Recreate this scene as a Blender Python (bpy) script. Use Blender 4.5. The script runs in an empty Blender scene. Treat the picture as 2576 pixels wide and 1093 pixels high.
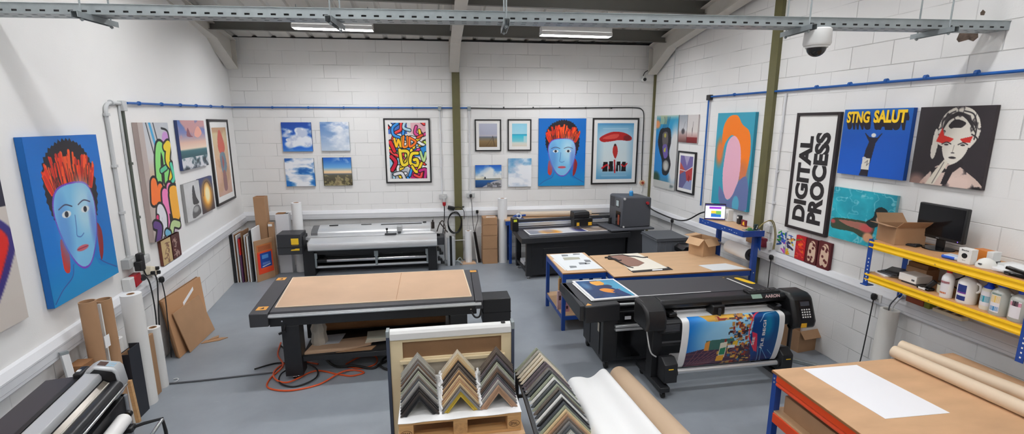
import bpy, math, random
import numpy as np
from mathutils import Vector, Matrix
random.seed(7)
C = bpy.context.scene.collection
PI = math.pi

# ------------------------------------------------------------------ colour + materials
def lin(c):
    c = np.asarray(c, dtype=float) / 255.0
    return np.where(c <= 0.04045, c / 12.92, ((c + 0.055) / 1.055) ** 2.4)
MATS = {}
def mat(name, rgb, rough=0.55, metal=0.0, bump=0.0, bscale=60.0, var=0.0, vscale=6.0, stretch=None, spec=None, emit=0.0, alpha=1.0, trans=0.0, coat=0.0):
    if name in MATS: return MATS[name]
    m = bpy.data.materials.new(name); m.use_nodes = True
    nt = m.node_tree; b = nt.nodes['Principled BSDF']
    l = lin(rgb); b.inputs['Base Color'].default_value = (*l, 1)
    b.inputs['Roughness'].default_value = rough; b.inputs['Metallic'].default_value = metal
    if spec is not None: b.inputs['Specular IOR Level'].default_value = spec
    if coat: b.inputs['Coat Weight'].default_value = coat; b.inputs['Coat Roughness'].default_value = 0.15
    if trans: b.inputs['Transmission Weight'].default_value = trans
    if alpha < 1: b.inputs['Alpha'].default_value = alpha
    if emit:
        b.inputs['Emission Color'].default_value = (*l, 1); b.inputs['Emission Strength'].default_value = emit
    if var or bump:
        tc = nt.nodes.new('ShaderNodeTexCoord'); mp = nt.nodes.new('ShaderNodeMapping')
        nt.links.new(tc.outputs['Object'], mp.inputs['Vector'])
        if stretch: mp.inputs['Scale'].default_value = stretch
    if var:
        n = nt.nodes.new('ShaderNodeTexNoise'); n.inputs['Scale'].default_value = vscale; n.inputs['Detail'].default_value = 6
        nt.links.new(mp.outputs[0], n.inputs['Vector'])
        r = nt.nodes.new('ShaderNodeMapRange'); r.inputs['From Min'].default_value = 0.3; r.inputs['From Max'].default_value = 0.7
        r.inputs['To Min'].default_value = 1 - var; r.inputs['To Max'].default_value = 1 + var
        nt.links.new(n.outputs['Fac'], r.inputs['Value'])
        h = nt.nodes.new('ShaderNodeMix'); h.data_type = 'RGBA'; h.blend_type = 'MULTIPLY'; h.inputs[0].default_value = 1
        h.inputs[6].default_value = (*l, 1); nt.links.new(r.outputs[0], h.inputs[7])
        nt.links.new(h.outputs[2], b.inputs['Base Color'])
    if bump:
        n2 = nt.nodes.new('ShaderNodeTexNoise'); n2.inputs['Scale'].default_value = bscale; n2.inputs['Detail'].default_value = 4
        nt.links.new(mp.outputs[0], n2.inputs['Vector'])
        bp = nt.nodes.new('ShaderNodeBump'); bp.inputs['Strength'].default_value = bump; bp.inputs['Distance'].default_value = 0.01
        nt.links.new(n2.outputs['Fac'], bp.inputs['Height']); nt.links.new(bp.outputs[0], b.inputs['Normal'])
    MATS[name] = m
    return m

def block_mat(name, smooth_above=None):
    m = bpy.data.materials.new(name); m.use_nodes = True; nt = m.node_tree; N = nt.nodes; L = nt.links
    b = N['Principled BSDF']; b.inputs['Roughness'].default_value = 0.6
    tc = N.new('ShaderNodeTexCoord'); sx = N.new('ShaderNodeSeparateXYZ'); cx = N.new('ShaderNodeCombineXYZ')
    L.new(tc.outputs['Object'], sx.inputs[0]); L.new(sx.outputs['X'], cx.inputs['X']); L.new(sx.outputs['Z'], cx.inputs['Y'])
    br = N.new('ShaderNodeTexBrick'); L.new(cx.outputs[0], br.inputs['Vector'])
    br.inputs['Scale'].default_value = 1; br.inputs['Brick Width'].default_value = 0.45; br.inputs['Row Height'].default_value = 0.225
    br.inputs['Mortar Size'].default_value = 0.005; br.inputs['Mortar Smooth'].default_value = 0.6
    w1 = (*lin((236, 235, 233)), 1); w2 = (*lin((240, 239, 237)), 1)
    br.inputs['Color1'].default_value = w1; br.inputs['Color2'].default_value = w2; br.inputs['Mortar'].default_value = (*lin((214, 213, 211)), 1)
    n = N.new('ShaderNodeTexNoise'); n.inputs['Scale'].default_value = 0.9; n.inputs['Detail'].default_value = 5; L.new(tc.outputs['Object'], n.inputs['Vector'])
    # joints fade in and out where paint has filled them
    n3 = N.new('ShaderNodeTexNoise'); n3.inputs['Scale'].default_value = 1.7; n3.inputs['Detail'].default_value = 2; L.new(tc.outputs['Object'], n3.inputs['Vector'])
    r3 = N.new('ShaderNodeMapRange'); r3.inputs['From Min'].default_value = 0.35; r3.inputs['From Max'].default_value = 0.6; r3.inputs['To Min'].default_value = 0.15; L.new(n3.outputs['Fac'], r3.inputs['Value'])
    fac = r3.outputs[0]
    if smooth_above is not None:
        rz = N.new('ShaderNodeMapRange'); rz.inputs['From Min'].default_value = smooth_above; rz.inputs['From Max'].default_value = smooth_above + 0.1
        rz.inputs['To Min'].default_value = 1; rz.inputs['To Max'].default_value = 0; L.new(sx.outputs['Z'], rz.inputs['Value'])
        mu = N.new('ShaderNodeMath'); mu.operation = 'MULTIPLY'; L.new(fac, mu.inputs[0]); L.new(rz.outputs[0], mu.inputs[1]); fac = mu.outputs[0]
    mx = N.new('ShaderNodeMix'); mx.data_type = 'RGBA'; L.new(fac, mx.inputs[0]); mx.inputs[6].default_value = w2; L.new(br.outputs['Color'], mx.inputs[7])
    r = N.new('ShaderNodeMapRange'); r.inputs['From Min'].default_value = 0.3; r.inputs['From Max'].default_value = 0.7; r.inputs['To Min'].default_value = 0.955; r.inputs['To Max'].default_value = 1.0
    L.new(n.outputs['Fac'], r.inputs['Value'])
    mm = N.new('ShaderNodeMix'); mm.data_type = 'RGBA'; mm.blend_type = 'MULTIPLY'; mm.inputs[0].default_value = 1; L.new(mx.outputs[2], mm.inputs[6]); L.new(r.outputs[0], mm.inputs[7])
    L.new(mm.outputs[2], b.inputs['Base Color'])
    n2 = N.new('ShaderNodeTexNoise'); n2.inputs['Scale'].default_value = 70; n2.inputs['Detail'].default_value = 4; L.new(tc.outputs['Object'], n2.inputs['Vector'])
    b2 = N.new('ShaderNodeBump'); b2.inputs['Strength'].default_value = 0.10; b2.inputs['Distance'].default_value = 0.008; L.new(n2.outputs['Fac'], b2.inputs['Height'])
    inv = N.new('ShaderNodeMath'); inv.operation = 'MULTIPLY_ADD'; L.new(br.outputs['Fac'], inv.inputs[0]); inv.inputs[1].default_value = -1; inv.inputs[2].default_value = 1
    b1 = N.new('ShaderNodeBump'); b1.inputs['Distance'].default_value = 0.006; L.new(fac, b1.inputs['Strength']); L.new(inv.outputs[0], b1.inputs['Height']); L.new(b2.outputs[0], b1.inputs['Normal'])
    L.new(b1.outputs[0], b.inputs['Normal'])
    return m

def floor_mat():
    m = bpy.data.materials.new('painted_concrete'); m.use_nodes = True; nt = m.node_tree; N = nt.nodes; L = nt.links
    b = N['Principled BSDF']; tc = N.new('ShaderNodeTexCoord')
    n = N.new('ShaderNodeTexNoise'); n.inputs['Scale'].default_value = 1.1; n.inputs['Detail'].default_value = 8; n.inputs['Roughness'].default_value = 0.62; L.new(tc.outputs['Object'], n.inputs['Vector'])
    cr = N.new('ShaderNodeValToRGB'); L.new(n.outputs['Fac'], cr.inputs['Fac'])
    cr.color_ramp.elements[0].position = 0.3; cr.color_ramp.elements[0].color = (*lin((132, 138, 145)), 1)
    cr.color_ramp.elements[1].position = 0.7; cr.color_ramp.elements[1].color = (*lin((152, 159, 166)), 1)
    # pale scuffs
    mp = N.new('ShaderNodeMapping'); mp.inputs['Scale'].default_value = (1.2, 5, 1); mp.inputs['Rotation'].default_value = (0, 0, 0.6); L.new(tc.outputs['Object'], mp.inputs['Vector'])
    n2 = N.new('ShaderNodeTexNoise'); n2.inputs['Scale'].default_value = 2.6; n2.inputs['Detail'].default_value = 9; n2.inputs['Roughness'].default_value = 0.7; L.new(mp.outputs[0], n2.inputs['Vector'])
    r = N.new('ShaderNodeMapRange'); r.inputs['From Min'].default_value = 0.66; r.inputs['From Max'].default_value = 0.74; r.inputs['To Max'].default_value = 0.35; L.new(n2.outputs['Fac'], r.inputs['Value'])
    mx = N.new('ShaderNodeMix'); mx.data_type = 'RGBA'; L.new(r.outputs[0], mx.inputs[0]); L.new(cr.outputs[0], mx.inputs[6]); mx.inputs[7].default_value = (*lin((186, 190, 193)), 1)
    L.new(mx.outputs[2], b.inputs['Base Color'])
    rr = N.new('ShaderNodeMapRange'); rr.inputs['To Min'].default_value = 0.32; rr.inputs['To Max'].default_value = 0.55; L.new(n.outputs['Fac'], rr.inputs['Value']); L.new(rr.outputs[0], b.inputs['Roughness'])
    bp = N.new('ShaderNodeBump'); bp.inputs['Strength'].default_value = 0.06; bp.inputs['Distance'].default_value = 0.01; L.new(n2.outputs['Fac'], bp.inputs['Height']); L.new(bp.outputs[0], b.inputs['Normal'])
    return m

def print_mat(name, rough=0.5, emit=0.0):
    m = bpy.data.materials.new(name); m.use_nodes = True; nt = m.node_tree; b = nt.nodes['Principled BSDF']
    a = nt.nodes.new('ShaderNodeAttribute'); a.attribute_name = 'Col'; nt.links.new(a.outputs['Color'], b.inputs['Base Color'])
    b.inputs['Roughness'].default_value = rough
    if emit:
        nt.links.new(a.outputs['Color'], b.inputs['Emission Color']); b.inputs['Emission Strength'].default_value = emit
    return m

# ------------------------------------------------------------------ mesh builder
class M:
    def __init__(s): s.v = []; s.f = []; s.mi = []; s.m = 0
    def add(s, vs, fs):
        o = len(s.v); s.v += [tuple(map(float, p)) for p in vs]; s.f += [tuple(i + o for i in f) for f in fs]; s.mi += [s.m] * len(fs); return s
    def box(s, x0, x1, y0, y1, z0, z1):
        vs = [(x, y, z) for z in (z0, z1) for y in (y0, y1) for x in (x0, x1)]
        return s.add(vs, [(0, 2, 3, 1), (4, 5, 7, 6), (0, 1, 5, 4), (2, 6, 7, 3), (0, 4, 6, 2), (1, 3, 7, 5)])
    def bar(s, p0, p1, w, h, up=(0, 0, 1)):     # rectangular bar from p0 to p1, w across, h along up
        p0 = Vector(p0); p1 = Vector(p1); d = (p1 - p0).normalized(); u = Vector(up); a = d.cross(u)
        if a.length < 1e-5: a = d.cross(Vector((1, 0, 0)))
        a.normalize(); u = a.cross(d).normalized(); a *= w / 2; u *= h / 2
        vs = [p + i * a + j * u for p in (p0, p1) for i, j in ((-1, -1), (1, -1), (1, 1), (-1, 1))]
        return s.add(vs, [(3, 2, 1, 0), (4, 5, 6, 7), (0, 1, 5, 4), (1, 2, 6, 5), (2, 3, 7, 6), (3, 0, 4, 7)])
    def cyl(s, p0, p1, r, r2=None, n=20):
        return s.tube([p0, p1], r, n, r2)
    def tube(s, pts, r, n=8, r2=None):
        P = [Vector(p) for p in pts]; rings = []; a = None
        for i, p in enumerate(P):
            t = (P[min(i + 1, len(P) - 1)] - P[max(i - 1, 0)])
            if t.length < 1e-9: t = Vector((0, 0, 1))
            t.normalize()
            if a is None:
                a = t.orthogonal().normalized()
            else:
                a = (a - t * a.dot(t)); a = a.normalized() if a.length > 1e-6 else t.orthogonal().normalized()
            b = t.cross(a); rr = r if (r2 is None or i == 0) else r2
            rings.append([p + rr * (math.cos(k * 2 * PI / n) * a + math.sin(k * 2 * PI / n) * b) for k in range(n)])
        vs = [q for g in rings for q in g]; fs = []
        for i in range(len(P) - 1):
            for k in range(n):
                k2 = (k + 1) % n; fs.append((i * n + k, i * n + k2, (i + 1) * n + k2, (i + 1) * n + k))
        fs.append(tuple(range(n - 1, -1, -1))); fs.append(tuple((len(P) - 1) * n + k for k in range(n)))
        return s.add(vs, fs)
    def pipe(s, p0, p1, ro, ri, n=24):           # hollow roll with open ends
        p0 = Vector(p0); p1 = Vector(p1); t = (p1 - p0).normalized(); a = t.orthogonal().normalized(); b = t.cross(a)
        R = lambda p, r: [p + r * (math.cos(k * 2 * PI / n) * a + math.sin(k * 2 * PI / n) * b) for k in range(n)]
        vs = R(p0, ro) + R(p1, ro) + R(p1, ri) + R(p0, ri); fs = []
        for i in range(4):
            j = (i + 1) % 4
            for k in range(n):
                k2 = (k + 1) % n; fs.append((i * n + k, i * n + k2, j * n + k2, j * n + k))
        return s.add(vs, fs)
    def prism(s, pts, ax, a, b):                  # polygon in the two other axes, pushed along ax
        def P(p, t): return (t, p[0], p[1]) if ax == 'x' else (p[0], t, p[1]) if ax == 'y' else (p[0], p[1], t)
        n = len(pts); vs = [P(p, a) for p in pts] + [P(p, b) for p in pts]
        return s.add(vs, [tuple(range(n - 1, -1, -1)), tuple(range(n, 2 * n))] + [(i, (i + 1) % n, n + (i + 1) % n, n + i) for i in range(n)])
    def lathe(s, prof, c=(0, 0, 0), n=24):
        vs = [(c[0] + r * math.cos(k * 2 * PI / n), c[1] + r * math.sin(k * 2 * PI / n), c[2] + z) for r, z in prof for k in range(n)]; fs = []
        for i in range(len(prof) - 1):
            for k in range(n):
                k2 = (k + 1) % n; fs.append((i * n + k, i * n + k2, (i + 1) * n + k2, (i + 1) * n + k))
        fs.append(tuple(range(n - 1, -1, -1))); fs.append(tuple((len(prof) - 1) * n + k for k in range(n)))
        return s.add(vs, fs)
    def strip(s, prof, a, b, th=0.002):           # open (y,z) profile as a sheet along x
        n = len(prof); off = []
        for i in range(n):
            p = prof[max(i - 1, 0)]; q = prof[min(i + 1, n - 1)]; dx, dz = q[0] - p[0], q[1] - p[1]; l = math.hypot(dx, dz) or 1
            off.append((prof[i][0] - dz / l * th, prof[i][1] + dx / l * th))
        return s.prism(list(prof) + off[::-1], 'x', a, b)
    def quad(s, a, b, c, d): return s.add([a, b, c, d], [(0, 1, 2, 3)])
    def slab(s, pts, z0, z1): return s.prism(pts, 'z', z0, z1)
    def rot(s, ang, c=(0, 0, 0), ax='Z'):
        m = Matrix.Rotation(ang, 3, ax); c = Vector(c); s.v = [tuple(m @ (Vector(p) - c) + c) for p in s.v]; return s
    def mv(s, x, y, z): s.v = [(p[0] + x, p[1] + y, p[2] + z) for p in s.v]; return s

DG = None
TXT = {}
def text_geo(body, weight):
    k = (body, weight)
    if k not in TXT:
        c = bpy.data.curves.new('letters', 'FONT'); c.body = body; c.size = 1; c.offset = weight; c.resolution_u = 4
        o = bpy.data.objects.new('letters', c); C.objects.link(o); dg = bpy.context.evaluated_depsgraph_get()
        me = bpy.data.meshes.new_from_object(o.evaluated_get(dg)); vs = [tuple(v.co) for v in me.vertices]; fs = [tuple(p.vertices) for p in me.polygons]
        bpy.data.objects.remove(o); bpy.data.curves.remove(c); bpy.data.meshes.remove(me); TXT[k] = (vs, fs)
    return TXT[k]
def text(m, body, fr, w, h, weight=0.0, shear=0.0):   # letters fitted in w x h; fr(u, v) -> 3-D point, u and v from 0
    vs, fs = text_geo(body, weight)
    x0 = min(p[0] for p in vs); x1 = max(p[0] for p in vs); y0 = min(p[1] for p in vs); y1 = max(p[1] for p in vs)
    q = []
    for p in vs:
        u = (p[0] - x0) / (x1 - x0) * w; v = (p[1] - y0) / (y1 - y0) * h
        q.append(fr(u + shear * v, v))
    m.add(q, fs)

def mesh_obj(name, m, mats, parent=None, bev=0.0, T=None):
    me = bpy.data.meshes.new(name)
    vs = m.v if T is None else [tuple(T @ Vector(p)) for p in m.v]
    me.from_pydata(vs, [], m.f)
    for k in (mats if isinstance(mats, (list, tuple)) else [mats]): me.materials.append(k)
    me.polygons.foreach_set('material_index', m.mi)
    import bmesh
    bm = bmesh.new(); bm.from_mesh(me); bmesh.ops.recalc_face_normals(bm, faces=bm.faces); bm.to_mesh(me); bm.free()
    me.polygons.foreach_set('use_smooth', [True] * len(me.polygons))
    me.set_sharp_from_angle(angle=math.radians(32)); me.update()
    o = bpy.data.objects.new(name, me); C.objects.link(o)
    if parent: o.parent = parent
    if bev:
        b = o.modifiers.new('edge', 'BEVEL'); b.width = bev; b.segments = 2; b.limit_method = 'ANGLE'; b.angle_limit = 0.7
    return o

LABELS = {}
class Thing:
    """A top-level thing: an Empty at its base, its parts given in world coordinates (or in its own when loc_space is set)."""
    def __init__(s, name, label, cat, loc=(0, 0, 0), rot=0.0, group=None, local=False):
        s.o = bpy.data.objects.new(name, None); C.objects.link(s.o); s.o.empty_display_size = 0.1
        s.o.location = loc; s.o.rotation_euler = (0, 0, rot); s.o['label'] = label; s.o['category'] = cat
        if group: s.o['group'] = group
        s.T = None if local else (Matrix.Translation(loc) @ Matrix.Rotation(rot, 4, 'Z')).inverted()
    def part(s, name, m, mats, bev=0.0, parent=None, label=None):
        o = mesh_obj(name, m, mats, parent or s.o, bev, s.T)
        if label: o['label'] = label
        return o
def solo(name, label, cat, m, mats, loc=None, bev=0.0, group=None, rot=0.0, local=False, kind=None):
    loc = loc or (0, 0, 0)
    T = None if local else (Matrix.Translation(loc) @ Matrix.Rotation(rot, 4, 'Z')).inverted()
    o = mesh_obj(name, m, mats, None, bev, T); o.location = loc; o.rotation_euler = (0, 0, rot); o['label'] = label; o['category'] = cat
    if group: o['group'] = group
    if kind: o['kind'] = kind
    return o
def struct(name, m, mats, loc=(0, 0, 0), rot=0.0, local=False, bev=0.0, parent=None):
    T = None if local else (Matrix.Translation(loc) @ Matrix.Rotation(rot, 4, 'Z')).inverted()
    o = mesh_obj(name, m, mats, parent, bev, T); o.location = loc; o.rotation_euler = (0, 0, rot); o['kind'] = 'structure'
    return o
def copy_thing(root, loc, rot, label, group=None):
    r = root.copy(); C.objects.link(r); r.location = loc; r.rotation_euler = rot; r['label'] = label
    if group: r['group'] = group
    for ch in root.children:
        c = ch.copy(); C.objects.link(c); c.parent = r
        for g in ch.children:
            d = g.copy(); C.objects.link(d); d.parent = c
    return r

def smooth(pts, n=8, closed=False):
    P = [np.array(p, float) for p in pts]; out = []; k = len(P)
    for i in range(k if closed else k - 1):
        a, b, c, d = (P[(i - 1) % k], P[i], P[(i + 1) % k], P[(i + 2) % k]) if closed else (P[max(i - 1, 0)], P[i], P[i + 1], P[min(i + 2, k - 1)])
        for j in range(n):
            t = j / n; out.append(tuple(0.5 * ((2 * b) + (c - a) * t + (2 * a - 5 * b + 4 * c - d) * t * t + (3 * b - a - 3 * c + d) * t ** 3)))
    if not closed: out.append(tuple(P[-1]))
    return out

# ------------------------------------------------------------------ painted surfaces: a small raster kept as colours on a fine grid
class Paint:
    def __init__(s, w, h, bg, asp=None):
        s.w, s.h = w, h; s.asp = asp or w / h
        s.a = np.ones((h, w, 3)) * np.array(bg, float)
        s.X, s.Y = np.meshgrid(np.linspace(0, 1, w), np.linspace(0, 1, h))
    def mix(s, m, col): s.a += m[..., None] * (np.array(col, float) - s.a) if np.ndim(col) < 2 else m[..., None] * (col - s.a)
    def grad(s, stops):
        ys = [t[0] for t in stops]
        for k in range(3): s.a[..., k] = np.interp(s.Y, ys, [t[1][k] for t in stops])
        return s
    def poly(s, pts, col, op=1.0):
        x = s.X; y = s.Y; ins = np.zeros(x.shape, bool); n = len(pts)
        for i in range(n):
            x1, y1 = pts[i][:2]; x2, y2 = pts[(i + 1) % n][:2]
            if y1 == y2: continue
            c = ((y1 > y) != (y2 > y)) & (x < (x2 - x1) * (y - y1) / (y2 - y1) + x1); ins ^= c
        s.mix(ins * op, col); return ins
    def blob(s, pts, col, op=1.0): return s.poly(smooth(pts, 8, True), col, op)
    def ell(s, cx, cy, rx, ry, col, ang=0.0, soft=0.1, op=1.0):
        dx = (s.X - cx) * s.asp; dy = s.Y - cy; c, q = math.cos(ang), math.sin(ang); u = dx * c + dy * q; v = -dx * q + dy * c
        d = np.sqrt((u / (rx * s.asp)) ** 2 + (v / ry) ** 2); s.mix(np.clip((1 - d) / max(soft, 1e-4) + 0.5, 0, 1) * op, col)
    def line(s, pts, w, col, soft=None, op=1.0):
        D = np.full(s.X.shape, 9.0); x = s.X * s.asp; y = s.Y
        for (ax, ay), (bx, by) in zip([p[:2] for p in pts[:-1]], [p[:2] for p in pts[1:]]):
            ax *= s.asp; bx *= s.asp; dx, dy = bx - ax, by - ay; l = dx * dx + dy * dy or 1e-9
            t = np.clip(((x - ax) * dx + (y - ay) * dy) / l, 0, 1); D = np.minimum(D, np.hypot(x - ax - t * dx, y - ay - t * dy))
        soft = soft or 1.0 / s.h; s.mix(np.clip((w / 2 - D) / soft + 0.5, 0, 1) * op, col)
    def rect(s, x0, y0, x1, y1, col, op=1.0): s.mix(((s.X >= x0) & (s.X <= x1) & (s.Y >= y0) & (s.Y <= y1)) * op, col)
    def noise(s, sc, seed, octv=5, sx=1.0, sy=1.0):
        r = np.random.RandomState(seed); out = np.zeros(s.X.shape); amp = 1; tot = 0
        for o in range(octv):
            g = r.rand(64, 64); fx = (s.X * s.asp * sc * sx * 2 ** o) % 63; fy = (s.Y * sc * sy * 2 ** o) % 63
            ix = fx.astype(int); iy = fy.astype(int); tx = fx - ix; ty = fy - iy; tx = tx * tx * (3 - 2 * tx); ty = ty * ty * (3 - 2 * ty)
            out += amp * ((g[iy, ix] * (1 - tx) + g[iy, ix + 1] * tx) * (1 - ty) + (g[iy + 1, ix] * (1 - tx) + g[iy + 1, ix + 1] * tx) * ty)
            tot += amp; amp *= 0.5
        return out / tot
def step(v, a, b): return np.clip((v - a) / (b - a), 0, 1)

def grid_obj(name, P, fn, material, parent):
    """P's colours on a grid; fn(u, v) with arrays u, v in 0..1 (v down) gives x, y, z arrays in the parent's own space."""
    w, h = P.w, P.h; x, y, z = fn(P.X, P.Y)
    co = np.stack([x, y, z], -1).reshape(-1, 3)
    i = np.arange(w * h).reshape(h, w); q = np.stack([i[:-1, :-1], i[1:, :-1], i[1:, 1:], i[:-1, 1:]], -1).reshape(-1, 4)
    me = bpy.data.meshes.new(name); me.vertices.add(w * h); me.vertices.foreach_set('co', co.astype(np.float32).ravel())
    nf = len(q); me.loops.add(nf * 4); me.loops.foreach_set('vertex_index', q.ravel().astype(np.int32)); me.polygons.add(nf)
    me.polygons.foreach_set('loop_start', np.arange(0, nf * 4, 4, dtype=np.int32)); me.update(calc_edges=True)
    at = me.attributes.new('Col', 'FLOAT_COLOR', 'POINT')
    c = np.ones((w * h, 4), np.float32); c[:, :3] = lin(np.clip(P.a, 0, 255)).reshape(-1, 3); at.data.foreach_set('color', c.ravel())
    me.materials.append(material); me.polygons.foreach_set('use_smooth', [True] * nf); me.validate()
    o = bpy.data.objects.new(name, me); C.objects.link(o); o.parent = parent
    return o
PRINT = print_mat('printed_surface', 0.45)
PRINT_GLOSS = print_mat('glossy_print', 0.22)

# shared materials
WHITE = mat('white_plastic', (226, 226, 224), 0.4)
PAPER = mat('white_paper', (236, 236, 236), 0.75)
TRUNK = mat('trunking_plastic', (222, 223, 226), 0.38)
CONDUIT = mat('grey_conduit', (196, 198, 199), 0.45)
KRAFT = mat('kraft_board', (170, 132, 98), 0.8, var=0.06, vscale=5)
KRAFT_L = mat('pale_kraft', (200, 164, 126), 0.8, var=0.06, vscale=6)
KRAFT_D = mat('dark_kraft', (140, 98, 62), 0.85, var=0.08)
BLACK = mat('black_metal', (30, 31, 34), 0.42, bump=0.03, bscale=300)
BLACKP = mat('black_plastic', (24, 24, 26), 0.38)
BLACKG = mat('gloss_black', (14, 14, 16), 0.16)
CHAR = mat('charcoal_metal', (52, 53, 57), 0.45, bump=0.03, bscale=250)
GREYM = mat('mid_grey_metal', (84, 86, 92), 0.45)
SILVER = mat('brushed_aluminium', (222, 224, 226), 0.34, 0.65, var=0.05, vscale=14, stretch=(0.2, 8, 8))
CHROME = mat('chrome', (220, 220, 222), 0.12, 1.0)
GALV = mat('galvanised_steel', (160, 168, 170), 0.42, 0.6, var=0.08, vscale=20)
YELLOW = mat('yellow_sticker', (246, 200, 40), 0.5)
AMBER = mat('amber_sticker', (222, 158, 70), 0.5)
BLUEM = mat('blue_steel', (24, 68, 150), 0.4)
ORANGE = mat('orange_steel', (226, 72, 22), 0.42)
YSTEEL = mat('yellow_steel', (248, 196, 20), 0.42)
BOARD = mat('bench_board', (206, 170, 132), 0.55, var=0.07, vscale=3, stretch=(1, 5, 1))
MDF = mat('brown_hardboard', (204, 170, 140), 0.6, var=0.06, vscale=2.5)
PLYEDGE = mat('ply_edge', (150, 104, 62), 0.7)
OLIVE = mat('olive_paint', (98, 94, 58), 0.5, var=0.08)
CREAM = mat('cream_steel', (206, 202, 194), 0.5, var=0.03)
RUBBER = mat('black_rubber', (18, 18, 19), 0.65)
LETTER = mat('black_ink', (38, 34, 36), 0.6)
RED = mat('red_plastic', (176, 24, 36), 0.4)
PINE = mat('pale_pine', (198, 156, 108), 0.7, var=0.12, vscale=5, stretch=(1, 8, 8))
# ------------------------------------------------------------------ the room
def roofz(y): return 4.06 + 0.17 * (9.0 - y)
R2 = math.radians
LW = dict(o=(-3.31, 8.34), r=R2(95.5)); RW = dict(o=(4.231, 8.814), r=R2(-88.5)); BW = dict(o=(0.44, 8.98), r=R2(-2.5))
def wp(W, x, z=0.0, d=0.0):                      # wall point: x along (viewer's right), d out into the room
    c, s = math.cos(W['r']), math.sin(W['r']); return (W['o'][0] + x * c + d * s, W['o'][1] + x * s - d * c, z)
BLK = block_mat('painted_blockwork'); PLS = block_mat('painted_plaster', 0.86)
struct('floor', M().box(-4.2, 6, -4.2, 10, -0.12, 0), floor_mat())
struct('wall_left', M().prism([(-12.6, 0), (0.9, 0), (0.9, 4.25), (-12.6, 6.55)], 'y', 0, 0.2), PLS, (*LW['o'], 0), LW['r'], True)
struct('wall_right', M().prism([(-0.2, 0), (12.9, 0), (12.9, 6.55), (-0.2, 4.3)], 'y', 0, 0.2), BLK, (*RW['o'], 0), RW['r'], True)
struct('wall_back', M().box(-4.05, 4.0, 0, 0.2, 0, 4.03), BLK, (*BW['o'], 0), BW['r'], True)
struct('wall_front', M().box(-2.6, 5.2, -3.85, -3.65, 0, 6.6), BLK)
# ribbed roof lining
xs = []; x = -4.4
while x < 6.2:
    xs += [(x, 0), (x + 0.22, 0), (x + 0.245, 0.03), (x + 0.285, 0.03)]; x += 0.31
m = M(); vs = []
for yy in (9.35, -3.9):
    vs += [(px, yy, roofz(yy) + dz) for px, dz in xs] + [(px, yy, roofz(yy) + 0.12) for px, dz in xs]
n = len(xs); fs = []
for i in range(n - 1):
    fs += [(i, i + 1, 2 * n + i + 1, 2 * n + i), (n + i, 3 * n + i, 3 * n + i + 1, n + i + 1), (i, n + i, n + i + 1, i + 1), (2 * n + i, 2 * n + i + 1, 3 * n + i + 1, 3 * n + i)]
m.add(vs, fs); struct('ceiling', m, mat('roof_lining', (214, 212, 206), 0.5))
PURLIN = mat('grey_purlin', (112, 111, 106), 0.42, 0.25, var=0.05, vscale=3)
tn = 0
def lx(y): return -3.31 + (8.34 - y) * 0.0963
def rx(y): return 4.231 + (8.814 - y) * 0.02619
y = 8.25
while y > -3.4:
    t = roofz(y) - 0.002; m = M()
    m.box(lx(y) + 0.01, rx(y) - 0.01, y - 0.006, y + 0.006, t - 0.19, t).box(lx(y) + 0.01, rx(y) - 0.01, y - 0.06, y, t - 0.196, t - 0.19).box(lx(y) + 0.01, rx(y) - 0.01, y, y + 0.06, t - 0.003, t)
    tn += 1; struct('trim_%d' % tn, m, PURLIN); y -= 1.22
# rafters with haunches, olive columns below
def rafter(xc, y0):
    global tn
    bot = [(y0, 3.50), (y0 - 0.04, 3.50), (y0 - 0.75, 3.88), (y0 - 2.5, 4.16), (-3.5, roofz(-3.5) - 0.36)]
    top = [(-3.5, roofz(-3.5) - 0.2), (y0, roofz(y0) - 0.1)]
    m = M().prism(bot + top, 'x', xc - 0.012, xc + 0.012)
    for a, b in zip(bot[1:-1], bot[2:]): m.bar((xc, a[0], a[1]), (xc, b[0], b[1]), 0.17, 0.016)
    m.bar((xc, top[0][0], top[0][1]), (xc, top[1][0], top[1][1]), 0.17, 0.016)
    m.box(xc - 0.085, xc + 0.085, y0 - 0.05, y0 - 0.03, 3.50, 3.95)
    tn += 1; struct('trim_%d' % tn, m, CREAM)
rafter(0.44, 8.93); rafter(lx(8.9) + 0.12, 9.02); rafter(rx(8.7) - 0.12, 8.74)
def column(p, w, z1, r, d=0.05):
    global tn
    tn += 1; struct('trim_%d' % tn, M().box(-w / 2, w / 2, -d, 0.01, 0, z1), OLIVE, (p[0], p[1], 0), r, True)
column(wp(BW, 0.03), 0.14, 3.50, BW['r']); column(wp(RW, 3.19), 0.13, roofz(5.6), RW['r']); column(wp(RW, 0.03), 0.05, 3.5, RW['r'], 0.03)
column(wp(RW, 9.0), 0.13, roofz(-0.2), RW['r'])
tn += 1; struct('trim_%d' % tn, M().box(-4.0, 3.8, -0.01, 0.2, 4.03, 4.05), BLACKP, (*BW['o'], 0), BW['r'], True)  # black strip standing in for the dark gap between wall top and roof

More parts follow.
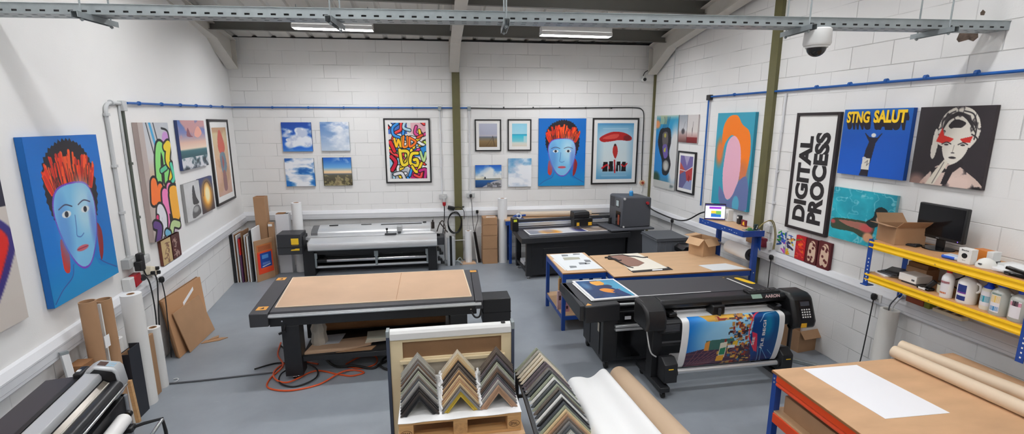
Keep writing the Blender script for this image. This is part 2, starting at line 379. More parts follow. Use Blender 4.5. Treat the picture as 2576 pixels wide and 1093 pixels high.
# ------------------------------------------------------------------ light fittings
EMIT = mat('lit_diffuser', (252, 253, 255), 0.5, emit=66.0)
def fitting(xc, yc, z, label):
    t = Thing('ceiling_light', label, 'ceiling light', (xc, yc, z), 0, 'suspended fluorescent fittings')
    t.part('housing', M().box(xc - 0.56, xc + 0.56, yc - 0.085, yc + 0.085, z + 0.05, z + 0.125), WHITE, 0.006)
    t.part('reflector_skirt', M().bar((xc - 0.56, yc - 0.09, z + 0.025), (xc + 0.56, yc - 0.09, z + 0.025), 0.006, 0.055).bar((xc - 0.56, yc + 0.09, z + 0.025), (xc + 0.56, yc + 0.09, z + 0.025), 0.006, 0.055).box(xc - 0.563, xc - 0.557, yc - 0.09, yc + 0.09, z, z + 0.052).box(xc + 0.557, xc + 0.563, yc - 0.09, yc + 0.09, z, z + 0.052), WHITE)
    t.part('diffuser', M().box(xc - 0.55, xc + 0.55, yc - 0.08, yc + 0.08, z + 0.043, z + 0.0495), EMIT)
    for s in (-0.5, 0.5): t.part('suspension_rod', M().cyl((xc + s, yc, z + 0.12), (xc + s, yc, roofz(yc)), 0.005, n=8), GALV)
fitting(-1.36, 7.72, 3.95, 'suspended strip light over the silver roll printer')
fitting(2.27, 7.55, 3.93, 'suspended strip light over the black flatbed printer by the back wall')
for yy, nm in ((5.3, 'second'), (2.9, 'third'), (0.5, 'fourth'), (-1.9, 'fifth')):
    for xx, sd in ((-1.3, 'conduit wall'), (2.3, 'shelving wall')):
        fitting(xx, yy, roofz(yy) - 0.26, 'suspended strip light, %s from the back wall, in the row along the %s' % (nm, sd))

# ------------------------------------------------------------------ dado trunking
def trunk(W, x0, x1, z0, label):
    p = [(0, z0), (-0.055, z0), (-0.06, z0 + 0.008), (-0.06, z0 + 0.1), (-0.056, z0 + 0.106), (-0.03, z0 + 0.148), (0, z0 + 0.156)]
    t = Thing('cable_trunking', label, 'cable trunking', (*W['o'], 0), W['r'], None, True)
    t.part('trunk_body', M().prism(p, 'x', x0, x1), TRUNK)
    m = M()
    for z in (0.03, 0.085): m.box(x0, x1, -0.0612, -0.059, z0 + z, z0 + z + 0.003)
    t.part('cover_seam', m, mat('seam_grey', (176, 178, 182), 0.5))
trunk(LW, -9.5, 0.78, 0.85, 'white dado trunking along the wall with the tall conduit pair')
trunk(BW, -3.82, 3.74, 0.87, 'white dado trunking along the back wall')
trunk(RW, 0.06, 9.5, 0.84, 'white dado trunking along the wall under the lettered poster')

# ------------------------------------------------------------------ cable tray, hangers, dome camera
ta = (-2.86, 3.86); tb = (4.39, 3.245); tl = math.hypot(tb[0] - ta[0], tb[1] - ta[1]); tr = math.atan2(tb[1] - ta[1], tb[0] - ta[0])
t = Thing('cable_tray', 'long galvanised slotted cable tray crossing the room overhead', 'cable tray', (*ta, 3.30), tr, None, True)
def slotted(m, L, y0, y1, z0, z1, vert, pitch=0.085, slot=0.034):
    if vert:
        h = z1 - z0; m.box(0, L, y0, y1, z0, z0 + h * 0.22).box(0, L, y0, y1, z0 + h * 0.42, z1); a, b = z0 + h * 0.22, z0 + h * 0.42
    else:
        w = y1 - y0; m.box(0, L, y0, y0 + w * 0.2, z0, z1).box(0, L, y0 + w * 0.32, y0 + w * 0.62, z0, z1).box(0, L, y0 + w * 0.74, y1, z0, z1)
    k = 0.0
    while k < L:
        e = min(k + pitch - slot, L)
        if vert: m.box(k, e, y0, y1, a, b)
        else:
            for p, q in ((0.2, 0.32), (0.62, 0.74)): m.box(k, e, y0 + w * p, y0 + w * q, z0, z1)
        k += pitch
    return m
t.part('tray_side', slotted(M(), tl, -0.076, -0.074, 0, 0.062, True), GALV)
t.part('tray_side', slotted(M(), tl, 0.074, 0.076, 0, 0.062, True), GALV)
t.part('tray_base', slotted(M(), tl, -0.074, 0.074, 0, 0.002, False), GALV)
t.part('tray_lip', M().box(0, tl, -0.082, -0.074, 0.062, 0.066).box(0, tl, 0.074, 0.082, 0.062, 0.066), GALV)
m = M()
for a in (0.05, 0.01, -0.045, -0.06): m.tube(smooth([(0.02, a, 0.018), (2, a + 0.006, 0.018), (4, a - 0.004, 0.018), (tl - 0.03, a, 0.018)], 6), 0.012, 6)
t.part('slot_shade_cables', m, BLACKP)  # black cables added inside, standing in for the shade seen through the slots
for k, (u, nm) in enumerate(((0.68, 'above the big portrait canvas'), (2.24, 'by the roll printer light'), (3.42, 'just past the middle rafter'), (5.62, 'beside the dome camera'), (6.72, 'nearest the chipped hole'))):
    h = Thing('tray_hanger', 'steel strut bracket with two threaded rods under the tray, ' + nm, 'bracket', (ta[0] + u * math.cos(tr), ta[1] + u * math.sin(tr), 3.262), tr, 'cable tray hangers', True)
    yy = ta[1] + u * math.sin(tr)
    h.part('strut', M().box(-0.021, 0.021, -0.19, 0.17, 0.034, 0.0365).box(-0.021, -0.018, -0.19, 0.17, 0, 0.034).box(0.018, 0.021, -0.19, 0.17, 0, 0.034), GALV)
    for s in (-0.13, 0.13):
        h.part('threaded_rod', M().cyl((0, s, -0.015), (0, s, roofz(yy + s) - 3.262), 0.0055, n=8), GALV)
        h.part('hex_nut', M().cyl((0, s, 0.0), (0, s, -0.01), 0.011, n=6), GALV)
cx, cy = 2.90, 3.36
t = Thing('mounted_dome_camera', 'white security dome camera hanging under the cable tray', 'security camera', (cx, cy, 3.07))
t.part('housing', M().lathe([(0.0, 3.298), (0.082, 3.298), (0.09, 3.29), (0.095, 3.19), (0.088, 3.175), (0.0, 3.175)], (cx, cy, 0), 32), WHITE)
t.part('dome', M().lathe([(0.068, 3.176)] + [(0.068 * math.cos(a), 3.165 - 0.07 * math.sin(a)) for a in np.linspace(0, PI / 2 - 0.02, 10)], (cx, cy, 0), 32), mat('smoked_dome', (28, 28, 30), 0.05, alpha=0.93))
t.part('trim_ring', M().lathe([(0.068, 3.176), (0.076, 3.176), (0.076, 3.16), (0.068, 3.158)], (cx, cy, 0), 32), WHITE)

# chipped hole where the tray meets the wall
t = solo('wall_hole', 'rough chipped hole in the block wall around the tray end', 'hole', M().prism([(5.28, 3.29), (5.30, 3.265), (5.37, 3.275), (5.41, 3.255), (5.44, 3.28), (5.43, 3.34), (5.45, 3.39), (5.41, 3.415), (5.37, 3.395), (5.34, 3.40), (5.30, 3.36)], 'y', -0.003, 0.0), mat('broken_block', (96, 82, 72), 0.95, bump=0.6, bscale=40, var=0.4, vscale=25), (*RW['o'], 0), rot=RW['r'], local=True)
t = solo('wall_hole', 'small chipped hole in the block wall above the tray end', 'hole', M().prism([(5.43, 3.45), (5.455, 3.445), (5.46, 3.47), (5.44, 3.49), (5.425, 3.47)], 'y', -0.003, 0.0), MATS['broken_block'], (*RW['o'], 0), rot=RW['r'], local=True)

# ------------------------------------------------------------------ pipes and conduits
PBLUE = mat('blue_pipe', (30, 92, 168), 0.35)
def W3(W, pts): return [wp(W, *p) for p in pts]
def pipe_thing(name, label, cat, pts, r, material, clips=(), clipm=None, n=10):
    t = Thing(name, label, cat, pts[0]); t.part('pipe_run', M().tube(pts, r, n), material)
    for c, d in clips:
        c = Vector(c); d = Vector(d); t.part('pipe_clip', M().tube([c - d * 0.012, c + d * 0.012], r * 1.75, 10), clipm or BLACKP)
    return t
Z3 = [(2.9 + 3.8) * 0]
# right wall blue pipe: from the joint along towards the camera, and the drop behind the tablet
dr = Vector((wp(RW, 1)[0] - wp(RW, 0)[0], wp(RW, 1)[1] - wp(RW, 0)[1], 0))
cl = [(wp(RW, x, 3.0, 0.03), dr) for x in (2.45, 3.9, 4.33, 4.73, 5.1, 5.5, 5.95, 6.5)]
t = pipe_thing('air_pipe', 'blue compressed air pipe along the shelving wall and down behind the tablet', 'pipe', W3(RW, [(1.84, 1.30, 0.03), (1.84, 2.95, 0.03), (1.845, 2.99, 0.03), (1.88, 3.0, 0.03), (9.3, 2.97, 0.03)]), 0.013, PBLUE, cl, PBLUE)
t.part('elbow_joint', M().box(-0.045, 0.05, -0.055, 0.0, -0.05, 0.03).rot(RW['r']).mv(*wp(RW, 1.85, 3.0)), BLACKP, 0.006)
# left + back wall blue pipe
db = Vector((math.cos(BW['r']), math.sin(BW['r']), 0)); dl = Vector((math.cos(LW['r']), math.sin(LW['r']), 0))
cl = [(wp(LW, x, 2.80 + 0.02 * (x + 2.9), 0.03), dl) for x in (-2.6, -2.05, -1.5, -0.95, -0.35, 0.2)] + [(wp(BW, x, 2.872, 0.03), db) for x in (-3.15, -2.55, -1.95, -1.35, -0.75)]
t = pipe_thing('air_pipe', 'blue compressed air pipe running round the corner onto the back wall', 'pipe', W3(LW, [(-2.86, 2.80, 0.03), (0.72, 2.87, 0.03), (0.775, 2.87, 0.035)]) + W3(BW, [(-3.80, 2.872, 0.035), (-3.75, 2.872, 0.03), (0.24, 2.875, 0.03)]), 0.0125, PBLUE, cl, PBLUE)
t.part('pipe_joint', M().box(-0.03, 0.03, -0.05, 0, -0.05, 0.025).rot(BW['r']).mv(*wp(BW, -0.27, 2.875)), GALV, 0.004)
t.part('pipe_joint', M().box(-0.03, 0.03, -0.05, 0, -0.05, 0.025).rot(BW['r']).mv(*wp(BW, 0.262, 2.875)), GALV, 0.004)
# black hose on the back wall that drops to a reel
pts = smooth(W3(BW, [(0.29, 2.875, 0.02), (0.9, 2.868, 0.02), (1.6, 2.877, 0.02), (2.4, 2.885, 0.02), (3.0, 2.893, 0.02), (3.42, 2.892, 0.02), (3.55, 2.86, 0.02), (3.60, 2.74, 0.02), (3.605, 2.3, 0.02), (3.61, 1.9, 0.02), (3.625, 1.47, 0.02)]), 5)
t = pipe_thing('air_hose', 'black air hose looping along the back wall and down beside the pale framed poster', 'hose', pts, 0.009, BLACKP, [(wp(BW, x, 2.885, 0.02), db) for x in (0.9, 1.45, 1.95, 2.45, 2.95)], BLACKP, 8)
k = wp(BW, 3.64, 1.45, 0.0)
t = Thing('air_outlet', 'round pale outlet with orange centre at the end of the black hose', 'valve', k, BW['r'], None, True)
t.part('outlet_plate', M().cyl((0, 0, 0), (0, -0.03, 0), 0.052, n=24), mat('beige_plastic', (214, 178, 142), 0.5))
t.part('outlet_core', M().cyl((0, -0.03, 0), (0, -0.05, 0), 0.024, n=20), mat('deep_orange', (150, 46, 22), 0.5))
t.part('outlet_tail', M().tube([(0, -0.02, -0.05), (0.0, -0.02, -0.16), (-0.02, -0.02, -0.2)], 0.008, 8), WHITE)
def socket(W, x, z, label, name='wall_socket', w=0.145, h=0.085, d=0.04, switch=True, wid=None):
    t = Thing(name, label, 'socket', wp(W, x, z), W['r'], None, True)
    t.part('back_box', M().box(-w / 2, w / 2, -d, 0, -h / 2, h / 2), mat('metal_box', (186, 188, 188), 0.42, 0.3), 0.004)
    f = t.part('faceplate', M().box(-w / 2 + 0.004, w / 2 - 0.004, -d - 0.005, -d, -h / 2 + 0.004, h / 2 - 0.004), mat('socket_plate', (206, 207, 206), 0.4, 0.2), 0.002)
    if switch:
        t.part('rocker_switch', M().box(-0.02, -0.006, -d - 0.009, -d - 0.005, 0.008, 0.03).box(0.006, 0.02, -d - 0.009, -d - 0.005, 0.008, 0.03), WHITE, parent=f)
    return t
def plug(W, x, z, label, d=0.04, material=None, cord=None, cl=None):
    t = Thing('power_plug', label, 'plug', wp(W, x, z, d), W['r'], None, True)
    t.part('plug_body', M().lathe([(0.0, -0.034), (0.014, -0.034), (0.024, -0.02), (0.026, 0.012), (0.018, 0.03), (0.0, 0.032)], (0, -0.022, 0), 14), material or BLACKP)
    t.part('pin_face', M().box(-0.022, 0.022, -0.02, -0.002, -0.022, 0.022), material or BLACKP, 0.003)
    if cord: t.part('flex', M().tube(smooth([tuple(q) for q in cord], 6), 0.0055, 7), material or BLACKP)
    return t
# conduits
for x, z1, lb in ((-0.27, 1.30, 'white conduit dropping on the back wall beside the framed graffiti print'), (0.262, 1.31, 'white conduit dropping on the back wall just past the olive column')):
    pipe_thing('conduit', lb, 'conduit', W3(BW, [(x, 2.83, 0.016), (x, z1, 0.016)]), 0.011, TRUNK, [(wp(BW, x, z, 0.016), Vector((0, 0, 1))) for z in (2.4, 1.8)], TRUNK)
pipe_thing('conduit', 'white conduit dropping beside the lettered poster on the shelving wall', 'conduit', W3(RW, [(3.43, 2.96, 0.018), (3.40, 1.30, 0.018)]), 0.0125, TRUNK, [(wp(RW, 3.42, z, 0.018), Vector((0, 0, 1))) for z in (2.5, 2.0, 1.6)], TRUNK)
pipe_thing('conduit', 'thin white conduit below the trunking beside the paper roll holder', 'conduit', W3(RW, [(3.40, 1.24, 0.018), (3.40, 0.99, 0.018)]), 0.010, TRUNK)
t = pipe_thing('conduit', 'pale grey conduit with a rounded top bend beside the big blue portrait', 'conduit', W3(LW, smooth([(-2.93, 2.79, 0.02), (-3.14, 2.79, 0.02), (-3.22, 2.765, 0.02), (-3.25, 2.69, 0.02), (-3.25, 2.4, 0.02), (-3.255, 1.32, 0.02)], 5)), 0.017, CONDUIT, [(wp(LW, -3.25, z, 0.02), Vector((0, 0, 1))) for z in (2.68, 2.2, 1.75)] + [(wp(LW, -3.14, 2.79, 0.02), dl)], CONDUIT)
t = pipe_thing('conduit', 'dark conduit with a pale back running down beside the graffiti canvas', 'conduit', W3(LW, [(-2.94, 2.78, 0.022), (-2.975, 1.24, 0.022)]), 0.014, mat('dark_green_grey', (86, 92, 84), 0.5), [(wp(LW, -2.95, 2.2, 0.022), Vector((0, 0, 1))), (wp(LW, -2.965, 1.65, 0.022), Vector((0, 0, 1)))], mat('dark_green_grey', (86, 92, 84), 0.5))
t.part('backing_strip', M().tube(W3(LW, [(-2.985, 2.78, 0.012), (-3.015, 1.24, 0.012)]), 0.011, 8), CONDUIT)
t.part('elbow_joint', M().box(-0.05, 0.03, -0.05, 0, -0.07, 0.03).rot(LW['r']).mv(*wp(LW, -2.93, 2.79)), CONDUIT, 0.006)
# sockets
socket(BW, -0.255, 1.25, 'double metal socket at the foot of the conduit beside the framed graffiti print')
socket(BW, 0.265, 1.265, 'double metal socket just past the olive column')
socket(RW, 3.375, 1.255, 'metal socket box at the foot of the conduit beside the lettered poster', w=0.11, h=0.1)
socket(LW, -3.285, 1.255, 'grey metal socket box under the pale grey conduit', w=0.17, h=0.1, d=0.06)
socket(LW, -2.985, 1.205, 'grey metal double socket under the dark conduit', w=0.14, h=0.085, d=0.05)
for W, x, z, lb in ((LW, -2.84, 0.925, 'white socket in the trunking beside the leaning cardboard'), (RW, 3.56, 0.90, 'white socket in the trunking below the painted boards'), (RW, 5.0, 0.905, 'white socket in the trunking beside the shelf foot'), (RW, 1.10, 0.90, 'white socket in the trunking beyond the open carton'), (BW, 0.38, 0.945, 'white socket in the back trunking past the olive column')):
    t = Thing('wall_socket', lb, 'socket', wp(W, x, z, 0.06), W['r'], None, True); t.part('faceplate', M().box(-0.045, 0.045, -0.008, 0, -0.042, 0.042), WHITE, 0.002); t.part('socket_holes', M().box(-0.004, 0.004, -0.009, -0.007, 0.008, 0.022).box(-0.018, -0.008, -0.009, -0.007, -0.016, -0.01).box(0.008, 0.018, -0.009, -0.007, -0.016, -0.01), BLACKP)
plug(BW, 0.265, 1.26, 'black plug in the socket just past the olive column', 0.045, cord=[(0, -0.02, -0.03), (0.02, -0.03, -0.2), (0.03, -0.03, -0.5), (0.07, -0.05, -0.8), (0.09, -0.02, -0.95)])
plug(BW, 0.38, 0.955, 'black plug in the back trunking above the black tube', 0.068, cord=[(0, -0.02, -0.03), (0.01, -0.03, -0.15), (-0.03, -0.03, -0.3), (-0.06, -0.02, -0.5)])
plug(RW, 3.56, 0.92, 'black plug in the trunking below the painted boards', 0.068, cord=[(0, -0.02, -0.03), (0.01, -0.03, -0.2), (0.0, -0.02, -0.6), (0.0, -0.02, -0.88)])
plug(RW, 4.985, 0.915, 'black plug in the trunking beside the shelf foot', 0.068, cord=[(0, -0.02, -0.03), (0.0, -0.03, -0.2), (-0.03, -0.02, -0.6), (-0.06, -0.02, -0.88)])
plug(RW, 1.10, 0.90, 'black plug in the trunking beyond the open carton', 0.068, cord=[(0, -0.02, -0.03), (0.0, -0.03, -0.3), (0.0, -0.02, -0.85)])
plug(LW, -2.82, 0.925, 'black plug in the trunking beside the leaning cardboard', 0.068, cord=[(0, -0.02, -0.03), (0.0, -0.03, -0.2), (-0.02, -0.03, -0.45), (-0.04, -0.02, -0.9)])
# adapters at the left sockets
t = Thing('plug_adapter', 'tall black power adapter plugged into the grey socket box', 'adapter', wp(LW, -3.20, 1.235, 0.06), LW['r'], None, True)
t.part('adapter_body', M().box(-0.035, 0.035, -0.055, 0, -0.09, 0.09), BLACKP, 0.012); t.part('adapter_plug', M().box(-0.09, -0.03, -0.06, -0.005, -0.075, 0.02), BLACKP, 0.008)
t.part('flex', M().tube(smooth([(0.03, -0.03, -0.09), (0.05, -0.04, -0.16), (0.11, -0.05, -0.17)], 6), 0.006, 7), BLACKP)
t = Thing('plug_adapter', 'cream multi plug adapter with black plugs on the trunking', 'adapter', wp(LW, -2.94, 1.06, 0.02), LW['r'], None, True)
t.part('adapter_body', M().box(-0.07, 0.08, -0.07, 0, -0.045, 0.05).rot(0.35, ax='Y'), mat('cream_plastic', (226, 216, 192), 0.45), 0.014)
for a, b in ((-0.075, 0.0), (0.03, 0.02), (0.045, -0.03)): t.part('plug_body', M().cyl((a, -0.065, b), (a, -0.095, b), 0.02, n=14), BLACKP)
t.part('flex', M().tube(smooth([(-0.075, -0.09, 0.0), (-0.08, -0.11, -0.08), (-0.105, -0.11, -0.22), (-0.115, -0.08, -0.6), (-0.11, -0.05, -1.04)], 8), 0.0065, 7), BLACKP)
t = Thing('industrial_socket', 'red and white industrial plug socket above the trunking', 'socket', wp(LW, -3.33, 1.06, 0.0), LW['r'], None, True)
t.part('back_box', M().box(-0.09, 0.0, -0.075, 0, -0.075, 0.065), WHITE, 0.008); t.part('red_cover', M().box(-0.01, 0.13, -0.08, -0.01, -0.055, 0.06).rot(-0.12, ax='Y'), RED, 0.012)
t.part('round_plug', M().cyl((0.11, -0.05, 0.0), (0.18, -0.065, -0.005), 0.034, n=18), BLACKP)
t.part('flex', M().tube(smooth([(0.18, -0.065, 0.0), (0.22, -0.085, -0.03), (0.25, -0.09, -0.14), (0.265, -0.09, -0.4), (0.27, -0.07, -0.75), (0.28, -0.05, -1.04)], 8), 0.0065, 7), BLACKP)
# back-wall cable tangle by the olive column
t = Thing('industrial_plug', 'red industrial plug hanging under the socket beside the framed graffiti print', 'plug', wp(BW, -0.235, 1.1, 0.03), BW['r'], None, True)
t.part('grey_collar', M().cyl((0, -0.02, 0.12), (0, -0.02, 0.05), 0.026, n=16), CONDUIT); t.part('plug_body', M().lathe([(0.0, -0.04), (0.018, -0.04), (0.03, -0.02), (0.032, 0.03), (0.02, 0.045), (0.0, 0.045)], (0, -0.02, 0.01), 18), RED)
t.part('flex', M().tube(smooth([(0, -0.02, -0.03), (-0.005, -0.03, -0.25), (-0.04, -0.04, -0.55)], 8), 0.009, 8), BLACKP)
t = Thing('cable_coil', 'coiled black cable hanging on the trunking beside the olive column', 'cable', wp(BW, -0.07, 1.02, 0.02), BW['r'], None, True)
co = []
for i in range(52):
    a = i / 50 * 3 * 2 * PI; rr = 0.12 + 0.012 * math.sin(i * 0.7); co.append((0.02 + rr * math.sin(a) + 0.01 * (i / 50), -0.06 - 0.004 * i / 10, -0.27 + rr * 1.75 * math.cos(a)))
t.part('coil', M().tube(smooth(co, 3), 0.0075, 7), BLACKP); t.part('plug_head', M().bar((-0.1, -0.05, 0.03), (0.03, -0.05, 0.0), 0.06, 0.07), BLACKP, 0.012)
t.part('hook_strap', M().tube(smooth([(0.0, -0.05, 0.02), (0.12, -0.07, 0.03), (0.2, -0.075, -0.05), (0.2, -0.075, -0.2)], 6), 0.006, 7), BLACKP)
t = Thing('thin_cable', 'thin white cable with a black connector hanging from the back trunking', 'cable', wp(BW, 0.1, 1.02, 0.02), BW['r'], None, True)
t.part('connector', M().box(-0.03, 0.04, -0.03, 0, 0.012, 0.035), BLACKP, 0.004); t.part('flex', M().tube(smooth([(0.03, -0.03, 0.02), (0.1, -0.08, -0.15), (0.09, -0.08, -0.35), (0.08, -0.07, -0.55)], 8), 0.0045, 6), CONDUIT)
t = Thing('turret_camera', 'small white ball security camera high on the back wall', 'security camera', wp(BW, 3.545, 3.42), BW['r'], None, True)
t.part('mount_plate', M().cyl((0, 0, 0), (0, -0.03, 0), 0.06, n=24), WHITE)
t.part('camera_ball', M().lathe([(0.055 * math.sin(a), -0.055 * math.cos(a)) for a in np.linspace(0.03, PI - 0.03, 14)], (0, -0.06, 0), 24), WHITE)
t.part('lens', M().cyl((0, -0.1, -0.01), (0, -0.12, -0.015), 0.03, n=20), BLACKG)
pipe_thing('camera_cable', 'black cable looping from the ball camera up along the rafter', 'cable', smooth(W3(BW, [(3.54, 3.47, 0.03), (3.58, 3.55, 0.04), (3.68, 3.58, 0.05), (3.74, 3.55, 0.12)]) + [(4.10, 8.2, 3.78), (4.12, 7.9, 3.98), (4.13, 7.2, 4.1), (4.14, 6.2, 4.28)], 6), 0.008, BLACKP, n=8)
pipe_thing('hanging_cable', 'thin grey cable hanging loose from the rafter by the corner', 'cable', smooth([(4.13, 7.95, 4.08), (4.14, 7.92, 3.9), (4.12, 7.88, 3.6), (4.11, 7.86, 3.28)], 5), 0.005, CONDUIT, n=6)
# ------------------------------------------------------------------ wall art
FRAME_BLACK = mat('black_frame', (26, 24, 25), 0.4)
MOUNT = mat('mount_board', (238, 237, 234), 0.8)
def flat(w, h, d):                                 # a flat print facing the room, local origin at lower left
    return lambda u, v: (u * w, np.full_like(u, -d), (1 - v) * h)
def canvas(W, x0, x1, z0, z1, label, P, side, th=0.032, extra=None, name='canvas_print', cat='canvas print', group=None, gloss=False):
    w, h = x1 - x0, z1 - z0
    t = Thing(name, label, cat, wp(W, x0, z0, 0.004), W['r'], group, True)
    t.part('canvas_body', M().box(0, w, -th, 0, 0, h), mat('canvas_side_%d_%d_%d' % side, side, 0.7))
    grid_obj('print', P, flat(w, h, th + 0.0012), PRINT_GLOSS if gloss else PRINT, t.o)
    if extra: extra(t, w, h, th + 0.0012)
    return t
def framed(W, x0, x1, z0, z1, label, P, fw=0.022, mt=0.05, extra=None, th=0.03, name='framed_print', mount=True, fm=None):
    w, h = x1 - x0, z1 - z0
    t = Thing(name, label, 'framed print', wp(W, x0, z0, 0.004), W['r'], None, True)
    t.part('frame', M().box(0, fw, -th, 0, 0, h).box(w - fw, w, -th, 0, 0, h).box(fw, w - fw, -th, 0, 0, fw).box(fw, w - fw, -th, 0, h - fw, h), fm or FRAME_BLACK, 0.002)
    t.part('mount_board', M().box(fw, w - fw, -th * 0.55, -0.002, fw, h - fw), MOUNT)
    a = fw + mt
    if P is not None:
        f = flat(w - 2 * a, h - 2 * a, th * 0.55 + 0.0015)
        grid_obj('print', P, lambda u, v: (f(u, v)[0] + a, f(u, v)[1], f(u, v)[2] + a), PRINT_GLOSS, t.o)
    if extra: extra(t, w, h, th * 0.55 + 0.0015)
    return t
def cloudy(w, h, seed, top, bot, cl=0.5, sc=2.2, white=(240, 243, 248), sh=(170, 190, 215), sy=1.6):
    P = Paint(w, h, (0, 0, 0)); P.grad([(0, top), (1, bot)])
    n = P.noise(sc, seed, 6, 1, sy); m = step(n, cl - 0.07, cl + 0.1); s = P.noise(sc, seed + 9, 5, 1, sy)
    col = np.array(sh)[None, None] + step(s, 0.35, 0.6)[..., None] * (np.array(white, float) - np.array(sh))
    P.mix(m, col); return P

# -- plain head-and-shoulders study in blue and orange (stand-in)
def study(w, h):
    P = Paint(w, h, (4, 112, 190)); n = P.noise(3, 4)
    P.grad([(0, (0, 104, 190)), (0.7, (0, 118, 205)), (1, (20, 140, 200))])
    P.blob([(0.02, 1.02), (0.12, 0.93), (0.28, 0.88), (0.36, 0.8), (0.62, 0.8), (0.72, 0.88), (0.9, 0.93), (0.99, 1.02)], (22, 142, 205))
    P.line(smooth([(0.02, 0.98), (0.14, 0.92), (0.29, 0.87), (0.33, 0.8)]), 0.006, (70, 60, 150)); P.line(smooth([(0.72, 0.84), (0.8, 0.88), (0.98, 0.95)]), 0.006, (70, 60, 150))
    hair = [(0.2, 0.5), (0.15, 0.38), (0.15, 0.22), (0.24, 0.1), (0.4, 0.04), (0.58, 0.03), (0.74, 0.08), (0.84, 0.2), (0.86, 0.38), (0.8, 0.54)]
    hs = smooth(hair, 7); rr = random.Random(3); sp = []
    for k, q in enumerate(hs):
        f = 1 + (0.035 if k % 2 else -0.015) * rr.uniform(.4, 1.3); sp.append((0.5 + (q[0] - 0.5) * f, 0.4 + (q[1] - 0.4) * f))
    P.poly(sp, (30, 24, 34))
    P.blob([(0.22, 0.62), (0.2, 0.8), (0.27, 0.83), (0.3, 0.7)], (206, 44, 24)); P.blob([(0.76, 0.6), (0.83, 0.66), (0.8, 0.8), (0.74, 0.84)], (150, 30, 30))
    rr = random.Random(12)
    for i in range(90):
        a = rr.uniform(-1.25, 1.25); b = rr.uniform(.10, .22); x1, y1 = 0.5 + 0.30 * math.sin(a), 0.36 - 0.05 * math.cos(a); x2, y2 = x1 + b * math.sin(a * 1.1) * .35 + rr.uniform(-.04, .04), y1 - b * math.cos(a * .7)
        P.line(smooth([(x1, y1), ((x1 + x2) / 2 + rr.uniform(-.02, .02), (y1 + y2) / 2), (x2, y2)], 4), rr.uniform(.012, .026), rr.choice([(238, 62, 18), (226, 48, 16), (250, 90, 30), (206, 40, 18)]))
    for i in range(34):
        a = rr.uniform(-1.2, 1.2); b = rr.uniform(.06, .16); x1, y1 = 0.5 + 0.28 * math.sin(a), 0.35 - 0.04 * math.cos(a); P.line([(x1, y1), (x1 + b * math.sin(a) * .4 + rr.uniform(-.03, .03), y1 - b)], .006, (44, 24, 28), op=.85)
    P.blob([(0.2, 0.5), (0.21, 0.38), (0.3, 0.31), (0.5, 0.29), (0.7, 0.31), (0.78, 0.4), (0.79, 0.52), (0.74, 0.68), (0.62, 0.82), (0.5, 0.86), (0.38, 0.81), (0.27, 0.68)], (120, 60, 190))
    P.blob([(0.215, 0.5), (0.225, 0.39), (0.31, 0.32), (0.5, 0.3), (0.69, 0.32), (0.77, 0.4), (0.775, 0.52), (0.73, 0.67), (0.61, 0.81), (0.5, 0.845), (0.39, 0.8), (0.285, 0.67)], (126, 196, 236))
    P.ell(0.62, 0.47, 0.13, 0.16, (176, 222, 244), soft=0.9); P.ell(0.3, 0.58, 0.09, 0.2, (84, 140, 214), soft=1.0, op=0.7); P.ell(0.72, 0.6, 0.05, 0.16, (90, 120, 214), soft=1.0, op=0.6)
    for cx in (0.36, 0.63):
        P.line(smooth([(cx - 0.09, 0.44), (cx, 0.42), (cx + 0.09, 0.44)]), 0.008, (60, 50, 90)); P.ell(cx, 0.48, 0.062, 0.022, (232, 236, 240), soft=0.2); P.ell(cx, 0.48, 0.026, 0.019, (30, 34, 50), soft=0.2)
    P.line(smooth([(0.47, 0.5), (0.46, 0.58), (0.45, 0.63), (0.5, 0.645), (0.55, 0.63)]), 0.007, (70, 110, 190))
    P.ell(0.5, 0.72, 0.085, 0.018, (206, 92, 110), soft=0.3); P.line([(0.42, 0.72), (0.58, 0.72)], 0.005, (120, 30, 60))
    return P
canvas(LW, -4.455, -3.535, 1.23, 2.503, 'big blue canvas of a red haired blue head, beside the pale conduit', study(250, 345), (10, 96, 170), 0.045)
canvas(BW, 1.56, 2.465, 1.418, 2.69, 'blue canvas of a red haired head, beside the pale framed poster', study(170, 240), (10, 96, 170))
# sliver at the left edge
P = Paint(60, 150, (206, 198, 190)); P.rect(0, 0, 1, 0.36, (40, 40, 60)); P.blob([(0, 0.3), (0.5, 0.32), (0.95, 0.5), (0.8, 0.78), (0, 0.82)], (216, 30, 22)); P.line(smooth([(0.2, 0.2), (0.6, 0.3), (0.98, 0.5), (0.9, 0.68), (0.6, 0.95)]), 0.03, (50, 40, 120)); P.line([(0.75, 0.62), (0.4, 1)], 0.03, (40, 150, 200)); P.rect(0, 0.86, 1, 1, (205, 196, 188), 0.6)
canvas(LW, -5.62, -4.70, 1.265, 2.5, 'red and blue canvas cut off by the near end of the conduit wall', Paint(60, 150, (210, 200, 190)) if False else (lambda Q: Q)(P), (180, 170, 164), 0.03)

